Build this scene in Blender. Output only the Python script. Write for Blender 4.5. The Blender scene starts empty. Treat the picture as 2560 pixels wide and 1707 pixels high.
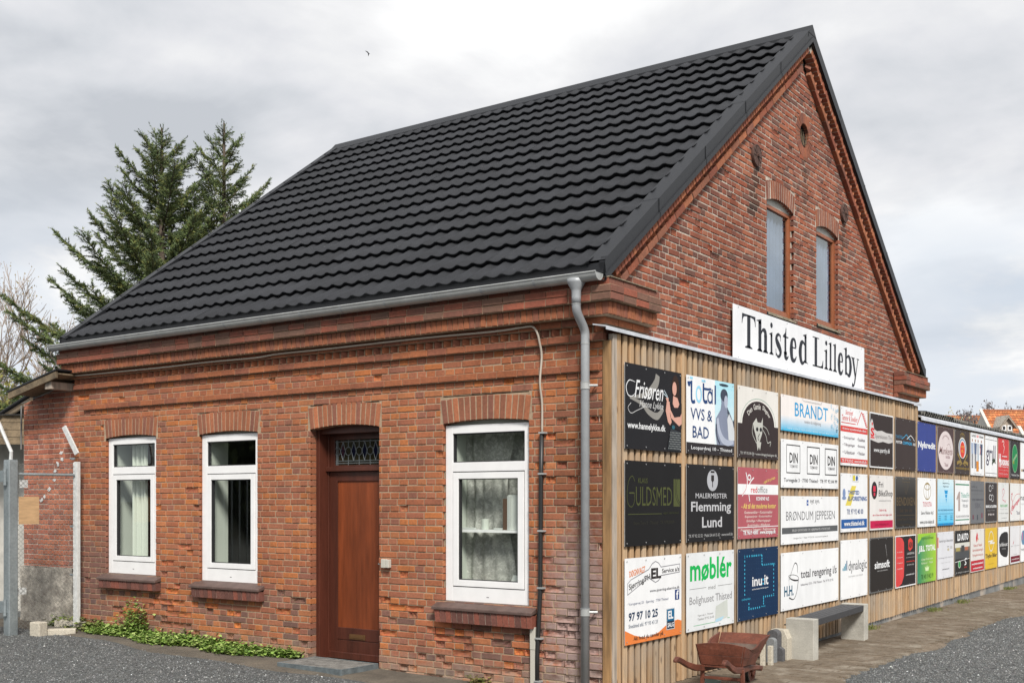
import bpy, math, random
import numpy as np
from mathutils import Vector, Matrix, noise
from mathutils.geometry import tessellate_polygon

# ------------------------------------------------------------------ scene, camera, light
scn = bpy.context.scene
COL = scn.collection
CAM = Vector((5.18925, -8.74830, 1.698))
YAW = math.radians(-35.276666)
cd = bpy.data.cameras.new('camera'); cam = bpy.data.objects.new('camera', cd); COL.objects.link(cam)
cam.location = CAM; cam.rotation_euler = (math.pi/2, 0, -YAW)
FPX = 2820.46
cd.sensor_fit = 'HORIZONTAL'; cd.sensor_width = 36.0; cd.lens = 36.0*FPX/2560.0
cd.shift_x = 0.0; cd.shift_y = (1251.62-853.5)/2560.0
cd.clip_start = 0.1; cd.clip_end = 2000
scn.camera = cam
scn.render.engine = 'CYCLES'
scn.view_settings.view_transform = 'Standard'; scn.view_settings.look = 'None'
scn.view_settings.gamma = 1; scn.view_settings.use_curve_mapping = False
scn.view_settings.exposure = 0.20
SUN_DIR = Vector((0.52, -0.50, 0.70)).normalized()
SUN_EL = math.asin(SUN_DIR.z); SUN_AZ = math.atan2(SUN_DIR.x, SUN_DIR.y)
SKY_STRENGTH = 0.10
w = bpy.data.worlds.new('World'); scn.world = w; w.use_nodes = True
nt = w.node_tree; nt.nodes.clear()
def N(nt, t, **kw):
    n = nt.nodes.new(t)
    for k, v in kw.items():
        if k == 'inp':
            for a, b in v.items(): n.inputs[a].default_value = b
        else: setattr(n, k, v)
    return n
def L(nt, a, b): nt.links.new(a, b)
def MATH(nt, op, a, b=None, c=None, clamp=False):
    n = nt.nodes.new('ShaderNodeMath'); n.operation = op; n.use_clamp = clamp
    for i, v in enumerate((a, b, c)):
        if v is None: continue
        if isinstance(v, (int, float)): n.inputs[i].default_value = v
        else: nt.links.new(v, n.inputs[i])
    return n.outputs[0]
def MIX(nt, f, a, b, mode='MIX'):
    n = nt.nodes.new('ShaderNodeMix'); n.data_type = 'RGBA'; n.blend_type = mode
    for i, v in ((0, f), (6, a), (7, b)):
        if isinstance(v, (int, float)): n.inputs[i].default_value = v
        elif isinstance(v, (tuple, list)): n.inputs[i].default_value = (v[0], v[1], v[2], 1)
        else: nt.links.new(v, n.inputs[i])
    return n.outputs[2]
def RAMP(nt, f, stops):
    n = nt.nodes.new('ShaderNodeValToRGB'); e = n.color_ramp.elements
    while len(e) > 1: e.remove(e[-1])
    e[0].position = stops[0][0]; c = stops[0][1]
    e[0].color = (c, c, c, 1) if isinstance(c, (int, float)) else (*c, 1)
    for p, c in stops[1:]:
        x = e.new(p); x.color = (c, c, c, 1) if isinstance(c, (int, float)) else (*c, 1)
    nt.links.new(f, n.inputs[0]); return n.outputs[0]
def NOISE(nt, vec, scale, detail=4, rough=0.55, dist=0.0):
    n = nt.nodes.new('ShaderNodeTexNoise'); n.inputs['Scale'].default_value = scale
    n.inputs['Detail'].default_value = detail; n.inputs['Roughness'].default_value = rough
    n.inputs['Distortion'].default_value = dist
    if vec is not None: nt.links.new(vec, n.inputs['Vector'])
    return n.outputs['Fac']
sky = N(nt, 'ShaderNodeTexSky', sky_type='NISHITA'); sky.sun_disc = False
sky.sun_elevation = SUN_EL; sky.sun_rotation = SUN_AZ; sky.air_density = 1.0; sky.dust_density = 2.0
tc = N(nt, 'ShaderNodeTexCoord'); sp = N(nt, 'ShaderNodeSeparateXYZ'); L(nt, tc.outputs['Generated'], sp.inputs[0])
zz = MATH(nt, 'ADD', MATH(nt, 'MAXIMUM', sp.outputs[2], 0.0), 0.22)
cx = MATH(nt, 'DIVIDE', sp.outputs[0], zz); cy = MATH(nt, 'DIVIDE', sp.outputs[1], zz)
cb = N(nt, 'ShaderNodeCombineXYZ'); L(nt, cx, cb.inputs[0]); L(nt, cy, cb.inputs[1])
cb.inputs[2].default_value = 31.3
big = NOISE(nt, cb.outputs[0], 1.1, 5, 0.5, 0.35)
mid = NOISE(nt, cb.outputs[0], 1.9, 7, 0.58, 0.3)
cl = MATH(nt, 'ADD', MATH(nt, 'MULTIPLY', big, 0.66), MATH(nt, 'MULTIPLY', mid, 0.34))
cl = MATH(nt, 'MULTIPLY_ADD', cl, 2.7, -0.76)
cl = MATH(nt, 'ADD', cl, MATH(nt, 'MULTIPLY', MATH(nt, 'SUBTRACT', 0.45, sp.outputs[2], clamp=True), 0.16))
KC = 1.0/SKY_STRENGTH
def kc(r, g, b): return (r*KC, g*KC, b*KC)
cloud = RAMP(nt, cl, [(0.30, kc(.50, .525, .565)), (0.42, kc(.60, .62, .655)), (0.52, kc(.68, .69, .72)), (0.62, kc(.76, .765, .78)), (0.78, kc(.92, .92, .92))])
cov = RAMP(nt, NOISE(nt, cb.outputs[0], 0.9, 5, 0.5, 0.2), [(0.26, 0.55), (0.42, 1.0)])
mixc = MIX(nt, cov, sky.outputs[0], cloud)
bg = N(nt, 'ShaderNodeBackground'); bg.inputs['Strength'].default_value = SKY_STRENGTH
# puffs of cumulus with paler blue between them, in a band above the horizon all the way round
mpc = N(nt, 'ShaderNodeMapping'); mpc.inputs['Scale'].default_value = (1, 1, 2.3); L(nt, tc.outputs['Generated'], mpc.inputs[0])
pf = NOISE(nt, mpc.outputs[0], 5.2, 7, .56, .25)
band = RAMP(nt, sp.outputs[2], [(0.0, .3), (.07, 1), (.17, .9), (.27, 0)])
puff = MIX(nt, RAMP(nt, pf, [(.47, 0), (.56, 1)]), kc(.60, .66, .74), RAMP(nt, pf, [(.50, kc(.72, .735, .76)), (.62, kc(.93, .93, .92))]))
mixc = MIX(nt, MATH(nt, 'MULTIPLY', band, .75), mixc, puff)
L(nt, mixc, bg.inputs['Color']); wo = N(nt, 'ShaderNodeOutputWorld'); L(nt, bg.outputs[0], wo.inputs[0])
sd = bpy.data.lights.new('sun', 'SUN'); sun = bpy.data.objects.new('sun', sd); COL.objects.link(sun)
sd.energy = 4.0; sd.angle = math.radians(13); sd.color = (1.0, 0.955, 0.89)
sun.rotation_euler = SUN_DIR.to_track_quat('Z', 'Y').to_euler(); sun.location = (8, -8, 12)

# ------------------------------------------------------------------ helpers
RND = random.Random(7)
def S(r, g, b):            # sRGB 0..255 -> linear
    f = lambda c: (c/255/12.92 if c/255 <= .04045 else ((c/255+.055)/1.055)**2.4)
    return (f(r), f(g), f(b))
def ndc_px(p):             # projected pixel, only used to rank bricks by the size they show
    d = Vector(p)-CAM
    fw = (math.sin(YAW), math.cos(YAW)); rt = (math.cos(YAW), -math.sin(YAW))
    z = d.x*fw[0]+d.y*fw[1]
    return (1280+FPX*(d.x*rt[0]+d.y*rt[1])/z, 1251.6-FPX*d.z/z, z)
class MB:
    def __init__(s): s.v = []; s.f = []; s.c = []; s.m = []
    def add(s, vs, fs, col=None, mi=0):
        o = len(s.v); s.v.extend([tuple(v) for v in vs])
        for f in fs: s.f.append(tuple(i+o for i in f)); s.c.append(col); s.m.append(mi)
        return s
    def box(s, x0, x1, y0, y1, z0, z1, col=None, mi=0):
        vs = [(x, y, z) for z in (z0, z1) for y in (y0, y1) for x in (x0, x1)]
        return s.add(vs, [(0, 2, 3, 1), (4, 5, 7, 6), (0, 1, 5, 4), (2, 6, 7, 3), (0, 4, 6, 2), (1, 3, 7, 5)], col, mi)
    def obox(s, o, a, b, c, col=None, mi=0):     # corner o and three edge vectors
        o, a, b, c = map(Vector, (o, a, b, c))
        vs = [o, o+a, o+b, o+a+b, o+c, o+a+c, o+b+c, o+a+b+c]
        return s.add(vs, [(0, 2, 3, 1), (4, 5, 7, 6), (0, 1, 5, 4), (2, 6, 7, 3), (0, 4, 6, 2), (1, 3, 7, 5)], col, mi)
    def prism(s, poly, F, n0, n1, col=None, cap=(1, 1), mi=0):   # poly in (u,v) CCW, F(u,v,n)
        k = len(poly)
        vs = [F(u, v, n0) for u, v in poly]+[F(u, v, n1) for u, v in poly]
        fs = [(i, (i+1) % k, k+(i+1) % k, k+i) for i in range(k)]
        if cap[1]: fs.append(tuple(range(k, 2*k)))
        if cap[0]: fs.append(tuple(range(k-1, -1, -1)))
        return s.add(vs, fs, col, mi)
    def tube(s, pts, r, n=8, col=None, caps=True, mi=0):
        pts = [Vector(p) for p in pts]; k = len(pts)
        rs = r if isinstance(r, (list, tuple)) else [r]*k
        vs = []; ref = None
        for i, p in enumerate(pts):
            t = (pts[min(i+1, k-1)]-pts[max(i-1, 0)])
            if t.length < 1e-9: t = Vector((0, 0, 1))
            t.normalize()
            if ref is None: ref = t.orthogonal().normalized()
            ref = (ref-t*ref.dot(t))
            if ref.length < 1e-6: ref = t.orthogonal()
            ref.normalize(); b = t.cross(ref)
            for j in range(n):
                a = 2*math.pi*j/n; vs.append(p+(ref*math.cos(a)+b*math.sin(a))*rs[i])
        fs = [(i*n+j, i*n+(j+1) % n, (i+1)*n+(j+1) % n, (i+1)*n+j) for i in range(k-1) for j in range(n)]
        if caps: fs += [tuple(range(n-1, -1, -1)), tuple(range((k-1)*n, k*n))]
        return s.add(vs, fs, col, mi)
    def build(s, name, mat=None, parent=None, smooth=False, bevel=0, **tags):
        me = bpy.data.meshes.new(name); me.from_pydata(s.v, [], s.f); me.update()
        mats = mat if isinstance(mat, (list, tuple)) else [mat]
        for m in mats:
            if m: me.materials.append(m)
        if len(mats) > 1: me.polygons.foreach_set('material_index', s.m)
        if any(c is not None for c in s.c):
            a = me.color_attributes.new('tone', 'FLOAT_COLOR', 'CORNER')
            arr = np.empty((len(me.loops), 4), np.float32); i = 0
            for f, c in zip(s.f, s.c):
                c = c or (.5, .5, .5); k = len(f)
                if isinstance(c[0], (tuple, list)):
                    for q in range(k): arr[i+q] = (*c[q][:3], 1)
                else: arr[i:i+k] = (*c[:3], 1)
                i += k
            a.data.foreach_set('color', arr.ravel())
        if smooth: me.polygons.foreach_set('use_smooth', [True]*len(me.polygons))
        ob = bpy.data.objects.new(name, me); COL.objects.link(ob)
        if parent: ob.parent = parent
        if bevel:
            m = ob.modifiers.new('bevel', 'BEVEL'); m.width = bevel; m.segments = 2; m.limit_method = 'ANGLE'
        for k, v in tags.items(): ob[k] = v
        return ob
def thing(name, label, cat, loc=(0, 0, 0), group=None):
    o = bpy.data.objects.new(name, None); COL.objects.link(o); o.location = loc; o.empty_display_size = .2
    o['label'] = label; o['category'] = cat
    if group: o['group'] = group
    bpy.context.view_layer.update()
    return o
def tags(label, cat, group=None):
    d = dict(label=label, category=cat)
    if group: d['group'] = group
    return d
def fast_mesh(name, V, F, mat, parent=None, cols=None, **tg):     # numpy: V (n,3), F (m,k)
    me = bpy.data.meshes.new(name); V = np.asarray(V, np.float32); F = np.asarray(F, np.int32)
    m, k = F.shape
    me.vertices.add(len(V)); me.vertices.foreach_set('co', V.ravel())
    me.loops.add(m*k); me.loops.foreach_set('vertex_index', F.ravel())
    me.polygons.add(m); me.polygons.foreach_set('loop_start', np.arange(0, m*k, k, dtype=np.int32))
    me.update(calc_edges=True)
    if cols is not None:
        a = me.color_attributes.new('tone', 'FLOAT_COLOR', 'CORNER')
        c = np.repeat(np.asarray(cols, np.float32), k, axis=0); c = np.concatenate([c, np.ones((len(c), 1), np.float32)], 1)
        a.data.foreach_set('color', c.ravel())
    me.materials.append(mat); ob = bpy.data.objects.new(name, me); COL.objects.link(ob)
    if parent: ob.parent = parent
    for kk, v in tg.items(): ob[kk] = v
    return ob
def fA(y0=0.0): return lambda u, z, n: (u, y0-n, z)
FA = fA(); FG = lambda u, z, n: (n, u, z)

# ------------------------------------------------------------------ materials
def mat(name, base=(.5, .5, .5), rough=.7, metal=0.0, spec=.5, tone=False, nz=None, bump=None, extra=None, coat=0):
    m = bpy.data.materials.new(name); m.use_nodes = True; t = m.node_tree; b = t.nodes['Principled BSDF']
    b.inputs['Roughness'].default_value = rough; b.inputs['Metallic'].default_value = metal
    b.inputs['Specular IOR Level'].default_value = spec; b.inputs['Coat Weight'].default_value = coat
    geo = N(t, 'ShaderNodeNewGeometry'); P = geo.outputs['Position']
    if tone:
        at = N(t, 'ShaderNodeVertexColor', layer_name='tone'); c = at.outputs[0]
    else:
        rgb = N(t, 'ShaderNodeRGB'); rgb.outputs[0].default_value = (*base, 1); c = rgb.outputs[0]
    if nz:       # list of (scale, lo, hi[, stretch]) : multiplies the colour between lo and hi
        for q in nz:
            v = P
            if len(q) > 3:
                mp = N(t, 'ShaderNodeMapping'); mp.inputs['Scale'].default_value = q[3]; L(t, P, mp.inputs[0]); v = mp.outputs[0]
            f = RAMP(t, NOISE(t, v, q[0], 5, .6), [(.32, q[1]), (.68, q[2])])
            c = MIX(t, 1.0, c, f, 'MULTIPLY')
    if extra: c = extra(t, c, P, b) or c
    L(t, c, b.inputs['Base Color'])
    if bump:
        hs = None
        for q in bump:   # (scale, strength dist[, stretch])
            v = P
            if len(q) > 2:
                mp = N(t, 'ShaderNodeMapping'); mp.inputs['Scale'].default_value = q[2]; L(t, P, mp.inputs[0]); v = mp.outputs[0]
            h = MATH(t, 'MULTIPLY', NOISE(t, v, q[0], 5, .6), q[1])
            hs = h if hs is None else MATH(t, 'ADD', hs, h)
        bp = N(t, 'ShaderNodeBump'); bp.inputs['Strength'].default_value = 1.0; bp.inputs['Distance'].default_value = 1.0
        L(t, hs, bp.inputs['Height']); L(t, bp.outputs[0], b.inputs['Normal'])
    return m
def near(t, P, centre, radii):       # soft world-space blob 0..1
    mp = N(t, 'ShaderNodeVectorMath', operation='SUBTRACT'); L(t, P, mp.inputs[0]); mp.inputs[1].default_value = centre
    dv = N(t, 'ShaderNodeVectorMath', operation='DIVIDE'); L(t, mp.outputs[0], dv.inputs[0]); dv.inputs[1].default_value = radii
    ln = N(t, 'ShaderNodeVectorMath', operation='LENGTH'); L(t, dv.outputs[0], ln.inputs[0])
    return MATH(t, 'SUBTRACT', 1.0, ln.outputs['Value'], clamp=True)
def brick_extra(t, c, P, b):
    c = MIX(t, .13, c, (.20, .165, .135)); c = MIX(t, 1.0, c, RAMP(t, NOISE(t, P, .9, 6, .65, .3), [(.3, (.78, .76, .77)), (.5, (1, 1, 1)), (.7, (1.16, 1.14, 1.08))]), 'MULTIPLY')
    ms = N(t, 'ShaderNodeMapping'); ms.inputs['Scale'].default_value = (5, 5, .5); L(t, P, ms.inputs[0])
    c = MIX(t, RAMP(t, NOISE(t, ms.outputs[0], 1.3, 6, .7), [(.55, 0), (.75, .38)]), c, (.10, .06, .045))
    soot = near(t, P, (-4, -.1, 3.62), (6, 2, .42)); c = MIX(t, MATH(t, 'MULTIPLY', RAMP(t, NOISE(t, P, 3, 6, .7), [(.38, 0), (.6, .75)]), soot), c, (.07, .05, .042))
    # lime bloom near the downpipe and at the foot of the wall, soot patch low on the left, moss near ground
    wn = NOISE(t, P, 9, 6, .65)
    f = near(t, P, (-.25, 0, .6), (.75, 3, 1.5))
    bl = RAMP(t, MATH(t, 'MULTIPLY', f, wn), [(.16, 0), (.34, .75)])
    c = MIX(t, bl, c, (.36, .27, .25))
    f2 = near(t, P, (-7.6, 0, .75), (1.0, 3, .9))
    c = MIX(t, RAMP(t, MATH(t, 'MULTIPLY', f2, wn), [(.1, 0), (.35, .7)]), c, (.13, .085, .08))
    sz = N(t, 'ShaderNodeSeparateXYZ'); L(t, P, sz.inputs[0])
    low = MATH(t, 'MULTIPLY', MATH(t, 'SUBTRACT', .38, sz.outputs[2], clamp=True), 2.2)
    c = MIX(t, RAMP(t, MATH(t, 'MULTIPLY', low, wn), [(.18, 0), (.5, .6)]), c, (.30, .25, .20))
    fl = RAMP(t, NOISE(t, P, 46, 3, .7), [(.66, 0), (.75, .5)])
    c = MIX(t, fl, c, MIX(t, .5, c, (.45, .36, .30)))
    return c
M = {}
M['brick'] = mat('brick', rough=.88, tone=True, nz=[(3.0, .86, 1.14), (38, .80, 1.18)], bump=[(60, .0022), (240, .0008)], extra=brick_extra, spec=.25)
M['mortar'] = mat('mortar', S(166, 145, 122), rough=.95, nz=[(30, .8, 1.12), (4, .88, 1.1)], bump=[(120, .003)], spec=.2)
M['mortar_pale'] = mat('mortar_pale', S(192, 180, 166), rough=.95, nz=[(20, .62, 1.12), (3, .8, 1.1)], bump=[(90, .004)], spec=.2)
def moss(t, c, P, b):
    return MIX(t, RAMP(t, NOISE(t, P, 14, 5, .7), [(.5, 0), (.62, .8)]), c, (.16, .15, .10))
M['mossy'] = mat('mossy_mortar', S(150, 138, 120), rough=.95, nz=[(30, .6, 1.15)], bump=[(60, .006)], extra=moss, spec=.2)
M['roof'] = mat('roof_granules', (.0225, .024, .028), rough=.8, nz=[(300, .55, 1.5), (2.5, .85, 1.15), (9, .9, 1.12)], bump=[(420, .0012)], spec=.35, extra=lambda t, c, P, b: MIX(t, RAMP(t, NOISE(t, P, 55, 2, .5), [(.755, 0), (.77, .5)]), MIX(t, 1.0, c, RAMP(t, N(t, 'ShaderNodeObjectInfo').outputs['Random'], [(0, .86), (1, 1.16)]), 'MULTIPLY'), (.30, .30, .28)))
M['roof_metal'] = mat('roof_trim', (.011, .012, .0145), rough=.5, nz=[(260, .7, 1.35)], bump=[(400, .0005)], spec=.45)
M['zinc'] = mat('zinc', (.38, .39, .385), rough=.38, metal=.15, nz=[(6, .85, 1.1), (60, .93, 1.06)])
M['zinc_pipe'] = mat('zinc_pipe', (.31, .325, .34), rough=.42, metal=.1, nz=[(5, .88, 1.1), (70, .95, 1.05)])
M['flash'] = mat('flashing_metal', (.62, .64, .68), rough=.42, metal=.35, nz=[(5, .8, 1.1), (60, .93, 1.06)])
M['pvc'] = mat('white_pvc', (.80, .80, .80), rough=.32, nz=[(5, .95, 1.03)])
M['gasket'] = mat('rubber', (.02, .02, .022), rough=.6)
M['inner_white'] = mat('inner_paint', (.50, .54, .48), rough=.6)
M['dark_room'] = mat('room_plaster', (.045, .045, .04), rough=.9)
M['red_wood'] = mat('door_panel', (.185, .044, .014), rough=.36, nz=[(3, .62, 1.3, (1, 1, .18)), (26, .80, 1.14, (1, 1, .08))], bump=[(50, .0004, (1, 1, .06))], spec=.5)
M['dark_wood'] = mat('door_frame_wood', (.075, .021, .012), rough=.42, nz=[(5, .7, 1.3, (1, 1, .15)), (40, .85, 1.12, (1, 1, .08))], bump=[(60, .0006, (1, 1, .1))])
M['brown_frame'] = mat('brown_frame', (.27, .085, .032), rough=.45, nz=[(14, .85, 1.15, (1, 1, .2))])
M['sill'] = mat('sill_tile', (.105, .068, .058), rough=.55, nz=[(9, .8, 1.2), (60, .85, 1.15)], bump=[(80, .0012)])
M['sillbrick'] = mat('sill_brick', tone=True, rough=.7, nz=[(40, .75, 1.2)], bump=[(80, .002)])
def woodx(t, c, P, b):
    oi = N(t, 'ShaderNodeObjectInfo')
    c = MIX(t, 1.0, c, RAMP(t, oi.outputs['Random'], [(0, (.66, .66, .68)), (.3, (1.0, .99, .97)), (.55, (1.22, 1.18, 1.12)), (.8, (1.05, .93, .80)), (1, (.82, .72, .60))]), 'MULTIPLY')
    av = N(t, 'ShaderNodeVectorMath', operation='MULTIPLY_ADD'); L(t, P, av.inputs[0]); av.inputs[1].default_value = (1, 1, 1)
    cmb = N(t, 'ShaderNodeCombineXYZ'); L(t, MATH(t, 'MULTIPLY', oi.outputs['Random'], 31.0), cmb.inputs[2]); L(t, cmb.outputs[0], av.inputs[2])
    mp = N(t, 'ShaderNodeMapping'); mp.inputs['Scale'].default_value = (30, 30, 1.5); L(t, av.outputs[0], mp.inputs[0])
    c = MIX(t, 1.0, c, RAMP(t, NOISE(t, mp.outputs[0], 1.6, 6, .65, .4), [(.3, .62), (.5, .98), (.7, 1.2)]), 'MULTIPLY')
    vo = N(t, 'ShaderNodeTexVoronoi'); vo.inputs['Scale'].default_value = 1.0
    mp2 = N(t, 'ShaderNodeMapping'); mp2.inputs['Scale'].default_value = (9, 9, 3.2); L(t, av.outputs[0], mp2.inputs[0]); L(t, mp2.outputs[0], vo.inputs['Vector'])
    kn = RAMP(t, vo.outputs['Distance'], [(.06, .85), (.15, 0)])
    c = MIX(t, kn, c, (.10, .05, .025))
    g = RAMP(t, NOISE(t, P, 1.6, 4, .6), [(.46, 0), (.66, .55)])
    return MIX(t, g, c, (.34, .30, .25))
M['board'] = mat('cladding_board', (.43, .315, .205), rough=.8, bump=[(9, .0014, (4, 4, .12))], extra=woodx, spec=.25)
M['board_shaded'] = mat('cladding_shaded_board', (.135, .068, .026), rough=.85, bump=[(9, .0014, (4, 4, .12))], extra=woodx, spec=.2)  # recessed boards: shade of the gaps is put into this darker brown
M['post_wood'] = mat('cladding_post', (.26, .15, .065), rough=.8, nz=[(4, .6, 1.3, (6, 6, .5)), (20, .75, 1.2, (1, 1, .1))], bump=[(60, .001, (1, 1, .1))])
M['grey_wood'] = mat('grey_corner_wood', (.40, .34, .28), rough=.85, nz=[(5, .65, 1.2, (6, 6, .5)), (30, .8, 1.1, (1, 1, .1))], bump=[(60, .001, (1, 1, .1))])
M['print'] = mat('sign_print', tone=True, rough=.55, spec=.10, nz=[(2.2, .94, 1.03), (7, .96, 1.03, (1, 1, .15))])
M['panel_edge'] = mat('sign_edge', (.7, .7, .7), rough=.5)
M['screw'] = mat('screw', (.45, .45, .45), rough=.4, metal=.6)
M['iron'] = mat('rusty_iron', (.085, .045, .035), rough=.8, nz=[(30, .6, 1.4)], bump=[(60, .002)])
def conc(t, c, P, b): return MIX(t, RAMP(t, NOISE(t, P, 6, 6, .7), [(.52, 0), (.7, .35)]), c, (.20, .18, .14))
M['concrete'] = mat('concrete', (.42, .405, .36), rough=.85, nz=[(4, .82, 1.12), (70, .86, 1.1)], bump=[(90, .0012)], extra=conc)
M['plinth'] = mat('plinth_concrete', (.17, .175, .175), rough=.9, nz=[(3, .7, 1.3), (50, .8, 1.2)], bump=[(60, .004)], extra=lambda t, c, P, b: MIX(t, RAMP(t, NOISE(t, P, 1.1, 4, .5), [(.54, 0), (.6, .8)]), c, (.42, .36, .30)))
M['bench_wood'] = mat('bench_slat', (.035, .035, .038), rough=.6, nz=[(30, .75, 1.3)])
M['barrow'] = mat('barrow_wood', (.12, .036, .020), rough=.55, nz=[(7, .65, 1.35), (60, .75, 1.25)], bump=[(70, .0015)], extra=lambda t, c, P, b: MIX(t, RAMP(t, NOISE(t, P, 34, 4, .7), [(.6, 0), (.74, .45)]), c, (.25, .15, .12)))
M['barrow_in'] = mat('barrow_inside', (.10, .070, .055), rough=.9, nz=[(12, .6, 1.3)])
M['black_rubber'] = mat('black_iron', (.03, .03, .03), rough=.6)
M['granite'] = mat('pale_stone', (.48, .44, .36), rough=.9, nz=[(50, .75, 1.15)], bump=[(70, .003)])
M['grey_stone'] = mat('grey_stone', (.20, .21, .215), rough=.9, nz=[(50, .75, 1.15)], bump=[(70, .003)])
M['dark_stone'] = mat('dark_stone', (.085, .085, .09), rough=.9, nz=[(50, .75, 1.25)], bump=[(70, .003)])
M['galv'] = mat('galvanised', (.30, .34, .355), rough=.5, metal=.5, nz=[(3, .8, 1.15), (40, .85, 1.12)], extra=lambda t, c, P, b: MIX(t, RAMP(t, NOISE(t, P, 25, 5, .8), [(.6, 0), (.7, .35)]), c, (.16, .12, .10)))
M['white_metal'] = mat('white_metal', (.60, .61, .60), rough=.5, nz=[(20, .8, 1.1)])
M['wire'] = mat('wire', (.20, .20, .19), rough=.6, metal=.4)
M['ply'] = mat('plywood', (.50, .32, .17), rough=.7, nz=[(6, .8, 1.15, (1, 1, 6))])
M['cable_white'] = mat('beige_cable', (.42, .37, .31), rough=.5)
M['cable_black'] = mat('black_cable', (.018, .018, .018), rough=.45)
M['fibre'] = mat('fibre_cement', (.13, .125, .11), rough=.95, nz=[(3, .55, 1.45), (30, .7, 1.3)], bump=[(40, .005)])
M['fibre_dark'] = mat('tar_fibre', (.03, .032, .03), rough=.8, nz=[(12, .6, 1.5)])
M['stain_white'] = mat('plaster_white', (.55, .53, .48), rough=.9, nz=[(6, .8, 1.1)])
M['render'] = mat('rough_render', (.46, .42, .36), rough=.95, nz=[(7, .45, 1.2), (40, .75, 1.15)], bump=[(18, .02)], extra=lambda t, c, P, b: MIX(t, RAMP(t, NOISE(t, P, 5, 6, .75), [(.52, 0), (.64, .6)]), c, (.16, .13, .11)))
M['old_wood'] = mat('old_timber', (.16, .12, .075), rough=.9, nz=[(5, .6, 1.4), (40, .8, 1.2)], bump=[(50, .002)])
M['gravel'] = mat('gravel_stone', tone=True, rough=.85)
M['leaf'] = mat('leaf', tone=True, rough=.6, spec=.3)
M['needle'] = mat('needle', tone=True, rough=.7, spec=.2)
M['bark'] = mat('bark', (.11, .085, .065), rough=.95, nz=[(20, .7, 1.3)])
M['tile_far'] = mat('far_clay_tile', tone=True, rough=.8, nz=[(2.5, .72, 1.2)], extra=lambda t, c, P, b: MIX(t, RAMP(t, NOISE(t, P, 1.3, 6, .75), [(.54, 0), (.66, .6)]), c, (.16, .10, .05)))
M['ochre_cloth'] = mat('curtain_cloth', (.55, .59, .52), rough=.9)
M['pot_a'] = mat('clay_pot', (.30, .17, .08), rough=.7); M['pot_b'] = mat('ochre_pot', (.42, .30, .08), rough=.7)
M['paper'] = mat('paper', (.5, .53, .5), rough=.8); M['bookbrown'] = mat('book_cover', (.09, .05, .03), rough=.7)
M['woodblock'] = mat('wood_block', (.30, .13, .045), rough=.6); M['blueink'] = mat('blue_ink', (.02, .08, .25), rough=.6)
M['turq'] = mat('turquoise_cloth', (.03, .20, .15), rough=.8)
M['putty'] = mat('putty_plastic', (.50, .48, .42), rough=.5)
M['bird'] = mat('bird_feather', (.02, .02, .022), rough=.8)
M['brass'] = mat('brass_slot', (.16, .085, .035), rough=.45, metal=.5)

def glass_mat(name, refl, tint=(.95, .97, .955)):
    m = bpy.data.materials.new(name); m.use_nodes = True; t = m.node_tree; t.nodes.clear()
    tr = N(t, 'ShaderNodeBsdfTransparent'); tr.inputs[0].default_value = (*tint, 1)
    gl = N(t, 'ShaderNodeBsdfGlossy'); gl.inputs['Roughness'].default_value = .01; gl.inputs[0].default_value = (.95, 1, .98, 1)
    fr = N(t, 'ShaderNodeFresnel'); fr.inputs[0].default_value = refl; geo = N(t, 'ShaderNodeNewGeometry')
    fo = MATH(t, 'MULTIPLY', fr.outputs[0], MATH(t, 'SUBTRACT', 1.0, geo.outputs['Backfacing']))
    mx = N(t, 'ShaderNodeMixShader'); L(t, fo, mx.inputs[0]); L(t, tr.outputs[0], mx.inputs[1]); L(t, gl.outputs[0], mx.inputs[2])
    o = N(t, 'ShaderNodeOutputMaterial'); L(t, mx.outputs[0], o.inputs[0]); return m
M['glass'] = glass_mat('window_glass', 1.6)
M['glass_gable'] = glass_mat('gable_glass', 2.2, (.75, .8, .85))
def lace_mat():
    m = bpy.data.materials.new('lace'); m.use_nodes = True; t = m.node_tree; b = t.nodes['Principled BSDF']
    b.inputs['Base Color'].default_value = (.50, .51, .47, 1); b.inputs['Roughness'].default_value = .9
    geo = N(t, 'ShaderNodeNewGeometry'); P = geo.outputs['Position']
    f = RAMP(t, NOISE(t, P, 22, 5, .75, .6), [(.40, .55), (.52, .70), (.60, .99)])
    f2 = RAMP(t, NOISE(t, P, 5, 2, .5), [(.35, .75), (.65, 1.0)])
    L(t, MATH(t, 'MULTIPLY', f, f2), b.inputs['Alpha'])
    return m
M['lace'] = lace_mat()
def ground_mat(name, cols, scale, bump):
    def ex(t, c, P, b):
        f = NOISE(t, P, scale, 8, .7)
        c = RAMP(t, f, [(.3, cols[0]), (.5, cols[1]), (.7, cols[2])])
        c = MIX(t, 1.0, c, RAMP(t, NOISE(t, P, 60, 4, .8), [(.3, .65), (.7, 1.35)]), 'MULTIPLY')
        return c
    return mat(name, rough=.95, extra=ex, bump=bump, spec=.2)
M['ground'] = ground_mat('grey_gravel_bed', [(.06, .065, .065), (.095, .10, .10), (.14, .14, .133)], 5, [(70, .012), (8, .01)])
M['dirt'] = ground_mat('asphalt_dirt', [(.075, .066, .055), (.12, .105, .085), (.165, .14, .11)], 2.2, [(120, .004), (10, .008)])
M['pavemud'] = ground_mat('muddy_paving', [(.10, .078, .055), (.165, .13, .095), (.23, .19, .145)], 3.0, [(80, .006), (9, .012)])
def paver_extra(t, c, P, b):
    f = RAMP(t, NOISE(t, P, 3.5, 6, .7), [(.36, 0), (.52, .95)])
    mud = RAMP(t, NOISE(t, P, 14, 6, .8), [(.3, (.07, .052, .036)), (.5, (.14, .11, .08)), (.75, (.22, .18, .135))])
    return MIX(t, f, c, mud)
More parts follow.
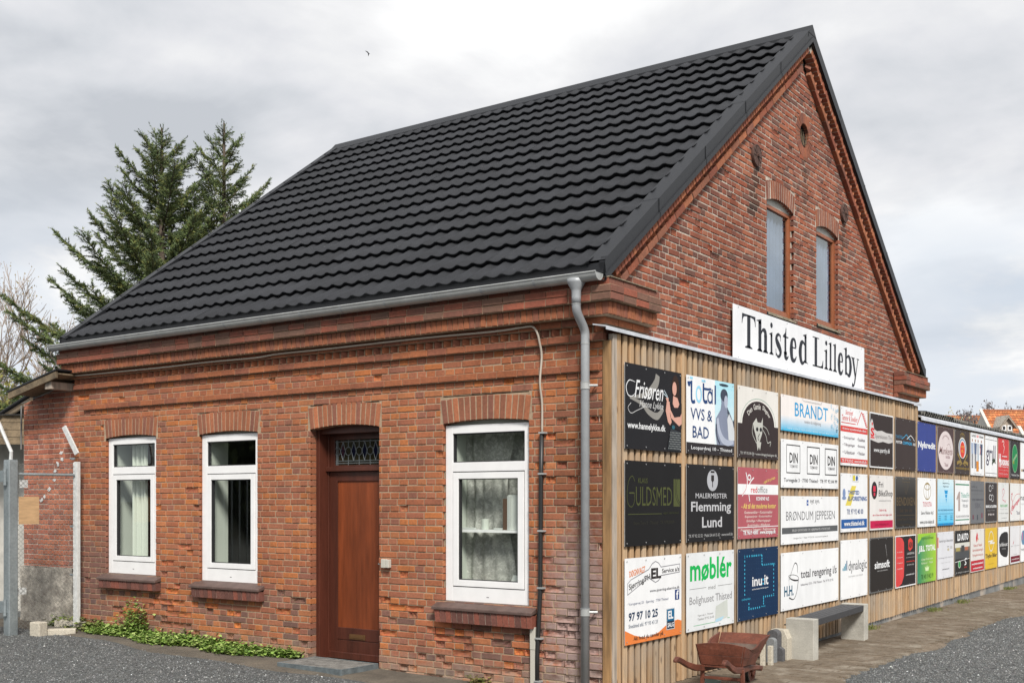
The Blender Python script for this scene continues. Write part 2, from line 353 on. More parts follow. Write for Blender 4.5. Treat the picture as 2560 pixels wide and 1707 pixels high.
M['paver'] = mat('paver', (.26, .225, .18), rough=.95, nz=[(50, .7, 1.2)], bump=[(60, .004), (9, .008)], extra=paver_extra, spec=.2)

# ------------------------------------------------------------------ setting: ground, paths
def gz(x, y):
    xs = [-14, -8, -4.5, -3, -2, 0, 8]; zs = [.07, .05, -.025, -.048, -.068, -.10, -.105]
    z = float(np.interp(x, xs, zs))
    if y > 0: z -= min(y, 20)*.0018
    if y < -1: z += (-1-y)*.004
    return z
def grid_sheet(name, xs, ys, dz, m, rough=0.0, mask=None, **tg):
    b = MB(); V = []
    for y in ys:
        for x in xs: V.append((x, y, gz(x, y)+dz+(noise.noise(Vector((x*1.7, y*1.7, 3)))*rough)))
    nx = len(xs); F = []
    for j in range(len(ys)-1):
        for i in range(nx-1):
            if mask and not mask((xs[i]+xs[i+1])/2, (ys[j]+ys[j+1])/2): continue
            F.append((j*nx+i, j*nx+i+1, (j+1)*nx+i+1, (j+1)*nx+i))
    b.add(V, F); return b.build(name, m, smooth=True, **tg)
xs = [-400, -150, -60, -30, -20]+[x*.5 for x in range(-30, 24)]+[14, 20, 40, 100, 400]
ys = [-400, -100, -40, -20]+[y*.5 for y in range(-22, 60)]+[40, 60, 100, 200, 500]
grid_sheet('ground', xs, ys, 0, M['ground'], kind='structure')
def apron_edge(x): return -.62-.10*math.sin(x*1.1+.4)-.06*math.sin(x*3.1)-(.35*max(0, x+4)/4 if x < .6 else .4)
def strip(name, m, line, dz, **tg):     # line: list of (x_in,y_in,x_out,y_out)
    b = MB(); V = []; F = []; K = 8
    for q in line:
        for k in range(K+1):
            x = q[0]+(q[2]-q[0])*k/K; y = q[1]+(q[3]-q[1])*k/K
            V.append((x, y, gz(x, y)+dz+noise.noise(Vector((x*2.3, y*2.3, 9)))*.004-(.02 if k == K else 0)))
    for j in range(len(line)-1):
        for k in range(K): F.append((j*(K+1)+k, (j+1)*(K+1)+k, (j+1)*(K+1)+k+1, j*(K+1)+k+1))
    b.add(V, F); return b.build(name, m, smooth=True, **tg)
strip('dirt_verge', M['dirt'], [(x, .25, x, apron_edge(x)) for x in np.arange(-9.6, .61, .1)], .016, kind='structure')
def path_edge(y): return 1.38+.10*math.sin(y*1.3)+.07*math.sin(y*3.7)
pav = strip('path', M['pavemud'], [(-.05, y, path_edge(y), y) for y in np.arange(-1.0, 24.1, .15)], .018, kind='structure')
# pavers of the path, half buried in mud
pv = []
y = -.9; row = 0
while y < 22:
    x = .10+(row % 2)*.15
    while x < 1.32:
        pv.append((x, y, min(.29, 1.36-x))); x += .30
    y += .15; row += 1
pv = [p for p in pv if p[2] > .08]
def paver_mb(b, x, y, wd, org):
    r = random.Random(int(x*1000)*31+int(y*1000))
    z = gz(x, y)+.020+r.uniform(-.004, .006); t1, t2 = r.uniform(-.004, .004), r.uniform(-.004, .004)
    j = .012; x0, x1, y0, y1 = x+j/2, x+wd-j/2, y+j/2, y+.15-j/2; c = .006
    o = Vector(org)
    vs = [(x0, y0, z-.03), (x1, y0, z-.03), (x1, y1, z-.03), (x0, y1, z-.03), (x0+c, y0+c, z+t1), (x1-c, y0+c, z+t2), (x1-c, y1-c, z-t1), (x0+c, y1-c, z-t2)]
    b.add([Vector(v)-o for v in vs], [(4, 5, 6, 7), (0, 1, 5, 4), (1, 2, 6, 5), (2, 3, 7, 6), (3, 0, 4, 7)])
pv.sort(key=lambda p: (CAM-Vector((p[0], p[1], 0))).length if p[1] > .3 else 99)
for p in pv[:300]:
    b = MB(); paver_mb(b, *p, (0, 0, 0)); b.build('paver', M['paver'], pav)
b = MB()
for p in pv[300:]: paver_mb(b, *p, (0, 0, 0))
b.build('far_pavers', M['paver'], pav, kind='stuff')
# gravel
rs = np.random.RandomState(3)
def gravel(name, n, region, keep, smin, smax):
    P = []
    while len(P) < n:
        q = rs.uniform(0, 1, (n*2, 2)); q[:, 0] = region[0]+q[:, 0]*(region[1]-region[0]); q[:, 1] = region[2]+q[:, 1]*(region[3]-region[2])
        for x, y in q:
            if keep(x, y): P.append((x, y))
            if len(P) >= n: break
    P = np.array(P); s = rs.uniform(smin, smax, n)*rs.choice([1, 1, 1, 1.6], n)
    base = np.array([[1, 0, 0], [0, 1, 0], [-1, 0, 0], [0, -1, 0], [0, 0, .8]], float)
    V = base[None]*s[:, None, None]*rs.uniform(.6, 1.3, (n, 5, 3)); a = rs.uniform(0, 6.28, n); ca, sa = np.cos(a), np.sin(a)
    X = V[:, :, 0]*ca[:, None]-V[:, :, 1]*sa[:, None]; Y = V[:, :, 0]*sa[:, None]+V[:, :, 1]*ca[:, None]
    z = np.array([gz(x, y) for x, y in P])
    V[:, :, 0] = X+P[:, 0:1]; V[:, :, 1] = Y+P[:, 1:2]; V[:, :, 2] += z[:, None]+rs.uniform(-.003, .003, n)[:, None]
    f = np.array([[0, 1, 4], [1, 2, 4], [2, 3, 4], [3, 0, 4]]); F = (f[None]+(np.arange(n)*5)[:, None, None]).reshape(-1, 3)
    g = rs.choice([.05, .075, .11, .15, .21, .29], n, p=[.16, .24, .27, .2, .1, .03])
    white = rs.uniform(0, 1, n) < .006; g = np.where(white, .62, g)
    c = np.stack([g*rs.uniform(.92, 1.03, n), g, g*rs.uniform(.94, 1.04, n)], 1)
    fast_mesh(name, V.reshape(-1, 3), F, M['gravel'], cols=np.repeat(c, 4, axis=0), kind='stuff')
def kl(x, y):
    e = apron_edge(x); return y < e-.02 or (y < e+.25 and rs.rand() < .12) or (-4.4 < x < -3.7 and y < -.1 and rs.rand() < .5)
gravel('gravel', 120000, (-11.5, 3.5, -4.2, -.1), kl, .004, .0095)
def kr(x, y):
    e = path_edge(y); return x > e+.10 or (x > e-.55 and rs.rand() < .55*((x-e+.55)/.65)**2)
gravel('loose_gravel', 120000, (1.05, 5.2, .4, 13), kr, .0045, .010)

# ------------------------------------------------------------------ bricks
POOL = []
PA = [S(166, 98, 62), S(162, 95, 62), S(155, 90, 61), S(170, 105, 67), S(150, 89, 65), S(140, 88, 70), S(160, 99, 72), S(176, 104, 56), S(156, 95, 68)]
PG = [S(143, 77, 54), S(135, 73, 54), S(150, 84, 58), S(124, 71, 57), S(106, 67, 57), S(156, 94, 70), S(140, 70, 46), S(136, 76, 58)]
def tone(pal, r, spread=.08):
    c = pal[min(int(r.random()*len(pal)), len(pal)-1)]; k = 1+r.uniform(-spread, spread)
    return tuple(v*k for v in c)
def clip_poly(poly, planes):      # keep a*u+b*v<=c
    for a, bb, c in planes:
        out = []
        for i in range(len(poly)):
            p, q = poly[i], poly[(i+1) % len(poly)]
            dp, dq = a*p[0]+bb*p[1]-c, a*q[0]+bb*q[1]-c
            if dp <= 0: out.append(p)
            if dp*dq < 0:
                t = dp/(dp-dq); out.append((p[0]+(q[0]-p[0])*t, p[1]+(q[1]-p[1])*t))
        poly = out
        if len(poly) < 3: return None
    return poly
def parea(p): return .5*sum(p[i][0]*p[(i+1) % len(p)][1]-p[(i+1) % len(p)][0]*p[i][1] for i in range(len(p)))
def brick(F, poly, front, depth, col, dmg=0.0, ch=.004, bid=None):
    if abs(parea(poly)) < 4e-4: return
    r = RND; k = len(poly); cu = sum(p[0] for p in poly)/k; cv = sum(p[1] for p in poly)/k
    vs, fs, cs = [], [], []
    if dmg and k == 4:
        nx, ny = 7, 3; u0, v0 = poly[0]; u1, v1 = poly[2]; sd = r.random()*50
        for j in range(ny+1):
            for i in range(nx+1):
                e = i in (0, nx) or j in (0, ny)
                h = noise.noise(Vector((i*.8+sd, j*.9, sd)))*.5+.5
                n = front-(.012*dmg*h if e else dmg*(.006+.034*h))
                vs.append(F(u0+(u1-u0)*i/nx+(0 if e else r.uniform(-.004, .004)), v0+(v1-v0)*j/ny, n))
        for j in range(ny):
            for i in range(nx): fs.append((j*(nx+1)+i, j*(nx+1)+i+1, (j+1)*(nx+1)+i+1, (j+1)*(nx+1)+i)); cs.append(tuple(c*r.uniform(.9, 1.15) for c in col))
        o = len(vs); vs += [F(u, v, front-.03) for u, v in poly]; ring = [0, nx, (ny+1)*(nx+1)-1, ny*(nx+1)]
        # skirts
        bot = list(range(0, nx+1)); top = list(range(ny*(nx+1), (ny+1)*(nx+1)))
        fs += [tuple([o, o+1]+bot[::-1]), tuple([o+2, o+3]+top)]; cs += [col, col]
        lf = [j*(nx+1) for j in range(ny+1)]; rt = [j*(nx+1)+nx for j in range(ny+1)]
        fs += [tuple([o+3, o]+lf), tuple([o+1, o+2]+rt[::-1])]; cs += [col, col]
        if depth > .05:
            o2 = len(vs); vs += [F(u, v, front-depth) for u, v in poly]
            for i in range(4): fs.append((o2+i, o2+(i+1) % 4, o+(i+1) % 4, o+i)); cs.append(col)
    else:
        j = [(r.uniform(-.0012, .0012), r.uniform(-.0012, .0012)) for _ in poly]; t1, t2 = r.uniform(-.0018, .0018), r.uniform(-.006, .006)
        pin = []
        for (u, v), jj in zip(poly, j):
            du, dv = cu-u, cv-v; d = math.hypot(du, dv) or 1
            pin.append((u+math.copysign(min(ch, abs(du)*.3), du)+jj[0], v+math.copysign(min(ch, abs(dv)*.3), dv)+jj[1]))
        vs += [F(u, v, front-depth) for u, v in poly]+[F(u+jj[0], v+jj[1], front-ch) for (u, v), jj in zip(poly, j)]
        vs += [F(u, v, front+t1+t2*(u-cu)) for u, v in pin]
        for i in range(k):
            n = (i+1) % k; fs.append((i, n, k+n, k+i)); fs.append((k+i, k+n, 2*k+n, 2*k+i)); cs += [col, col]
        fs.append(tuple(range(2*k, 3*k))); cs.append(col)
    pp = [ndc_px(F(u, v, front)) for u, v in poly]
    inside = 0 < sum(p[0] for p in pp)/k < 2560 and sum(p[1] for p in pp)/k < 1707
    a = abs(parea([(p[0], p[1]) for p in pp])) if inside else 0
    POOL.append((a, vs, fs, cs))
def flush_pool(parent, mt, name='brick', rest='distant_bricks'):
    global POOL
    POOL.sort(key=lambda q: -q[0])
    for a, vs, fs, cs in POOL[:300]:
        b = MB(); b.v = vs; b.f = fs; b.c = cs; b.m = [0]*len(fs); b.build(name, mt, parent)
    if len(POOL) > 300:
        b = MB()
        for a, vs, fs, cs in POOL[300:]:
            o = len(b.v); b.v.extend(vs); b.f.extend([tuple(i+o for i in f) for f in fs]); b.c.extend(cs)
        b.m = [0]*len(b.f); b.build(rest, mt, parent, kind='stuff')
    POOL = []
def course_splits(u0, u1, k, mode, r):
    hb = .1195; out = []
    u = u0
    if mode == 'A':
        if k % 2 == 0: seq = lambda: hb
        else: seq = lambda: (hb*2 if r.random() < .72 else hb)
        if k % 2: out.append((u, u+hb*.75)); u += hb*.75
    else:
        seq = lambda: (hb if k % 2 == 0 else (hb*2 if r.random() < .8 else hb))
        if k % 2: out.append((u, u+hb*.5)); u += hb*.5
    while u < u1-.02:
        s = seq(); e = min(u+s, u1)
        if u1-e < .04: e = u1
        out.append((u, e)); u = e
    return out
def subtract(iv, obs):
    res = [iv]
    for a, b in obs:
        n = []
        for u, v in res:
            if b <= u or a >= v: n.append((u, v)); continue
            if a > u: n.append((u, a))
            if b < v: n.append((b, v))
        res = n
    return [q for q in res if q[1]-q[0] > .02]
CELLS = []
def flush_cells(name, m, parent):
    b = MB()
    for F, poly, n in CELLS: b.add([F(u, v, n) for u, v in poly], [tuple(range(len(poly)))])
    CELLS.clear(); b.build(name, m, parent, kind='stuff')
def lay_wall(F, u0, u1, z0, z1, pitch, ztop, obstacles, pal, mode, depth=.03, planes=None, dmgfun=None, joint=.011, jag=None, tonefun=None):
    k = 0; z = ztop
    while z > z0:
        zb = z-pitch; zm = (z+zb)/2
        obs = []
        for ob in obstacles:
            iv = ob(zm)
            if iv: obs.append(iv)
        for (a, b) in course_splits(u0, u1, k, mode, RND):
            for (p, q) in subtract((a, b), obs):
                edge = any(abs(p-o[1]) < 1e-4 or abs(q-o[0]) < 1e-4 for o in obs)
                j = joint/2; jl = .0 if any(abs(p-o[1]) < 1e-4 for o in obs) else j; jr = .0 if any(abs(q-o[0]) < 1e-4 for o in obs) else j
                wob = RND.uniform(-.0012, .0012) if jag is None else RND.uniform(-jag, jag)
                poly = [(p+jl, zb+j+wob), (q-jr, zb+j+wob), (q-jr, z-j+wob), (p+jl, z-j+wob)]
                if planes: poly = clip_poly(poly, planes)
                if not poly: continue
                cell = [(p, zb), (q, zb), (q, z), (p, z)]
                if planes: cell = clip_poly(cell, planes) or poly
                c = tone(pal, RND)
                if tonefun: c = tonefun((p+q)/2, zm, c)
                d = dmgfun((p+q)/2, zm) if dmgfun else 0
                if d: c = tuple(v*w for v, w in zip(c, (1.04, .95, .84)))
                CELLS.append((F, cell, -.040 if d else -.0055-RND.uniform(0, .001)))
                pr = RND.uniform(-.002, .003)
                brick(F, poly, pr, (.12 if edge else depth), c, d)
        z = zb; k += 1
def backing(F, u0, u1, zlo, zhi, holes, n, m, name, parent, jd=.115):
    cuts = {u0, u1}
    for h in holes:
        K = 10
        for i in range(K+1): cuts.add(h[0]+(h[1]-h[0])*i/K)
    if callable(zhi):
        for u in (YC,): cuts.add(u)
    cuts = sorted(c for c in cuts if u0 <= c <= u1); b = MB()
    top = zhi if callable(zhi) else (lambda u: zhi)
    for a, c in zip(cuts, cuts[1:]):
        if c-a < 1e-6: continue
        mid = (a+c)/2; hs = sorted([h for h in holes if h[0] < mid < h[1]], key=lambda h: h[2](mid))
        segs = []; lo = (zlo, zlo)
        for h in hs:
            segs.append((lo, (h[2](a), h[2](c)))); lo = (h[3](a), h[3](c))
        segs.append((lo, (top(a), top(c))))
        for (l0, l1), (h0, h1) in segs: b.add([F(a, l0, n), F(c, l1, n), F(c, h1, n), F(a, h0, n)], [(0, 1, 2, 3)])
        for h in hs:
            for fn in (h[2], h[3]): b.add([F(a, fn(a), n), F(c, fn(c), n), F(c, fn(c), n-jd), F(a, fn(a), n-jd)], [(0, 1, 2, 3)])
    for h in holes:
        for u in (h[0], h[1]):
            l, t = h[2](u), h[3](u)
            if t-l > .01: b.add([F(u, l, n), F(u, t, n), F(u, t, n-jd), F(u, l, n-jd)], [(0, 1, 2, 3)])
    return b.build(name, m, parent)

YC, W, XV, XL, SL = 4.88, 9.76, .13, -8.056, .7455
ZAP = 7.598
zt = lambda y: ZAP-SL*abs(y-YC)
CS = 1/math.sqrt(1+SL*SL); SN = SL*CS
house = thing('brick_house', 'red brick house with black tile roof and a gable above the timber sign wall', 'house', (0, 0, 0))

# ---- front wall (along x)
def arch_hi(x0, x1, sp, rise): return lambda u: sp+rise*(1-((u-(x0+x1)/2)/((x1-x0)/2))**2)
OPEN = [(-7.345, -6.336, .765, 2.492, .030), (-5.53, -4.526, .735, 2.476, .030), (-3.691, -2.688, -.2, 2.470, .038), (-1.84, -.808, .68, 2.458, .030)]
holesA = [(o[0]-.006, o[1]+.006, (lambda z: (lambda u: z))(o[2]), arch_hi(o[0], o[1], o[3], o[4])) for o in OPEN]
ATOP = 2.722
obsA = []
for o in OPEN:
    obsA.append((lambda o: (lambda z: (o[0], o[1]) if o[2] < z < o[3] else ((o[0]-.037, o[1]+.037) if o[3] <= z < ATOP else None)))(o))
def dmgA(u, z):
    p = .012
    if z < .75: p = .10+.28*max(0, .5-z)
    if z < 1.2 and (-6.25 < u < -5.6): p = .30
    if -1.95 < u < 0 and z < .7: p = .34
    if u > -.9 and z < 2.9: p = max(p, .09)
    return RND.uniform(.35, .9) if RND.random() < p else 0
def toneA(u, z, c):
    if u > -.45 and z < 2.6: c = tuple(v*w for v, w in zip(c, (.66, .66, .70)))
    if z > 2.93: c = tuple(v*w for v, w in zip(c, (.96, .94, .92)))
    if z < .7 and RND.random() < .35: c = tone([S(128, 88, 76), S(142, 92, 74), S(110, 78, 70)], RND)
    return c
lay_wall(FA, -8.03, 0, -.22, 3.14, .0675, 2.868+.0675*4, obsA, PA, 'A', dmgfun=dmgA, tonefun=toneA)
for o in OPEN:
    hi = arch_hi(*[o[0], o[1], o[3], o[4]]); K = 12
    for i in range(K):
        a_, c_ = o[0]+(o[1]-o[0])*i/K, o[0]+(o[1]-o[0])*(i+1)/K; CELLS.append((FA, [(a_, hi(a_)), (c_, hi(c_)), (c_, ATOP), (a_, ATOP)], -.0042))
    for a_, c_ in ((o[0]-.05, o[0]), (o[1], o[1]+.05)): CELLS.append((FA, [(a_, o[3]-.07), (c_, o[3]-.07), (c_, ATOP+.07), (a_, ATOP+.07)], -.0065))
flush_cells('mortar_joints', M['mortar'], house)
backing(FA, -8.03, 0, -.3, 3.66, holesA, -.042, M['mortar'], 'wall', house, jd=.08)
def arch_ring(F, x0, x1, sp, rise, hgt, nb, pal, splay=.032, front=-.0005, depth=.12):
    xc = (x0+x1)/2; hi = arch_hi(x0, x1, sp, rise); h = (x1-x0)/2
    part = []
    for i in range(nb):
        a, c = i/nb, (i+1)/nb; g = .0056
        ub0, ub1 = x0+(x1-x0)*a, x0+(x1-x0)*c; ut0, ut1 = x0-splay+(x1-x0+2*splay)*a, x0-splay+(x1-x0+2*splay)*c
        poly = [(ub0+g, hi(ub0)), (ub1-g, hi(ub1)), (ut1-g, hi(ub1)+hgt+RND.uniform(-.004, .004)), (ut0+g, hi(ub0)+hgt+RND.uniform(-.004, .004))]
        n0 = len(POOL); brick(F, poly, front+RND.uniform(-.001, .002), depth, tone(pal, RND)); q = POOL.pop()
        b = MB(); b.v = q[1]; b.f = q[2]; b.c = q[3]; b.m = [0]*len(b.f); b.build('arch_brick', M['brick'], house)
PARCH = [S(158, 95, 64), S(148, 90, 63), S(164, 99, 68), S(140, 86, 64), S(132, 82, 66)]
for o, nb in zip(OPEN, (15, 15, 15, 15)): arch_ring(FA, o[0], o[1], o[3], o[4], .232, nb, PARCH)

# ---- corbelled cornice: mortar cores, bricks
core = MB()
LAY = [(2.870, 2.932, .035, -7.78, -.02), (3.141, 3.204, .045, -7.98, .03), (3.282, 3.342, .065, -8.05, None), (3.348, 3.460, .15, -8.09, None), (3.468, 3.528, .20, -8.11, None), (3.535, 3.596, .20, -8.11, None), (3.602, 3.664, .17, -8.10, None)]
PCOR = [S(152, 88, 58), S(145, 84, 58), S(158, 92, 58), S(136, 80, 60)]
def PCT(z): return PCOR if z < 3.46 else [S(150, 80, 60), S(128, 78, 64), S(118, 84, 70), S(140, 76, 58)]
for z0, z1, p, xl, xr in LAY:
    q = p-.009; wide = .0675 if z1-z0 > .1 else (.238 if p != .20 else .238)
    core.box(xl+.006, (q if xr is None else xr-.006), -q, .006, z0-.004, z1+.004)
    if xr is None:
        core.box(.002, q, .007, .745, z0-.003, z1+.003); core.box(.002, q, 8.69, W+q, z0-.003, z1+.003)
    X1 = (p-.004 if xr is None else xr)
    def runb(F, a, c, wide):
        u = a
        while u < c-.02:
            e = min(u+wide*RND.uniform(.97, 1.03), c)
            if c-e < .03: e = c
            brick(F, [(u+.004, z0), (e-.004, z0+RND.uniform(-.002, .002)), (e-.004, z1), (u+.004, z1+RND.uniform(-.002, .002))], p+RND.uniform(-.003, .003), .12, tone(PCT(z0), RND), 0)
            u = e
    runb(FA, xl, X1, wide)
    if xr is None:
        runb(FG, -p+.004, .76, wide)
        runb(FG, 8.66, W+p, wide)
        # end face of the far kneeler, seen from the side
        FE = lambda u, z, n: (u, 8.66-n, z)
        brick(FE, [(.01, z0), (p-.004, z0), (p-.004, z1), (.01, z1)], .012, .05, tone(PCT(z0), RND))
core.box(-8.0, .004, -.004, .006, 3.204, 3.30)
core.build('mortar_bed', M['mortar'], house, kind='stuff')
b = MB(); b.box(.005, .185, -.175, .70, 3.664, 3.672); b.box(.005, .185, 8.75, 9.9, 3.664, 3.672); b.box(.0, .02, -.17, .0, 3.60, 3.70)
b.build('mortar_cap', M['mossy'], house)
u = -7.99; b = MB()
while u < -.02:      # saw-tooth course
    uu = u+.116; c = tone(PCOR, RND)
    FZ = lambda a, n, z: (a, -n, z)
    b.prism([(u+.004, .0), (uu-.004, .0), (u+.060, .052)], FZ, 3.212, 3.275, c)
    u = uu
b.build('sawtooth_course', M['brick'], house, kind='stuff')

# ---- gable wall
TOPV = .19+.225/CS
zr = lambda y: zt(y)-TOPV
GW = [(3.749, 4.601, 3.90, 5.222, .070), (5.373, 6.203, 3.97, 5.222, .066)]
OC, ORI, ORO = (4.95, 6.28), .150, .282
holesG = [(g[0]-.006, g[1]+.006, (lambda z: (lambda u: z))(g[2]), arch_hi(g[0], g[1], g[3], g[4])) for g in GW]
ORB = ORI+.012
holesG.append((OC[0]-ORB, OC[0]+ORB, lambda u: OC[1]-math.sqrt(max(0, ORB**2-(u-OC[0])**2)), lambda u: OC[1]+math.sqrt(max(0, ORB**2-(u-OC[0])**2))))
obsG = [(lambda g: (lambda z: (g[0], g[1]) if g[2] < z < g[3] else ((g[0]-.037, g[1]+.037) if g[3] <= z < g[3]+.25 else None)))(g) for g in GW]
obsG.append(lambda z: (OC[0]-math.sqrt(ORO**2-(z-OC[1])**2), OC[0]+math.sqrt(ORO**2-(z-OC[1])**2)) if abs(z-OC[1]) < ORO-.01 else None)
planes = [(-SL, 1, ZAP-TOPV-SL*YC), (SL, 1, ZAP-TOPV+SL*YC)]
def toneG(u, z, c):
    def st(u0, w, z0, z1, k): return k if abs(u-u0-.06*noise.noise(Vector((u0, z*3, 0)))) < w and z0 < z < z1 else 1
    k = min(st(3.42, .10, 4.95, 5.56, .30), st(6.42, .10, 4.95, 5.5, .33), st(4.98, .08, 5.3, 6.0, .5))
    if z > 5: k2 = 1.04
    else: k2 = .98
    return tuple(v*k*k2 for v in c)
lay_wall(FG, 0.02, W-.02, 3.06, 7.2, .0675, 3.06+.0675*62, obsG, PG, 'G', planes=planes, joint=.014, jag=.003, tonefun=toneG, dmgfun=lambda u, z: RND.uniform(.2, .5) if RND.random() < .03 else 0)
for g in GW:
    hi = arch_hi(g[0], g[1], g[3], g[4]); K = 12
    for i in range(K):
        a_, c_ = g[0]+(g[1]-g[0])*i/K, g[0]+(g[1]-g[0])*(i+1)/K; CELLS.append((FG, [(a_, hi(a_)), (c_, hi(c_)), (c_, hi(c_)+.208), (a_, hi(a_)+.208)], -.003)); CELLS.append((FG, [(a_, hi(a_)+.208), (c_, hi(c_)+.208), (c_, g[3]+.32), (a_, g[3]+.32)], -.0065))
    for a_, c_ in ((g[0]-.045, g[0]), (g[1], g[1]+.045)): CELLS.append((FG, [(a_, g[3]-.07), (c_, g[3]-.07), (c_, g[3]+.32), (a_, g[3]+.32)], -.0065))
for i in range(26):
    a0, a1 = 2*math.pi*i/26, 2*math.pi*(i+1)/26; P_ = lambda r, a: (OC[0]+r*math.cos(a), OC[1]+r*math.sin(a))
    CELLS.append((FG, [P_(ORI+.002, a0), P_(ORO-.004, a0), P_(ORO-.004, a1), P_(ORI+.002, a1)], -.0015)); CELLS.append((FG, [P_(ORO-.004, a0), P_(ORO+.06, a0), P_(ORO+.06, a1), P_(ORO-.004, a1)], -.0065))
flush_cells('mortar_joints', M['mortar_pale'], house)
backing(FG, .004, W-.004, -.3, lambda y: zt(y)-.12, holesG, -.042, M['mortar_pale'], 'gable', house, jd=.08)
PGA = [S(138, 80, 58), S(130, 76, 56), S(145, 85, 60), S(122, 72, 58), S(134, 78, 60)]
for g in GW: arch_ring(FG, g[0], g[1], g[3], g[4], .215, 13, PGA, splay=.032)
for i in range(26):          # ring of bricks round the oculus
    a0, a1 = 2*math.pi*i/26, 2*math.pi*(i+1)/26; g = .018
    P = lambda r, a: (OC[0]+r*math.cos(a), OC[1]+r*math.sin(a))
    brick(FG, [P(ORI, a0+g), P(ORO, a0+g*.8), P(ORO, a1-g*.8), P(ORI, a1-g)], .004, .05, tone(PGA, RND)); q = POOL.pop()
    b = MB(); b.v = q[1]; b.f = q[2]; b.c = q[3]; b.m = [0]*len(b.f); b.build('oculus_brick', M['brick'], house)
b = MB(); FGc = FG
b.prism([(OC[0]+.16*math.cos(t), OC[1]+.16*math.sin(t)) for t in [i*math.pi/8 for i in range(16)]], FG, -.36, -.35)
b.build('oculus_shade_disc', M['gasket'], house)  # black disc that stands in for the shade deep in the opening
b = MB(); tt = [2*math.pi*i/24 for i in range(25)]
for a0, a1 in zip(tt, tt[1:]): b.add([FG(OC[0]+(ORI+.003)*math.cos(a), OC[1]+(ORI+.003)*math.sin(a), n_) for a, n_ in ((a0, -.03), (a1, -.03), (a1, -.35), (a0, -.35))], [(0, 1, 2, 3)])
b.build('oculus_shade_tube', M['gasket'], house)  # black tube added to keep the hole dark, covers the pale jamb
# rake cornice on both slopes
rk = MB()
for sgn in (-1, 1):
    def FR(s, v, n, sgn=sgn):      # s along slope from apex down, v downwards from verge bottom (perpendicular)
        y = YC+sgn*(s*CS - v*SN); z = ZAP-.19-s*SN-v*CS
        return (n, y, z)
    SM = (YC-.04)/CS if sgn < 0 else (YC-.02)/CS
    def bk(s0, s1, v0, v1, p, col, dm=0):
        poly = [(s0, v0), (s1, v0), (s1, v1), (s0, v1)] if sgn > 0 else [(s0, v0), (s0, v1), (s1, v1), (s1, v0)]
        brick(FR, poly, p, p+.0, col, dm)
    v0, v1, v2, v3 = 0.0, .088, .158, .225
    s = .10
    while s < SM-.02:
        bk(s+.005, s+.062, v0, v1-.004, .105+RND.uniform(-.003, .003), tone(PG[:3]+PARCH[:1], RND)); s += .067
    s = .22
    while s < SM-.12:
        poly = [(s, .0), (s+.112, .0), (s+.056, .055)]
        col = tone(PARCH, RND)
        a = [FR(s, v1, .0), FR(s+.112, v1, .0), FR(s+.056, v1, .058), FR(s, v2, .0), FR(s+.112, v2, .0), FR(s+.056, v2, .058)]
        rk.add(a, [(0, 1, 2), (3, 5, 4), (0, 2, 5, 3), (2, 1, 4, 5)], col); s += .120
    s = .30
    while s < SM-.12:
        e = min(s+.238, SM-.10); bk(s+.004, e-.004, v2+.002, v3, .058+RND.uniform(-.004, .004), tone(PARCH+PG[:2], RND), 0); s = e
    mb = MB(); mb.add([FR(.06, -.03, .0), FR(SM, -.03, .0), FR(SM, v1-.006, .0), FR(.06, v1-.006, .0), FR(.06, -.03, .096), FR(SM, -.03, .096), FR(SM, v1-.006, .096), FR(.06, v1-.006, .096)],
                      [(4, 5, 6, 7), (3, 2, 6, 7), (0, 1, 5, 4), (1, 2, 6, 5)])
    mb.add([FR(.3, v2+.006, .0), FR(SM-.1, v2+.006, .0), FR(SM-.1, v3-.004, .0), FR(.3, v3-.004, .0), FR(.3, v2+.006, .050), FR(SM-.1, v2+.006, .050), FR(SM-.1, v3-.004, .050), FR(.3, v3-.004, .050)],
           [(4, 5, 6, 7), (3, 2, 6, 7), (0, 1, 5, 4), (1, 2, 6, 5)])
    mb.build('rake_mortar', M['mortar_pale'], house, kind='stuff')
rk.build('rake_sawtooth', M['brick'], house, kind='stuff')
flush_pool(house, M['brick'])
# left and back walls and a floor that close the shell
b = MB(); b.box(-8.03, -7.93, .02, W, -.3, 3.6); b.box(-7.93, 0, W-.1, W, -.3, 3.6)
b.prism([(0.0, 3.6), (W, 3.6), (YC, ZAP-.15)], lambda u, z, n: (n, u, z), -8.03, -7.95)
b.build('plain_wall', mat('plain_brick', S(150, 82, 60), .9, nz=[(6, .8, 1.2)]), house)
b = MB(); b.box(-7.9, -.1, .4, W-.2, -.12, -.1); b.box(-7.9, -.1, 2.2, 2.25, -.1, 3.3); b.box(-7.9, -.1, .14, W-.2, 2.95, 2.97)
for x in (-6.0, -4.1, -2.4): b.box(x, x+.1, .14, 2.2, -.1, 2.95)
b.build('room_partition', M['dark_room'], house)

# ---- roof
b = MB()
off = .075
for sg in (-1, 1):
    y0, y1 = YC, (YC-5.06 if sg < 0 else YC+5.12)
    b.add([(XL, y0, zt(y0)-off-.02), (.12, y0, zt(y0)-off-.02), (.12, y1, zt(y1)-off-.02), (XL, y1, zt(y1)-off-.02)], [(0, 1, 2, 3)])
    b.add([(XL, y0, zt(y0)-off-.08), (.12, y0, zt(y0)-off-.08), (.12, y1, zt(y1)-off-.08), (XL, y1, zt(y1)-off-.08)], [(0, 1, 2, 3)])
roof = b.build('roof', M['roof_metal'], house)
WV, NW, SEG = .19, 7, 14
def wave(u):
    h = min(1.0, 1.25*(1-math.sin(math.pi*u)**.9))
    d = min(u, 1-u); return .028*(h-(.16 if d < .03 else 0))
pm = MB(); V = []; n = NW*SEG+1; ROW = .3722
for s, h0 in ((.048, -.012), (0.0, .043), (.008, .050), (.20, .025), (.41, .0)):
    for i in range(n):
        u = (i/SEG) % 1.0; wv = wave(u)
        V.append((i*WV/SEG, s, h0+wv))
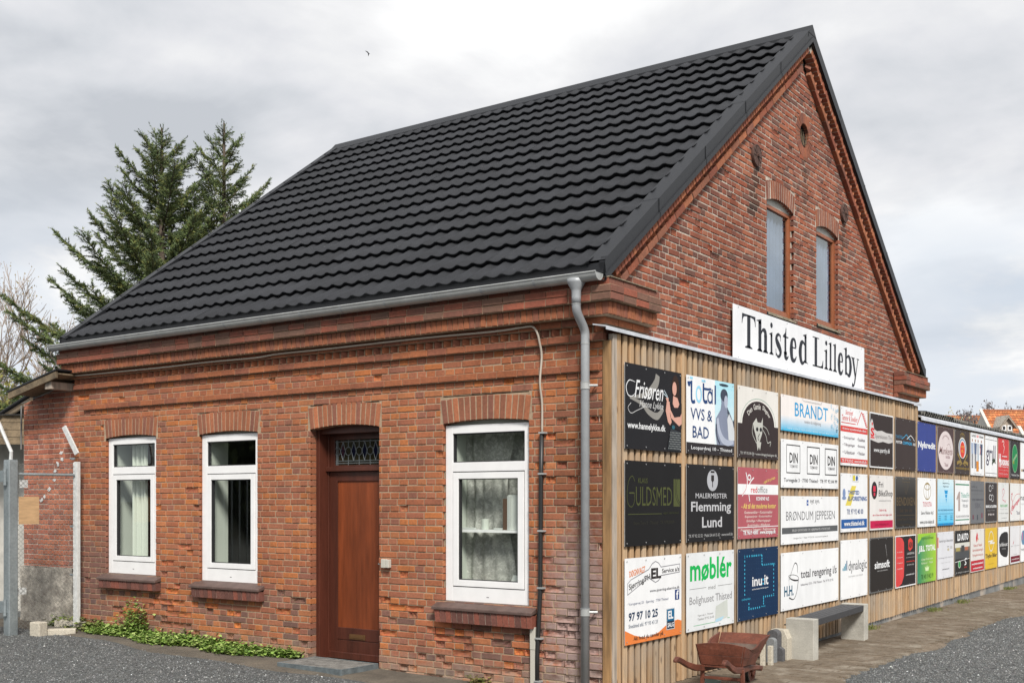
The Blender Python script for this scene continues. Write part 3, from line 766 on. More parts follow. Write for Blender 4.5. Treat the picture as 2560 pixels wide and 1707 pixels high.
F = [(r*n+i, r*n+i+1, (r+1)*n+i+1, (r+1)*n+i) for r in range(4) for i in range(n-1)]
pm.add(V, F)
proto = pm.build('roof_panel', M['roof'], roof, smooth=True)
for p in proto.data.polygons: p.use_smooth = p.index >= 1*(n-1)
sx = Vector((1, 0, 0)); sy = Vector((0, CS, SN)); szv = Vector((0, -SN, CS))
def panel_matrix(x, s, flip=False):
    base = Vector((x, YC-5.055, zt(YC-5.055)-off))+sy*s
    m = Matrix((sx, sy, szv)).transposed().to_4x4(); m.translation = base+szv*RND.uniform(-.0015, .0015); return m
first = True
for r in range(17):
    for c in range(6):
        o = proto if first else proto.copy()
        if not first: COL.objects.link(o); o.parent = roof
        first = False
        o.matrix_local = panel_matrix(-8.0+c*WV*NW, r*ROW)
b = MB()            # far slope, not seen from the yard
for r in range(17):
    s0 = r*ROW
    y0, y1 = YC+5.055*(1-s0/6.32), YC+5.055*(1-(s0+ROW)/6.32)
    b.add([(XL+.03, y0, zt(y0)-off+.03), (.05, y0, zt(y0)-off+.03), (.05, y1, zt(y1)-off), (XL+.03, y1, zt(y1)-off), (XL+.03, y0, zt(y0)-off), (.05, y0, zt(y0)-off)], [(0, 1, 2, 3), (4, 5, 1, 0)])
b.build('far_roof_panels', M['roof'], roof, kind='stuff')
# verge caps, ridge, eaves trim
for sg in (-1, 1):
    for i in range(5):
        s0, s1 = i*1.262, (i+1)*1.262+.012
        if sg < 0 or True:
            for xs0, xs1, face in ((-.055, XV, XV), (XL, XL+.14, XL)):
                b = MB(); lift = .002*(i % 2)
                def P(x, s, d): return (x, YC+sg*(s*CS), ZAP-s*SN-d)
                e0 = P(xs0, s0, -lift); t = .006
                vs = [P(xs0, s0, -lift), P(xs1, s0, -lift), P(xs0, s1, -lift), P(xs1, s1, -lift), P(face, s0, .19), P(face, s1, .19)]
                inner = xs0 if face == XV else xs1
                vs += [P(inner, s0, .05), P(inner, s1, .05)]
                b.add(vs, [(0, 1, 3, 2)])
                fx = 1 if face == XV else 0
                b.add([vs[fx], vs[fx+2], vs[5], vs[4]], [(0, 1, 2, 3)]); ix = 1-fx
                b.add([vs[ix], vs[ix+2], vs[7], vs[6]], [(0, 1, 2, 3)])
                dx = -.035 if face == XV else .035
                b.add([P(face, s0, .19), P(face, s1, .19), P(face+dx, s1, .185), P(face+dx, s0, .185)], [(0, 1, 2, 3)])
                # raised lip along the outer edge
                b.add([P(face, s0, .13), P(face, s1, .13), P(face+(.012 if face == XV else -.012), s1, .135), P(face+(.012 if face == XV else -.012), s0, .135), P(face+(.012 if face == XV else -.012), s1, .19), P(face+(.012 if face == XV else -.012), s0, .19)], [(0, 1, 2, 3), (3, 2, 4, 5)])
                if face == XV: b.add([P(face, s0, .0)]*0+[P(xs1+.001, s1-.014, 0), P(xs1+.001, s1-.014, .13), P(xs1+.005, s1, .13), P(xs1+.005, s1, 0)], [(0, 1, 2, 3)])
                b.build('verge_cap', M['roof_metal'], roof)
b = MB(); x0, x1 = XL+.0, XV+.004
for d, hw, up in ((0, .13, .0),):
    b.add([(x0, YC-.13, zt(YC-.13)-.01), (x1, YC-.13, zt(YC-.13)-.01), (x1, YC, ZAP+.022), (x0, YC, ZAP+.022), (x0, YC+.13, zt(YC+.13)-.01), (x1, YC+.13, zt(YC+.13)-.01)], [(0, 1, 2, 3), (3, 2, 5, 4), (1, 5, 2), (0, 3, 4)])
    b.add([(x0, YC-.13, zt(YC-.13)-.01), (x1, YC-.13, zt(YC-.13)-.01), (x1, YC-.13, zt(YC-.13)-.07), (x0, YC-.13, zt(YC-.13)-.07)], [(0, 1, 2, 3)])
b.build('ridge_cap', M['roof_metal'], roof)
b = MB(); b.box(XL, XV-.02, -.178, -.150, 3.705, 3.800); b.build('eaves_trim', M['roof_metal'], house)
b = MB(); b.box(XL, XV-.02, -.149, .0, 3.700, 3.712); b.build('eaves_soffit', M['roof_metal'], house)
b = MB(); b.box(XL, XV-.04, W+.1, W+.15, 3.69, 3.80); b.build('eaves_trim', M['roof_metal'], house)
b = MB(); b.obox((XV-.055, -.19, 3.80), (.06, 0, 0), (0, .02, -.10), (0, .035, .055)); b.build('verge_end_cap', M['roof_metal'], house)

# ---- gutter with brackets and downpipe
GY, GZ, GR = -.236, 3.697, .066
b = MB(); K = 12; gx0, gx1 = -8.15, .105; V = []
for x in (gx0, gx1):
    for rr in (GR, GR-.004):
        for i in range(K+1):
            a = math.pi*i/K; V.append((x, GY-math.cos(a)*rr, GZ-math.sin(a)*rr))
n = K+1; F = []
for i in range(K):
    F += [(i, i+1, 2*n+i+1, 2*n+i), (n+i+1, n+i, 3*n+i, 3*n+i+1), (i, i+1, n+i+1, n+i), (2*n+i, 2*n+i+1, 3*n+i+1, 3*n+i)]
b.add(V, F)
b.tube([(gx0, GY-GR, GZ+.003), (gx1, GY-GR, GZ+.003)], .0085, 8)
b.prism([(GY-math.cos(math.pi*i/K)*(GR-.003), GZ-math.sin(math.pi*i/K)*(GR-.003)) for i in range(K+1)], lambda u, v, nn: (nn, u, v), gx0, gx0+.003)
b.prism([(GY-math.cos(math.pi*i/K)*(GR-.003), GZ-math.sin(math.pi*i/K)*(GR-.003)) for i in range(K+1)], lambda u, v, nn: (nn, u, v), gx1-.006, gx1-.003)
gut = b.build('gutter', M['zinc'], house, smooth=False)
for x in np.arange(-7.75, 0.0, .60):
    b = MB(); pts = [(x, GY-math.cos(math.pi*i/10)*(GR+.003), GZ-math.sin(math.pi*i/10)*(GR+.003)) for i in range(11)]
    for p, q in zip(pts, pts[1:]):
        b.add([(p[0]-.012, p[1], p[2]), (p[0]+.012, p[1], p[2]), (q[0]+.012, q[1], q[2]), (q[0]-.012, q[1], q[2])], [(0, 1, 2, 3)])
    b.build('gutter_bracket', M['zinc_pipe'], gut)
DX = -.133
def pipe_path():
    pts = [(DX, GY, 3.50), (DX, GY, 3.44)]
    for t in np.linspace(0, 1, 9):
        s = t*t*(3-2*t); pts.append((DX, GY+(-.085-GY)*s, 3.42-.23*t))
    pts += [(DX, -.085, 3.12), (DX, -.085, gz(0, 0)-.03)]; return pts
b = MB(); b.tube(pipe_path(), .040, 20)
dp = b.build('downpipe', M['zinc_pipe'], house, smooth=True)
b = MB(); b.tube([(DX, GY, 3.665), (DX, GY, 3.63), (DX, GY, 3.575), (DX, GY, 3.555), (DX, GY, 3.50), (DX, GY, 3.45)], [.085, .080, .048, .043, .042, .042], 20); b.build('funnel', M['zinc_pipe'], dp, smooth=True)
for z in (2.734, .70):
    b = MB(); b.tube([(DX, -.085, z-.03), (DX, -.085, z+.03)], .0435, 20); b.tube([(DX, -.085, z-.033), (DX, -.085, z-.028)], .046, 20); b.tube([(DX, -.085, z+.028), (DX, -.085, z+.033)], .046, 20)
    b.tube([(DX+.03, -.08, z), (DX+.10, -.035, z)], .012, 8); b.tube([(DX+.06, -.07, z), (DX+.06, .0, z)], .006, 6)
    b.build('pipe_clip', M['zinc'], dp, smooth=False)
b = MB(); b.tube([(DX, -.085, 3.105), (DX, -.085, 3.115)], .0425, 20); b.tube([(DX, GY, 3.44), (DX, GY, 3.447)], .0435, 20); b.build('pipe_socket', M['zinc'], dp)

# ---- cable and boxes on the wall
cp = [(-8.10, 3.66, -.22), (-8.238, 3.60, -.20), (-8.238, 3.53, -.14), (-8.17, 3.437, -.12), (-8.05, 3.359, -.10), (-7.839, 3.318, -.085), (-6.604, 3.307, -.085), (-6.0, 3.303, -.085), (-5.272, 3.309, -.085), (-4.464, 3.300, -.085), (-4.083, 3.316, -.085), (-3.357, 3.313, -.085), (-2.041, 3.318, -.085), (-1.157, 3.307, -.085), (-.80, 3.318, -.085), (-.70, 3.31, -.085), (-.655, 3.25, -.08), (-.645, 3.17, -.06), (-.640, 3.04, -.03), (-.646, 2.80, -.05), (-.641, 2.6, -.022), (-.641, 2.325, -.022)]
b = MB(); sm = []
cpv = [Vector((x, yy, z)) for x, z, yy in cp]
for i in range(len(cpv)-1):
    p0, p1, p2, p3 = cpv[max(i-1, 0)], cpv[i], cpv[i+1], cpv[min(i+2, len(cpv)-1)]
    for t in (0, .25, .5, .75): sm.append(.5*((2*p1)+(p2-p0)*t+(2*p0-5*p1+4*p2-p3)*t*t+(3*p1-p0-3*p2+p3)*t**3))
sm.append(cpv[-1]); b.tube(sm, .0105, 8)
b.build('cable', M['cable_white'], smooth=True, **tags('thin beige cable running under the gutter and down beside the right window', 'cable'))
b = MB(); b.tube([(-.641, -.026, 2.335), (-.650, -.026, 1.89), (-.654, -.026, 1.4), (-.659, -.026, .848), (-.690, -.03, .251), (-.690, -.03, gz(-.7, 0)-.02)], .021, 10)
cb_ = b.build('cable_conduit', M['cable_black'], smooth=True, **tags('black conduit standing on the wall between the right window and downpipe', 'conduit'))
for z in (2.33, 1.95, 1.42, .89, .42, .02):
    b = MB(); xx = np.interp(z, [0, .25, .85, 1.9, 2.33], [-.690, -.690, -.659, -.650, -.641]); b.box(xx-.022, xx+.045, -.052, -.002, z-.008, z+.008); b.build('clip', M['zinc'], cb_)
b = MB(); b.box(-.765, -.708, -.045, -.001, .311, .52); b.box(-.763, -.710, -.042, -.001, gz(-.7, 0)-.02, .309)
b.build('conduit_cover', M['putty'], bevel=.003, **tags('pale grey cable cover at the foot of the wall beside the black conduit', 'cable cover'))
b = MB(); b.box(-2.625, -2.565, -.045, -.002, 1.01, 1.10); b.box(-2.560, -2.515, -.050, -.002, 1.012, 1.098)
b.build('door_bell', M['putty'], bevel=.006, **tags('small pale doorbell box on the bricks right of the door', 'doorbell'))
b = MB(); b.box(-3.61, -3.50, .0, .0, 0, 0)

# ---- windows of the front wall
def ring(b, x0, x1, z0, z1, l, r, bt, tp, y0, y1):
    b.box(x0, x0+l, y0, y1, z0, z1); b.box(x1-r, x1, y0, y1, z0, z1)
    b.box(x0+l, x1-r, y0, y1, z0, z0+bt); b.box(x0+l, x1-r, y0, y1, z1-tp, z1)
def pvc_window(x0, x1, z0, z1, k=1.0):
    b = MB(); zb = z1-.08-.285; ring(b, x0, x1, z0, z1, .085, .085, .165, .08, .040, .105)
    b.box(x0+.085, x1-.085, .040, .105, zb-.09, zb)
    win = b.build('window', M['pvc'], house, bevel=.003)
    g = MB(); ring(g, x0+.083, x1-.083, z0+.163, zb-.088, .014, .014, .014, .014, .052, .098); ring(g, x0+.083, x1-.083, zb-.002, z1-.078, .012, .012, .012, .012, .056, .098)
    g.build('gasket', M['gasket'], win)
    s = MB(); a0, a1, c0, c1 = x0+.094, x1-.094, z0+.174, zb-.100; ring(s, a0, a1, c0, c1, .066, .066, .062, .062, .033, .095)
    s.build('sash', M['pvc'], win, bevel=.003)
    g2 = MB(); ring(g2, a0+.065, a1-.065, c0+.061, c1-.061, .008, .008, .008, .008, .045, .09); g2.build('gasket', M['gasket'], win)
    p = MB(); p.add([(a0+.06, .068, c0+.056), (a1-.06, .068, c0+.056), (a1-.06, .068, c1-.056), (a0+.06, .068, c1-.056)], [(0, 1, 2, 3)]); p.build('pane', M['glass'], win)
    p = MB(); p.add([(x0+.08, .072, zb-.005), (x1-.08, .072, zb-.005), (x1-.08, .072, z1-.075), (x0+.08, .072, z1-.075)], [(0, 1, 2, 3)]); p.build('pane', M['glass'], win)
    q = MB(); xm = (x0+x1)/2; q.box(xm-.014, xm+.014, .0385, .0405, z0+.075, z0+.081); q.build('drain_slot', M['gasket'], win)
    q = MB(); q.box(x0-.02, x0+.06, .106, .38, z0, z1+.05); q.box(x1-.05, x1+.02, .106, .38, z0, z1+.05); q.box(x0+.06, x1-.05, .106, .38, z1, z1+.05)
    q.box(x0+.06, x1-.05, .106, .40, z0+.09, z0+.12); q.build('inner_reveal', M['inner_white'], win)
    return win
W1 = pvc_window(-7.335, -6.325, .770, 2.490); W2 = pvc_window(-5.521, -4.515, .739, 2.472); W3 = pvc_window(-1.834, -.797, .686, 2.442)
def sill(x0, x1, ztop, zmid, zbot, n):
    b = MB()
    b.add([(x0, -.095, ztop-.058), (x1, -.095, ztop-.058), (x1, .045, ztop), (x0, .045, ztop), (x0, -.095, ztop-.088), (x1, -.095, ztop-.088), (x1, .045, ztop-.06), (x0, .045, ztop-.06)],
          [(0, 1, 2, 3), (4, 5, 1, 0), (7, 6, 5, 4), (1, 5, 6, 2), (0, 3, 7, 4)])
    s = b.build('sill', M['sill'], house, bevel=.006)
    c = MB(); c.box(x0+.03, x1-.006, -.070, -.001, zbot+.004, ztop-.089); c.build('sill_mortar', M['mortar_pale'], s)
    for i in range(n):
        a = x0+.025+(x1-x0-.025)*i/n; e = x0+.025+(x1-x0-.025)*(i+1)/n; sk = -.012
        col = tone([S(112, 70, 60), S(96, 62, 54), S(126, 72, 58)], RND)
        q = MB(); k0 = MB()
        poly = [(a+.005-sk, zbot), (e-.005-sk, zbot), (e-.005, ztop-.089), (a+.005, ztop-.089)]
        if i == n-1: poly[1] = (e-.002, zbot); poly[2] = (e-.002, ztop-.089)
        q.prism(poly, FA, .0, .078+RND.uniform(-.002, .002), col); q.build('sill_brick', M['sillbrick'], s)
sill(-7.41, -6.235, .788, 0, .605, 14); sill(-5.61, -4.41, .765, 0, .572, 16); sill(-1.915, -.715, .715, 0, .508, 17)

# ---- door
b = MB(); x0, x1 = -3.69, -2.69
b.box(x0, x0+.042, .10, .27, -.10, 2.50); b.box(x1-.042, x1, .10, .27, -.10, 2.50); b.box(x0+.042, x1-.042, .12, .27, 2.425, 2.52)
b.box(x0+.002, x0+.014, .088, .10, -.10, 2.49); b.box(x1-.014, x1-.002, .088, .10, -.10, 2.49)
b.box(x0+.042, x0+.06, .225, .27, -.10, 2.425)
b.box(x0+.06, x0+.125, .250, .29, 2.065, 2.425); b.box(x1-.10, x1-.042, .250, .29, 2.065, 2.425); b.box(x0+.125, x1-.10, .250, .29, 2.365, 2.425); b.box(x0+.125, x1-.10, .250, .29, 2.065, 2.088)
b.box(x0+.042, x1-.042, .195, .245, 2.020, 2.066)
b.box(x0+.042, x1-.042, .12, .28, -.06, -.03)
dfr = b.build('door_frame', M['dark_wood'], house, bevel=.004)
b = MB(); b.box(x0+.126, x1-.101, .272, .276, 2.089, 2.364); b.build('transom_pane', mat('transom_glass', (.022, .020, .010), .12, nz=[(9, .6, 1.5)]), dfr)
b = MB(); gl = MB(); yy = .268; t = .006
for z in (2.108, 2.133, 2.345): b.tube([(x0+.126, yy, z), (x1-.101, yy, z)], t, 6)
for x in (x0+.137, x0+.158): b.tube([(x, yy, 2.09), (x, yy, 2.36)], .005, 6)
zc = 2.239
for i in range(6):
    xc = x0+.155+.16*i
    if xc+.0 < x1-.11:
        b.tube([(xc+.044*math.cos(a), yy, zc+.044*math.sin(a)) for a in [k*math.pi/8 for k in range(17)]], t*.9, 6, caps=False)
        b.tube([(xc, yy, 2.09), (xc, yy, zc-.044)], t*.8, 6); b.tube([(xc, yy, zc+.044), (xc, yy, 2.36)], t*.8, 6)
    xd = xc+.08
    if xd < x1-.13:
        dm = [(xd, 2.135), (xd+.037, zc), (xd, 2.343), (xd-.037, zc)]
        for p, q in zip(dm, dm[1:]+dm[:1]): b.tube([(p[0], yy, p[1]), (q[0], yy, q[1])], t*.8, 6)
        gl.prism(dm, FA, -.2705, -.2700)
b.build('lead_tracery', mat('lead', (.16, .18, .185), .5, .3), dfr); gl.build('blue_glass', mat('blue_glass', (.006, .007, .025), .1), dfr)
b = MB(); a0, a1 = x0+.062, x1-.062
b.box(a0, a0+.115, .24, .28, .0, 2.018); b.box(a1-.095, a1, .24, .28, .0, 2.018); b.box(a0+.115, a1-.095, .24, .28, 1.912, 2.018); b.box(a0+.115, a1-.095, .24, .28, .188, .320); b.box(a0+.115, a1-.095, .243, .28, .0, .184)
door = b.build('door', M['dark_wood'], house, bevel=.004)
b = MB(); b.box(a0+.113, a1-.093, .254, .274, .318, 1.914); b.build('door_panel', M['red_wood'], door)
b = MB(); b.box(a0+.002, a1-.002, .215, .239, -.02, .055); b.build('drip_board', M['dark_wood'], door, bevel=.006)
b = MB(); b.box(-3.33, -3.10, .234, .240, .200, .256); b.box(-3.305, -3.125, .230, .2345, .212, .244); b.build('letter_slot', M['brass'], door, bevel=.002)
b = MB(); b.tube([(a1-.05, .24, 1.03), (a1-.05, .19, 1.03), (a1-.11, .185, 1.03)], .008, 8); b.build('door_handle', M['zinc'], door)
# ---- gable windows
for (y0, y1, z0, z1, rise) in GW:
    b = MB(); F = lambda u, z, n: (n, u, z); zf = z1-.012
    def gb(u0, u1, c0, c1, n0, n1): b.box(n0, n1, u0, u1, c0, c1)
    gb(y0-.03, y0+.02, z0+.04, zf, -.095, -.052); gb(y1-.045, y1+.02, z0+.04, zf, -.095, -.052); gb(y0+.02, y1-.045, z0+.04, z0+.09, -.095, -.052); gb(y0+.02, y1-.045, zf-.045, zf, -.095, -.052)
    gb(y1-.062, y1-.045, z0+.09, zf-.045, -.09, -.060); gb(y0+.02, y1-.062, z0+.09, z0+.105, -.09, -.060)
    wg = b.build('window', M['brown_frame'], house, bevel=.004)
    b = MB(); b.add([(-.076, y0+.015, z0+.10), (-.076, y1-.055, z0+.10), (-.076, y1-.055, zf-.04), (-.076, y0+.015, zf-.04)], [(0, 1, 2, 3)]); b.build('pane', M['glass_gable'], wg)
    b = MB(); nn = 40
    for i in range(nn):
        u0, u1 = y0+(y1-y0)*i/nn, y0+(y1-y0)*(i+1)/nn
        X = lambda i: -.125+.012*math.sin(i*1.25)+.006*math.sin(i*.4)
        b.add([(X(i), u0, z0), (X(i+1), u1, z0), (X(i+1), u1, zf), (X(i), u0, zf)], [(0, 1, 2, 3)])
    b.build('curtain', mat('gable_sky_tint', (.15, .18, .24), .8, nz=[(1.6, .75, 1.3)]), wg)  # bluish colour stands in for sky reflected by the pane
    b = MB(); n = 10; hi = arch_hi(y0, y1, z1, rise)
    b.prism([(y0, zf)]+[(y1, zf)]+[(y1-(y1-y0)*i/n, hi(y1-(y1-y0)*i/n)) for i in range(n+1)], F, -.085, -.060); b.build('plaster_head', M['stain_white'], wg)
    b = MB(); b.add([(-.06, y0, z0+.045), (-.06, y1+.03, z0+.045), (.02, y1+.03, z0+.005), (.02, y0, z0+.005), (.02, y1+.03, z0-.02), (.02, y0, z0-.02)], [(0, 1, 2, 3), (3, 2, 4, 5)]); b.build('sill', M['mossy'], wg)
# ---- wall anchors, oculus cloth
for y, z in ((3.41, 5.645), (6.39, 5.605)):
    b = MB(); n = 28; b.prism([(y+.125*math.cos(2*math.pi*i/n), z+.125*math.sin(2*math.pi*i/n)) for i in range(n)], FG, .006, .030)
    for i in range(10):
        a = 2*math.pi*i/10; b.obox((.030, y+.03*math.cos(a)-.006*math.sin(a), z+.03*math.sin(a)+.006*math.cos(a)), (.006, 0, 0), (0, .085*math.cos(a), .085*math.sin(a)), (0, .012*math.sin(a), -.012*math.cos(a)))
    b.tube([(y*0+.03, y, z), (.055, y, z)], .02, 6); b.tube([(.030, y+.118*math.cos(2*math.pi*i/n), z+.118*math.sin(2*math.pi*i/n)) for i in list(range(n))+[0]] if False else [(.030+0*i, y+.118*math.cos(2*math.pi*i/n), z+.118*math.sin(2*math.pi*i/n)) for i in range(n+1)], .006, 5, caps=False)
    b.build('wall_anchor', M['iron'], house)
b = MB(); b.add([(-.05, 4.86, 6.24), (-.06, 4.93, 6.20), (-.07, 4.95, 6.27), (-.05, 4.87, 6.30)], [(0, 1, 2, 3)]); b.build('rag', M['turq'], **tags('turquoise rag stuffed in the round gable opening', 'rag'))
b = MB()
for i in range(16):
    y = 4.90+RND.uniform(-.03, .13); z = 6.15+RND.uniform(0, .05); b.tube([(-.06+RND.uniform(0, .07), y, z), (-.06+RND.uniform(0, .05), y+RND.uniform(-.08, .08), z+RND.uniform(.05, .18))], .0035, 4)
b.build('nest', M['old_wood'], kind='stuff')

# ------------------------------------------------------------------ timber cladding that carries the signs
clad = thing('timber_cladding', 'brown vertical timber boarding along the gable and low shed, carrying the signs', 'wall cladding', (.06, 0, 0))
o_ = Vector((.06, 0, 0))
def cbox(b, x0, x1, y0, y1, z0, z1): b.box(x0-.06, x1-.06, y0, y1, z0, z1)
zb = lambda y: -.09+.0083*y
ztp = lambda y: 3.205 if y < 9.66 else 2.985
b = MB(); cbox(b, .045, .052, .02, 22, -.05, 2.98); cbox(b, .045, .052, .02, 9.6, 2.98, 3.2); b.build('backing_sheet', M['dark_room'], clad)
b = MB(); cbox(b, .004, .086, -.012, .012, -.12, 3.135); b.build('side_board', M['post_wood'], clad, bevel=.003)
b = MB(); cbox(b, .052, .100, .013, .082, -.12, 3.195); b.build('corner_batten', M['grey_wood'], clad, bevel=.004)
y = .090; i = 0
meshes = {}
while y < 21.9:
    key = (y < 9.66, int(y))
    for kind, (xa, xb, wd, m) in (('proud', (.076, .096, .074, 'board')), ('back', (.053, .071, .080, 'board_shaded'))):
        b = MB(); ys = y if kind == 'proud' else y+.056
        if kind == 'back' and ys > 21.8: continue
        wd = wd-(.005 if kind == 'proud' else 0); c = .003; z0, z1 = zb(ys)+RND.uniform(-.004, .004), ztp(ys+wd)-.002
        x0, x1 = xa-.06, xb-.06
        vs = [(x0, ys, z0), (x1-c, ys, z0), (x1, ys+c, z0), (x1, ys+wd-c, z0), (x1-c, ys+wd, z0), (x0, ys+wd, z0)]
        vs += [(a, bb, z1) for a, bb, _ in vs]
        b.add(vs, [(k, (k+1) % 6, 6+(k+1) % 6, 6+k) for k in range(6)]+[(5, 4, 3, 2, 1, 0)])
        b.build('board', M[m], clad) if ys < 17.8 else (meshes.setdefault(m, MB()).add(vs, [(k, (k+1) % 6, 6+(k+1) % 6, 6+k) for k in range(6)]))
    y += .120
for m, b in meshes.items(): b.build('far_boards', M[m], clad, kind='stuff')
for yb_ in (1.377, 2.617, 3.848, 5.905, 7.113, 8.318, 9.492, 10.66, 11.80, 12.922, 14.05, 15.145, 16.225, 17.285):
    b = MB(); cbox(b, .0965, .110, yb_-.024, yb_+.024, zb(yb_), ztp(yb_+.05)-.004); b.build('cover_batten', M['board'], clad)
b = MB()
prof = [(.0, 3.268), (.132, 3.243), (.142, 3.236), (.142, 3.206), (.135, 3.206), (.135, 3.232), (.0, 3.256)]
b.prism([(p[0]-.06, p[1]) for p in prof], lambda u, v, n: (u, n, v), -.175, 9.665)
b.build('flashing', M['flash'], clad)
b = MB()
prof = [(.0, 3.075), (.10, 3.066), (.130, 3.052), (.142, 3.03), (.144, 2.985), (.137, 2.985), (.134, 3.028), (.0, 3.06)]
b.prism([(p[0]-.06, p[1]) for p in prof], lambda u, v, n: (u, n, v), 9.668, 22)
b.build('flashing', M['flash'], clad)

# low shed behind the far half of the boarding
shed = thing('low_shed', 'long low shed with a mossy corrugated roof, beyond the brick gable', 'shed', (-2, 12, 0))
def at(b, o): 
    ox, oy, oz = o; b.v = [(x-ox, y-oy, z-oz) for x, y, z in b.v]; return b
b = MB(); b.box(-5.5, .0, 9.9, 22, -.3, 3.02); at(b, (-2, 12, 0)).build('wall', M['plinth'], shed)
b = MB(); y0, y1 = 9.72, 22; n = int((y1-y0)/.146*8); V = []
for i in range(n+1):
    y = y0+(y1-y0)*i/n; h = .028*math.cos(2*math.pi*(y-y0)/.146)
    for x, zz in ((.112, 3.098), (.112, 3.108), (-5.6, 3.55)): V.append((x, y, zz+h))
F = [(i*3+1, i*3+2, (i+1)*3+2, (i+1)*3+1) for i in range(n)]+[(i*3, i*3+1, (i+1)*3+1, (i+1)*3) for i in range(n)]
b.add(V, F); at(b, (-2, 12, 0)).build('corrugated_roof', M['fibre'], shed, smooth=True)
b = MB(); n2 = int(1.75/.146*8); V = []
for i in range(n2+1):
    y = y0+1.75*i/n2+.0; h = .030*math.cos(2*math.pi*(y-y0)/.146)
    for x, zz in ((.118, 3.125), (-.6, 3.19)): V.append((x, y+.35, zz+h))
b.add(V, [(i*2, i*2+1, i*2+3, i*2+2) for i in range(n2)]); at(b, (-2, 12, 0)).build('tarred_sheet', M['fibre_dark'], shed, smooth=True)
# concrete plinth under the boarding
b = MB(); V = []
b.add([(.062, .1, -.3), (.062, 22, -.3), (.062, 22, zb(22)+.03), (.062, .1, zb(.1)+.01), (.0, .1, -.3), (.0, 22, -.3), (.0, 22, zb(22)+.03), (.0, .1, zb(.1)+.01)], [(0, 1, 2, 3), (3, 2, 6, 7), (1, 5, 6, 2), (0, 3, 7, 4)])
at(b, (.06, 0, 0)).build('plinth', M['plinth'], clad)

# ------------------------------------------------------------------ printed signs
WHITE = (.78, .79, .80); INK = (.030, .026, .026); BRN = (.042, .029, .027)
LYR = .0007
def text_polys(txt, u0, v0, u1, v1, asp, bold=0, shear=0, res=2, serif=False):
    cu = bpy.data.curves.new('t', 'FONT'); cu.body = txt; cu.resolution_u = res; cu.offset = bold+.006; cu.shear = shear; cu.fill_mode = 'FRONT'
    ob = bpy.data.objects.new('t', cu); me = bpy.data.meshes.new_from_object(ob)
    n = len(me.vertices); co = np.empty(n*3, np.float32); me.vertices.foreach_get('co', co); co = co.reshape(-1, 3)
    F = [tuple(p.vertices) for p in me.polygons]
    bpy.data.objects.remove(ob); bpy.data.curves.remove(cu); bpy.data.meshes.remove(me)
    if n == 0: return [], []
    mn, mx = co.min(0), co.max(0); sp = np.maximum(mx-mn, 1e-6)
    U = u0+(co[:, 0]-mn[0])/sp[0]*(u1-u0); Vv = v0+(co[:, 1]-mn[1])/sp[1]*(v1-v0)
    return list(zip(U.tolist(), Vv.tolist())), F
def strokes(pts, widths, asp=1.0, closed=False):
    """variable width stroke, pts in (u,v); returns list of quads"""
    P = [Vector(p) for p in pts]; k = len(P); Lq = []
    W_ = widths if isinstance(widths, (list, tuple)) else [widths]*k
    A, B = [], []
    for i in range(k):
        t = P[min(i+1, k-1)]-P[max(i-1, 0)]; t = Vector((t[0]*asp, t[1])); t.normalize(); nn = Vector((-t[1]/asp, t[0]))
        A.append(P[i]+nn*W_[i]/2); B.append(P[i]-nn*W_[i]/2)
    for i in range(k-1): Lq.append([tuple(A[i]), tuple(B[i]), tuple(B[i+1]), tuple(A[i+1])])
    return Lq
def smooth_pts(pts, n=6):
    out = []; k = len(pts)
    for i in range(k-1):
        p0, p1, p2, p3 = [Vector(pts[j]) for j in (max(i-1, 0), i, i+1, min(i+2, k-1))]
        for t in range(n):
            t = t/n; out.append(tuple(.5*((2*p1)+(p2-p0)*t+(2*p0-5*p1+4*p2-p3)*t*t+(3*p1-p0-3*p2+p3)*t**3)))
    out.append(tuple(pts[-1])); return out
SIGN_N = [0]
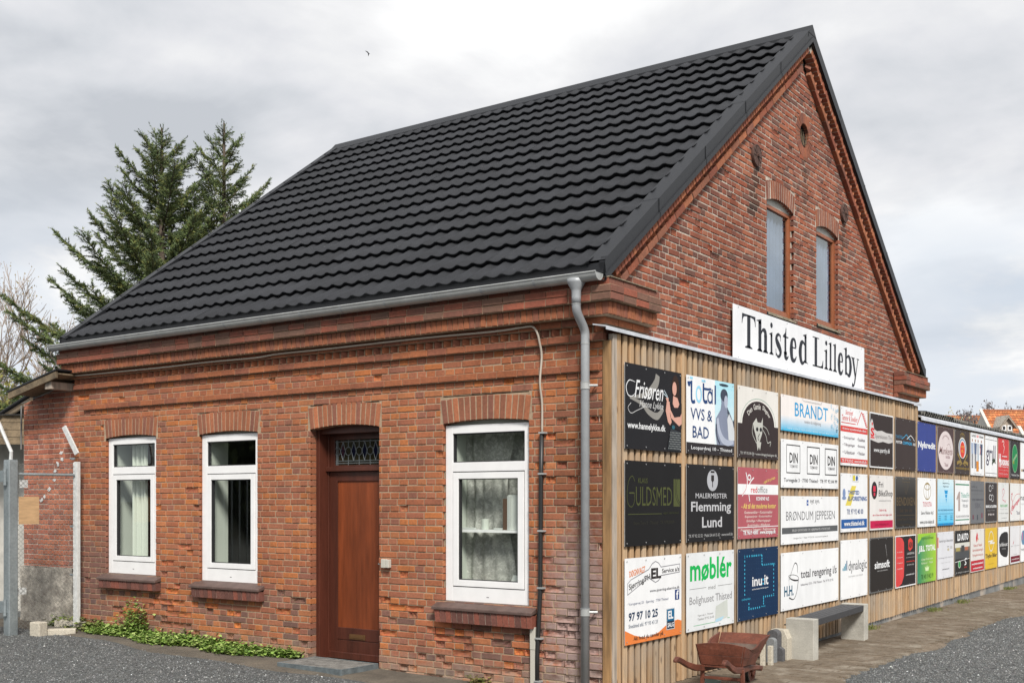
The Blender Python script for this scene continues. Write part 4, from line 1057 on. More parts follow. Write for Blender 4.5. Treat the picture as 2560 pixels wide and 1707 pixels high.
class Sign:
    def __init__(s, y0, y1, z0, z1, label, base=WHITE, x=.112, name='advertising_sign', frame=None, group='signs on the timber wall', cat='sign', screws=True, thick=.004):
        s.y0, s.y1, s.z0, s.z1, s.x = y0, y1, z0, z1, x
        s.art = MB(); s.txt = MB(); s.n = 1; s.asp = (y1-y0)/(z1-z0)
        b = MB(); w_, h_ = y1-y0, z1-z0
        tl = RND.uniform(-.001, .001)
        b.add([(0, 0, 0), (0, w_, 0), (0, w_, h_), (0, 0, h_)], [(3, 2, 1, 0)], (.6, .6, .6))
        b.add([(thick, 0, 0), (thick, w_, 0), (thick, w_, h_), (thick, 0, h_)], [(0, 1, 2, 3)], base)
        b.add([(0, 0, 0), (0, w_, 0), (0, w_, h_), (0, 0, h_), (thick, 0, 0), (thick, w_, 0), (thick, w_, h_), (thick, 0, h_)], [(0, 1, 5, 4), (1, 2, 6, 5), (2, 3, 7, 6), (3, 0, 4, 7)], (.62, .62, .62))
        s.ob = b.build(name, M['print'], **tags(label, cat, group)); s.ob.location = (x, y0, z0); s.th = thick
        bpy.context.view_layer.update() if False else None
        if frame: 
            f = .018
            s.r(0, 0, 1, f*1.2, frame); s.r(0, 1-f*1.2, 1, 1, frame); s.r(0, 0, f, 1, frame); s.r(1-f, 0, 1, 1, frame)
        if screws:
            c = MB()
            for u in (.03, .35, .68, .97):
                for v in (.035, .965):
                    n = 6; c.prism([(u*w_+.007*math.cos(k*math.pi/3), v*h_+.007*math.sin(k*math.pi/3)) for k in range(n)], lambda a, q, nn: (nn, a, q), thick+.003, thick+.006)
            c.build('screws', M['screw'], s.ob)
    sub = 0.0; hold = False
    def inc(s):
        if not s.hold: s.sub += .00012
        return s
    def q(s, u, v): return (s.th+LYR*.5*s.n+s.sub, u*(s.y1-s.y0), v*(s.z1-s.z0))
    def p(s, poly, col, mbx=None):
        s.inc()
        mbx = mbx or s.art
        if len(poly) > 4:
            tri = tessellate_polygon([[Vector((a, c, 0)) for a, c in poly]]); mbx.add([s.q(*p) for p in poly], [tuple(t) for t in tri], col)
        else: mbx.add([s.q(*p) for p in poly], [tuple(range(len(poly)))], col)
        return s
    def up(s): s.n += 1; return s
    def r(s, u0, v0, u1, v1, col): return s.p([(u0, v0), (u1, v0), (u1, v1), (u0, v1)], col)
    def e(s, u, v, ru, rv, col, n=28, a0=0, a1=2*math.pi):
        return s.p([(u+ru*math.cos(a0+(a1-a0)*i/n), v+rv*math.sin(a0+(a1-a0)*i/n)) for i in range(n+(0 if a1-a0 > 6.2 else 1))], col)
    def st(s, pts, wd, col, sm=True):
        if sm: 
            k = len(pts); P = smooth_pts(pts, 6)
            if isinstance(wd, (list, tuple)): wd = list(np.interp(np.linspace(0, k-1, len(P)), range(k), wd))
            pts = P
        h0 = s.hold; s.inc(); s.hold = True
        for qd in strokes(pts, wd, s.asp): s.p(qd, col)
        s.hold = h0; return s
    def ringe(s, u, v, ru, rv, wd, col, n=32): return s.st([(u+ru*math.cos(2*math.pi*i/n), v+rv*math.sin(2*math.pi*i/n)) for i in range(n+1)], wd, col, sm=False)
    def box(s, u0, v0, u1, v1, wd, col):
        a = wd/s.asp; s.r(u0, v0, u0+a, v1, col); s.r(u1-a, v0, u1, v1, col); s.r(u0+a, v0, u1-a, v0+wd, col); s.r(u0+a, v1-wd, u1-a, v1, col); return s
    def grad(s, u0, v0, u1, v1, c0, c1, n=14, horiz=False):
        h0 = s.hold; s.inc(); s.hold = True
        for i in range(n):
            t0, t1 = i/n, (i+1)/n; cc = tuple(a+(d-a)*(t0+t1)/2 for a, d in zip(c0, c1))
            if horiz: s.r(u0+(u1-u0)*t0, v0, u0+(u1-u0)*t1, v1, cc)
            else: s.r(u0, v0+(v1-v0)*t0, u1, v0+(v1-v0)*t1, cc)
        s.hold = h0; return s
    def t(s, txt, u0, v0, u1, v1, col, bold=0, shear=0, rot=None, arc=None):
        P, F = text_polys(txt, u0, v0, u1, v1, s.asp, bold, shear)
        if rot is not None:
            c = ((u0+u1)/2, (v0+v1)/2)
            P = [(c[0]+(p[0]-c[0])*math.cos(rot)-(p[1]-c[1])*math.sin(rot)/s.asp, c[1]+(p[0]-c[0])*s.asp*math.sin(rot)+(p[1]-c[1])*math.cos(rot)) for p in P]
        if arc:
            ru, rv, cu_, cv_, a0, a1 = arc      # map u along arc, v outward
            Q = []
            for p in P:
                a = a0+(a1-a0)*(p[0]-u0)/(u1-u0); d = (p[1]-v0)
                Q.append((cu_+(ru+d/s.asp)*math.cos(a), cv_+(rv+d)*math.sin(a)))
            P = Q
        s.inc(); s.txt.add([s.q(*p) for p in P], F, col); return s
    def done(s):
        if s.art.v: s.art.build('artwork', M['print'], s.ob)
        if s.txt.v: s.txt.build('lettering', M['print'], s.ob)
        return s

YC1 = [(.195, 1.322), (1.432, 2.568), (2.668, 3.805), (3.892, 5.866), (5.955, 7.062), (7.163, 8.262), (8.368, 9.440), (9.543, 10.608), (10.712, 11.752), (11.842, 12.883), (12.96, 14.014), (14.086, 15.097), (15.192, 16.158), (16.291, 17.256), (17.313, 18.3)]
R1, R2, R3 = (2.173, 2.957), (1.282, 2.068), (.386, 1.174)
def SG(c, r, label, base=WHITE, dz=(0, 0), **k): return Sign(YC1[c][0], YC1[c][1], r[0]+dz[0], r[1]+dz[1], label, base, **k)
DK = (.016, .0155, .018); CREAM = (.72, .70, .66); SKIN = (.62, .34, .27)
# --- row 1
s = SG(0, R1, 'black hairdresser sign with a woman holding scissors, top left', DK)
g = (.26, .25, .23)
s.st([(.56, .92), (.52, .80), (.34, .66), (.08, .60)], [.10, .12, .07, .01], g).st([(.08, .60), (.28, .55), (.40, .46), (.55, .42), (.66, .52)], [.02, .05, .07, .09, .05], g).up()
s.t('Frisøren', .16, .60, .66, .82, WHITE, 0, .35).t('Hanne Lykke', .24, .48, .66, .59, (.55, .55, .55), 0, .4)
s.st([(.17, .79), (.07, .80), (.02, .72), (.05, .63), (.12, .62), (.19, .68)], [.004, .012, .014, .012, .010, .004], WHITE)
s.st([(.10, .54), (.05, .48), (.10, .42), (.20, .46), (.34, .52)], .008, (.55, .55, .55))
s.t('www.hannelykke.dk', .04, .22, .70, .32, WHITE, .012)
s.e(.885, .80, .07, .16, (.035, .018, .012)); s.e(.90, .70, .065, .08, (.03, .016, .012)); s.up(); s.e(.865, .79, .040, .085, SKIN)
s.p([(.84, .70), (.92, .68), (.96, .60), (.90, .52), (.83, .58)], SKIN); s.up()
s.p([(.82, .62), (.86, .555), (.93, .56), (.975, .64), (1.0, .62), (1.0, .30), (.97, .27), (.80, .32), (.80, .50)], (.018, .014, .016)); s.up()
s.p([(.70, .66), (.75, .67), (.76, .56), (.80, .42), (.95, .33), (1.0, .36), (1.0, .43), (.96, .45), (.86, .43), (.79, .52), (.77, .60), (.73, .60)], SKIN)
s.p([(.97, .45), (1.0, .5), (1.0, .36), (.95, .34)], SKIN)
s.p([(.72, .62), (.70, .50), (.74, .37), (.78, .33), (.81, .37), (.78, .46), (.77, .62)], SKIN); s.up()
s.st([(.73, .68), (.67, .75)], .012, (.5, .6, .65), False).st([(.74, .66), (.66, .71)], .012, (.5, .6, .65), False)
s.p([(.79, .29), (.97, .26), (.985, .02), (.73, .02)], (.03, .035, .04)); s.up()
s.inc(); s.hold = True
for i in range(9):
    for j in range(8):
        u, v = .75+.026*i+(j % 2)*.012, .04+.028*j
        if .79-(.29-v)*.2 < u < .98: s.r(u, v, u+.010, v+.012, (.35, .37, .36))
s.hold = False; s.e(.84, .31, .03, .025, (.03, .12, .16)); s.done()
s = SG(1, R1, 'white sign with blue tap lettering and a grey showering man', WHITE)
s.r(0, 0, 1, .145, (.028, .024, .026)).grad(.58, .145, 1, 1, (.72, .80, .83), (.38, .68, .78), 8); s.up()
B = (.02, .055, .17); LB = (.30, .62, .80)
s.st([(.02, .90), (.10, .91)], .035, B, False).st([(.10, .935), (.10, .70), (.135, .665), (.17, .68)], .045, B).r(.03, .86, .075, .89, B).r(.065, .955, .125, .985, LB)
s.ringe(.245, .775, .05, .095, .034, LB).st([(.34, .93), (.34, .74), (.37, .69), (.42, .70)], .045, B).st([(.33, .86), (.43, .86), (.50, .87)], .03, B, False).r(.30, .945, .38, .975, LB)
s.ringe(.475, .76, .045, .07, .03, B).st([(.52, .87), (.52, .68)], .03, B, False).st([(.585, .93), (.585, .68)], .042, B, False)
s.t('VVS &', .08, .44, .52, .59, B).t('BAD', .12, .21, .45, .36, B)
s.t('Leopardvej 10 - Thisted', .09, .045, .95, .105, WHITE)
s.e(.77, .955, .10, .018, (.03, .05, .07)); s.up()
mt = (.22, .25, .34); ml = (.42, .46, .56); md = (.05, .06, .09)
s.p([(.62, .145), (.585, .33), (.60, .50), (.65, .56), (.70, .62), (.715, .70), (.86, .66), (.84, .56), (.92, .46), (.98, .36), (1.0, .30), (1.0, .145)], mt); s.up()
s.e(.785, .755, .072, .125, mt); s.e(.775, .82, .078, .085, md); s.e(.815, .735, .040, .085, ml); s.up()
s.p([(.84, .66), (.89, .60), (.97, .48), (1.0, .52), (1.0, .40), (.92, .36), (.86, .50)], md); s.p([(.84, .50), (.88, .58), (.96, .48), (1.0, .35), (1.0, .22), (.87, .22)], (.60, .63, .66))
s.st([(.63, .50), (.66, .34), (.74, .22), (.86, .18), (.98, .20)], [.06, .09, .10, .08, .05], ml).st([(.60, .42), (.62, .25), (.68, .16)], .03, md); s.done()
s = SG(2, R1, 'white sign with dark arched top and a pale goat head emblem', CREAM)
s.p([(0, 0), (1, 0), (1, .48), (.90, .48)]+[(.5+.40*math.cos(a), .48+.34*math.sin(a)) for a in np.linspace(0, math.pi, 18)]+[(.10, .48), (0, .48)], (.035, .024, .024)); s.up()
s.st([(.06, .50)]+[(.5+.43*math.cos(a), .50+.355*math.sin(a)) for a in np.linspace(math.pi, 0, 14)]+[(.94, .50)], .010, (.30, .42, .36), False)
for i, tx in enumerate(('Den', 'Gamle', 'Slagter')):
    a = [(2.55, 2.12), (1.98, 1.42), (1.28, .52)][i]; s.t(tx, 0, 0, 1, .085, (.62, .60, .56), .01, 0, arc=(.29, .245, .5, .46, a[0], a[1]))
G1 = (.50, .50, .46)
s.p([(.36, .50), (.44, .58), (.47, .52), (.56, .52), (.60, .60), (.60, .47), (.58, .36), (.52, .24), (.46, .22), (.42, .34), (.38, .42)], G1); s.up()
s.e(.46, .42, .03, .03, DK); s.e(.55, .42, .03, .03, DK); s.st([(.52, .36), (.48, .30), (.50, .26)], .015, DK)
s.p([(.44, .24), (.56, .24), (.53, .12), (.50, .17), (.47, .11)], G1).st([(.36, .50), (.34, .36), (.44, .22)], .012, G1).st([(.60, .42), (.68, .34), (.72, .24), (.80, .26), (.78, .19)], .012, G1).st([(.60, .48), (.70, .44), (.76, .36)], .010, G1)
s.t('Tlf. 97 92 00 50 • www.dengamleslagter.dk', .05, .035, .96, .085, (.5, .5, .48)); s.done()
s = Sign(*YC1[3], 2.530, 2.955, 'wide pale blue sign with tall thin sky blue capitals', (.80, .76, .74))
s.grad(0, 0, 1, .42, (.02, .42, .70), (.78, .76, .76), 16); s.grad(.84, .0, 1, 1, (.30, .62, .78), (.72, .78, .82), 8) if False else None; s.up()
s.t('BRANDT', .22, .45, .80, .84, (.035, .32, .62)).t('revision & rådgivning', .38, .26, .67, .38, (.25, .22, .22)).t('STATSAUTORISERET REVISIONSAKTIESELSKAB', .36, .90, .68, .94, (.4, .4, .4))
s.t('THISTED · HANSTHOLM · HURUP · FJERRITSLEV · NYKØBING · SKIVE · AARS · BRANDT REVISION', .10, .05, .92, .10, (.6, .8, .9))
s.hold = True
for i in range(26):
    u, v = .86+.13*RND.random(), .12+.8*RND.random(); s.ringe(u, v, .012*RND.uniform(.6, 1.6), .05*RND.uniform(.6, 1.4), .018, (.30, .56, .74), 10)
s.done()
s = Sign(*YC1[3], 1.856, 2.430, 'wide white sign with three black framed boxes in a row', WHITE)
for u in (.085, .425, .745): s.box(u, .30, u+.225, .90, .022, INK); s.t('DIN', u+.05, .52, u+.185, .73, INK, .01).t('TØJMAND', u+.05, .40, u+.185, .485, (.30, .30, .31))
s.t('Torvegade 3 · 7700 Thisted · Tlf: 97 92 04 99', .045, .10, .975, .20, (.09, .09, .10)); s.done()
s = Sign(*YC1[4], *R1, 'white and red sign with a stepped red A shaped roof emblem', WHITE)
RD = (.62, .06, .05)
s.r(0, .575, 1, .675, RD).r(0, .045, 1, .125, RD).t('Skorstensf.', .17, .87, .45, .95, RD, 0, .3).t('Tømrer & Snedker', .04, .76, .62, .86, RD, 0, .3).r(.02, .72, .55, .735, RD)
s.st([(.60, .72), (.76, .95), (.78, .95), (.96, .70)], .022, RD, False)
for i in range(7): s.r(.80+.022*i, .92-.035*i, .87+.022*i, .937-.035*i, RD)
s.t('Alt tømrer og snedkerarbejde udføres', .06, .60, .95, .65, WHITE).t('Tlf. 97 92 05 62 · www.bolt-sdth.dk', .04, .06, .96, .108, WHITE)
for i, (a, c) in enumerate((('• Entrepriser', '• Facadehuse'), ('• Tilbygninger', '• Renovering'), ('• Udestuer', '• Vinduer'))): s.t(a, .07, .44-.12*i, .52, .50-.12*i, (.25, .22, .24)).t(c, .60, .44-.12*i, .90, .50-.12*i, (.25, .22, .24))
s.done()
s = Sign(*YC1[5], *R1, 'dark brown sign with white border, red S and a white smoke band', (.032, .022, .020), frame=WHITE)
s.p([(.02, .50), (.02, .80), (.08, .88), (.12, .85), (.18, .70), (.30, .67), (.50, .69), (.70, .66), (.97, .66), (.97, .50), (.80, .47), (.55, .49), (.35, .46)], (.55, .53, .52)); s.up()
s.t('S', .03, .56, .19, .72, (.60, .02, .025), .03).e(.10, .79, .025, .03, (.6, .02, .025)).r(.03, .53, .19, .555, (.6, .02, .025)).t('Sparekassen Thy', .22, .52, .94, .62, (.22, .20, .20)).t('www.sparthy.dk', .17, .26, .85, .37, WHITE, 0, .25); s.done()
s = Sign(*YC1[6], *R1, 'dark brown sign with a blue and white mountain line', BRN)
s.st([(.32, .60), (.45, .655), (.52, .69), (.58, .67), (.66, .62), (.74, .60)], .014, (.05, .40, .70)).st([(.55, .605), (.66, .655), (.74, .685), (.84, .65), (.93, .585)], .014, WHITE)
s.t('THISTED', .02, .60, .34, .66, (.05, .22, .38)).t('MOTOR', .03, .50, .32, .555, WHITE, .01).t('COMPAGNI', .35, .495, .80, .555, (.05, .40, .70), .01).t('A/S', .85, .495, .98, .55, WHITE, .01); s.done()
s = Sign(*YC1[7], *R1, 'plain blue sign with one line of bold white lettering', (.035, .055, .24)); s.t('Nykredit', .03, .44, .97, .61, WHITE, .025); s.done()
s = Sign(*YC1[8], *R1, 'brown sign with a large pale pink oval', (.075, .045, .045), frame=(.16, .11, .10)); s.e(.5, .49, .47, .42, (.66, .58, .58)); s.up()
s.t('DANSK HÅNDVÆRK', 0, 0, 1, .05, (.22, .10, .12), arc=(.30, .30, .5, .49, 2.3, .85)); s.t('Munkens', .08, .40, .92, .56, (.22, .12, .12), 0, .5).t('BAGERI', .50, .32, .76, .38, (.22, .10, .12)).t('Thisted', .42, .14, .64, .22, (.22, .10, .12)).st([(.58, .60), (.72, .64), (.86, .50), (.95, .43)], .008, (.22, .12, .12)); s.done()
s = Sign(*YC1[9], *R1, 'dark brown brewery sign with gold crown, red shield and barley', (.050, .035, .032)); GO = (.26, .18, .05)
s.ringe(.5, .86, .15, .07, .02, GO).ringe(.5, .84, .07, .06, .015, GO).e(.5, .60, .27, .24, (.68, .66, .60)).up().e(.5, .60, .24, .21, (.20, .30, .42)).up().e(.5, .57, .19, .20, WHITE).up().e(.5, .56, .165, .185, (.62, .05, .03)).up().t('THISTED', .38, .60, .62, .65, (.75, .45, .08)).t('ØL', .42, .50, .58, .56, (.75, .45, .08))
for q in (-1, 1): s.st([(.5+q*.02, .24), (.5+q*.2, .36), (.5+q*.33, .46)], [.01, .04, .07], GO).st([(.5+q*.02, .24), (.5+q*.18, .28), (.5+q*.38, .24)], [.01, .07, .08], GO).st([(.5, .25), (.5+q*.2, .20)], [.01, .04], GO, False)
s.t('www.thistedbryghus.dk', .03, .09, .97, .17, GO, .02); s.done()
s = Sign(*YC1[10], *R1, 'white sign showing a row of people in pale clothes', WHITE); s.t('ALLETIDERS', .06, .90, .38, .95, INK, .02).t('GO2', .42, .90, .58, .96, (.7, .05, .05), .03).t('FORENING', .62, .90, .94, .95, INK, .02)
for i, (u, c1, c2) in enumerate(((.12, (.35, .42, .55), (.04, .04, .06)), (.34, (.10, .14, .24), (.03, .03, .05)), (.54, (.45, .50, .56), (.35, .45, .55)), (.78, (.06, .08, .14), (.03, .03, .05)))):
    s.e(u, .82, .035, .035, (.35, .20, .15)).p([(u-.09, .76), (u+.09, .76), (u+.07, .50), (u-.07, .50)], c1).r(u-.05, .20, u-.01, .50, c2).r(u+.015, .18, u+.055, .50, c2).r(u-.05, .17, u+.06, .19, INK)
s.r(.41, .10, .57, .34, (.65, .25, .03)).st([(.66, .7), (.72, .62), (.66, .5)], .02, (.6, .05, .05)).t('www.go2sport.dk', .15, .03, .8, .055, (.4, .4, .4)); s.done()
s = Sign(*YC1[11], *R1, 'white sign with thin black lines and spidery lower case lettering', WHITE); s.r(.02, .90, .98, .912, INK).r(.02, .075, .98, .087, INK).t('nørregrillen', .10, .55, .62, .66, (.28, .32, .36)).t('grıll', .08, .26, .86, .78, (.06, .05, .09)).up().p([(.55, .33), (.62, .42), (.72, .48), (.82, .42), (.90, .33), (.84, .33), (.80, .38), (.74, .33), (.66, .36), (.60, .27)], (.03, .05, .02)).e(.22, .70, .006, .05, (.2, .2, .4)); s.done()
s = Sign(*YC1[12], *R1, 'red sign with a white giraffe like figure and bold white initial', (.55, .045, .045)); s.st([(.35, .90), (.45, .94), (.55, .90), (.48, .84), (.58, .78), (.50, .66), (.46, .60)], [.02, .05, .05, .03, .05, .03, .01], (.72, .45, .42)).t('www.hundborg.dk', .36, .52, .84, .57, WHITE, .03).t('H', .06, .26, .24, .60, WHITE, .05).t('UNDBORG', .24, .31, .98, .46, WHITE, .04).t('BYG & INDRETNING', .3, .26, .96, .29, WHITE).t('Tlf. · Hurup · Snedsted · Thisted', .06, .17, .96, .20, (.75, .5, .5)).t('97 92 00 00 · 24 44 00 00', .12, .07, .88, .11, (.75, .5, .5)); s.done()
s = Sign(*YC1[13], *R1, 'black sign with a tall green oval', (.028, .022, .024)); s.e(.48, .53, .29, .38, (.28, .50, .30)).up().e(.48, .53, .27, .36, (.01, .22, .07)).up().t('vinspecialisten', .26, .48, .70, .62, (.50, .62, .40), 0, 0, .35).t('øko', .26, .38, .42, .50, (.40, .40, .05)).t('Vinspecialisten Thisted', .12, .045, .92, .12, (.6, .6, .6)); s.done()
s = Sign(*YC1[14], *R1, 'white sign cut by the right edge of the view, brown block low on it', WHITE); s.r(.08, .20, .2, .27, (.4, .25, .08)).r(.22, .20, .7, .27, (.12, .10, .10)); s.done()
# --- row 2
s = Sign(*YC1[0], *R2, 'black goldsmith sign with thin olive green capitals and a leaf square', (.013, .0125, .013)); OL = (.075, .085, .030)
s.r(.85, .46, .975, .80, OL).up().st([(.885, .80), (.88, .68), (.90, .56), (.97, .47)], .008, DK).st([(.92, .80), (.90, .68), (.93, .56), (.975, .50)], .008, DK)
s.st([(.16, .76), (.12, .82), (.06, .76), (.035, .62), (.05, .50), (.11, .46), (.155, .52), (.155, .62)], .009, OL).r(.07, .615, .155, .63, OL)
s.t('ULDSMED', .18, .47, .82, .70, OL, -.008).t('KLAUS', .22, .74, .38, .80, OL).r(.05, .37, .63, .378, OL).t('eget værksted', .66, .36, .94, .40, (.04, .045, .02)).t('Store Torv 3 · Thisted · Tlf. 97920009', .14, .25, .86, .29, (.035, .034, .025)); s.done()
s = Sign(*YC1[1], *R2, 'black painter sign with a grey paint brush emblem and slab lettering', (.018, .017, .018)); GG = (.50, .50, .52)
s.e(.53, .80, .115, .14, (.42, .43, .46)).up().st([(.53, .71), (.53, .84)], .022, INK, False).p([(.50, .80), (.50, .87), (.56, .87), (.56, .80), (.53, .77)], INK).r(.49, .90, .57, .925, INK).t('MALERMESTER', .18, .565, .84, .63, GG).t('Flemming', .09, .355, .93, .52, GG, .012).t('Lund', .31, .18, .73, .32, GG, .012).t('Tlf. 97 92 52 52 · Mobil 24 64 15 62 · www.mmfl.dk', .04, .06, .97, .10, (.40, .40, .40)); s.done()
PK = (.40, .10, .12); YL = (.72, .52, .16)
s = Sign(*YC1[2], *R2, 'dusty red sign with white band and a dancing white line figure', PK); s.r(0, .62, 1, .765, WHITE).r(0, .155, 1, .165, WHITE).up()
s.ringe(.27, .86, .035, .035, .02, WHITE).st([(.19, .93), (.22, .82), (.20, .70), (.10, .60)], .022, WHITE).st([(.38, .86), (.30, .80), (.25, .70), (.28, .52)], .022, WHITE).st([(.21, .80), (.19, .70), (.10, .61)], .008, (.6, .03, .05))
s.t('red', .31, .645, .46, .735, (.60, .03, .05)).t('office', .47, .645, .72, .74, (.30, .30, .31)).t('KONPAP A/S', .44, .535, .76, .59, WHITE, .02).t('- også for private', .60, .80, .92, .86, YL, .01, .3, .18).t('- Alt til det moderne kontor', .08, .42, .94, .495, YL, .02, .2)
for i, tx in enumerate(('Kontorartikler • Kontormøbler', 'Kopiscan/print • Kontormaskiner', 'Emballage • Aftørringspapir', 'Skole/Hobby • Billedkunst', 'Firmagaver • Tryksager • Reklameartikler')):
    w2 = (.35, .34, .30, .28, .44)[i]; s.t(tx, .5-w2, .355-.062*i-.01, .5+w2, .39-.062*i, (.72, .55, .52), .01, .2)
s.t('Tlf. 9619 4000 . www.konpap.dk', .12, .035, .93, .115, WHITE, .02); s.done()
s = Sign(*YC1[3], 1.182, 1.756, 'wide white optician sign with tall thin grey capitals and grey bar', WHITE)
s.r(.015, .215, .985, .345, (.10, .105, .11)).t('BRØNDUM JEPPESEN', .08, .43, .93, .68, (.16, .16, .17), -.008).t('nyt syn.', .48, .82, .65, .93, (.06, .06, .07)).r(.42, .80, .45, .92, (.03, .10, .35)).up().t('BRILLER · KONTAKTLINSER · SYN · HØREAPPARATER · KONTAKTLINSER', .18, .255, .84, .305, (.5, .5, .5)).t('Storegade Torv 1 · Thisted · 97 92 02 06 · www.brondum-jeppesen.dk', .20, .09, .80, .135, (.35, .35, .35)).r(.43, .84, .445, .87, WHITE); s.done()
s = Sign(*YC1[4], *R2, 'white electrician sign with a slanted yellow stripe and blue footer', WHITE); BL = (.01, .08, .30)
s.p([(.17, .45), (.37, .45), (.57, .79), (.40, .79)], (.70, .58, .10)).r(.02, .06, .98, .215, (.02, .10, .32)).box(.42, .86, .66, .99, .008, (.4, .4, .4)).r(.44, .88, .53, .97, (.6, .52, .05)).e(.59, .925, .04, .045, (.03, .1, .3)).up()
s.t('THISTED', .26, .64, .68, .71, BL, .015).t('EL-FORRETNING', .27, .53, .97, .61, BL, .015).t('Tlf. 97 92 40 00', .22, .30, .83, .39, (.02, .06, .20)).t('www.thisted-el.dk', .12, .10, .88, .185, WHITE, .02).e(.12, .66, .05, .08, (.20, .28, .48)).e(.12, .58, .07, .03, (.20, .28, .48)); s.done()
s = Sign(*YC1[5], *R2, 'pale bicycle shop sign with a black oval and crimson footer', (.70, .68, .66)); s.r(.02, .03, .98, .17, (.50, .01, .07)).e(.19, .72, .12, .16, (.030, .022, .022)).up().r(.14, .70, .24, .80, (.6, .03, .07)).r(.16, .62, .22, .68, (.6, .03, .07)).t('Fri', .37, .78, .56, .88, INK).t('BikeShop', .37, .58, .97, .73, INK).t('SØNDERGADE THISTED', .38, .52, .90, .545, (.4, .4, .4)).t('Cykler til dig,', .38, .33, .70, .38, (.55, .03, .08)).t('der vil have den helt rigtige cykel', .12, .245, .93, .29, (.55, .03, .08)).t('www.fribikeshop.dk', .2, .07, .8, .12, (.28, .01, .04)); s.done()
s = Sign(*YC1[6], *R2, 'black sign with thin gold capitals under a gold diamond', (.022, .020, .019), frame=(.10, .10, .10)); GD = (.12, .085, .045)
s.grad(.02, .6, .98, .98, (.022, .020, .019), (.07, .065, .06), 8).up().st([(.33, .90), (.38, .96), (.64, .96), (.69, .90), (.51, .66), (.33, .90), (.69, .90)], .010, GD, False).st([(.42, .90), (.51, .68), (.60, .90)], .008, GD, False)
s.t('BENDIXEN', .05, .44, .96, .60, GD).t('Guld · Sølv · Ure', .20, .31, .80, .38, (.07, .05, .03)).r(.05, .245, .96, .252, GD).t('Store Torv 7 · Thisted', .08, .15, .95, .20, (.07, .05, .03)).t('www.bendixen.dk', .18, .05, .82, .09, (.07, .05, .03)); s.done()
s = Sign(*YC1[7], *R2, 'white car dealer sign with a gold triple oval emblem', WHITE); TG = (.30, .22, .08)
s.ringe(.52, .73, .195, .17, .02, TG).ringe(.52, .73, .07, .165, .016, TG).ringe(.52, .82, .15, .06, .016, TG).t('TOYOTA', .28, .41, .76, .51, (.50, .03, .05)).t('Søren Nielsen ApS', .18, .23, .86, .32, INK).t('www.soren-nielsen.dk', .12, .06, .90, .14, INK); s.done()
s = Sign(*YC1[8], *R2, 'light blue sign with a darker blue downward spike', (.08, .45, .72)); s.grad(0, 0, 1, 1, (.06, .50, .80), (.62, .76, .80), 14).r(0, 0, 1, .05, (.01, .22, .50)).up()
s.p([(.41, .76), (.63, .76), (.60, .68), (.45, .68)], (.01, .28, .60)).p([(.455, .665), (.595, .665), (.57, .60), (.48, .60)], (.01, .28, .60)).p([(.49, .585), (.56, .585), (.53, .48)], (.01, .28, .60)).t('Statsautoriseret og', .30, .89, .72, .93, INK).t('Registrerede', .34, .82, .68, .86, INK).t('BDO THISTED REVISION & RÅDGIVNING', .04, .315, .96, .36, (.02, .14, .28)).t('Et revisionsfirma med fokus på kvalitet i Thisted', .03, .24, .97, .265, (.02, .16, .3))
for i in range(3):
    for j in range(3): s.r(.06+.36*i, .12+.04*j, .20+.36*i, .132+.04*j, (.02, .16, .3))
s.done()
s = Sign(*YC1[9], *R2, 'white sign between green lines with a big brown numeral one', WHITE); GN = (.02, .20, .10); s.r(.03, .885, .97, .915, GN).r(.03, .09, .97, .115, GN).p([(.10, .58), (.26, .74), (.34, .74), (.34, .30), (.22, .30), (.22, .60), (.14, .54)], (.40, .32, .30)).t('Thisted Fri', .40, .60, .97, .72, (.08, .34, .26)).t('Thorstedvej 18', .44, .49, .90, .57, (.15, .16, .18)).t('9792 2500', .52, .38, .86, .45, (.15, .16, .18)).t('TIL GLÆDE I BYGGERI FOR DIT HJEM', .06, .14, .94, .205, (.25, .25, .26)); s.done()
s = Sign(*YC1[10], *R2, 'plain mid grey sign with faint dark lettering', (.15, .155, .165)); s.t('din BILL og', .06, .83, .45, .89, (.05, .05, .06)).t('Fjernvarmeforsyning i', .05, .75, .92, .80, (.07, .07, .08)).r(.02, .69, .98, .693, (.1, .1, .1)).t('THISTED VARMEFORSYNING', .08, .54, .95, .58, (.06, .06, .08)).t('SBK', .30, .36, .76, .48, (.10, .10, .12)).r(.14, .10, .22, .20, (.14, .03, .05)).r(.46, .08, .53, .20, (.05, .06, .07)).r(.78, .12, .86, .24, (.20, .04, .07)); s.done()
s = Sign(*YC1[11], *R2, 'dark brown sign with thin white looped letters over a bold line', (.045, .036, .035), frame=(.3, .3, .3)); s.ringe(.42, .84, .10, .07, .012, WHITE).st([(.33, .93), (.33, .76)], .012, WHITE, False).ringe(.62, .88, .05, .04, .01, WHITE).ringe(.44, .62, .12, .06, .012, WHITE).ringe(.60, .60, .10, .08, .012, WHITE).st([(.36, .70), (.36, .55)], .012, WHITE, False).t('BANG & OLUFSEN', .06, .36, .94, .43, WHITE, .03).t('Storegade 6 · 7700 Thisted', .18, .27, .78, .31, (.3, .3, .3)).t('97 92 01 44', .24, .17, .74, .22, (.65, .6, .6), .03); s.done()
s = Sign(*YC1[12], *R2, 'pale sign with a red pear shaped letter and green line of text', (.66, .67, .66)); s.st([(.42, .70), (.40, .80), (.50, .84), (.58, .77), (.50, .68), (.40, .62), (.42, .55), (.55, .54), (.66, .50), (.74, .56)], .018, (.55, .04, .09)).st([(.44, .88), (.47, .94)], .014, (.1, .35, .1), False).t('FRUGT & GRØNT', .20, .37, .90, .44, (.10, .40, .14), .02).t('Nørregade 3 · Thisted', .2, .3, .85, .33, (.4, .4, .4)).t('Vi leverer dagligt', .1, .19, .95, .23, (.3, .3, .3)).t('www.frugt.dk', .3, .07, .8, .11, (.3, .3, .3)); s.done()
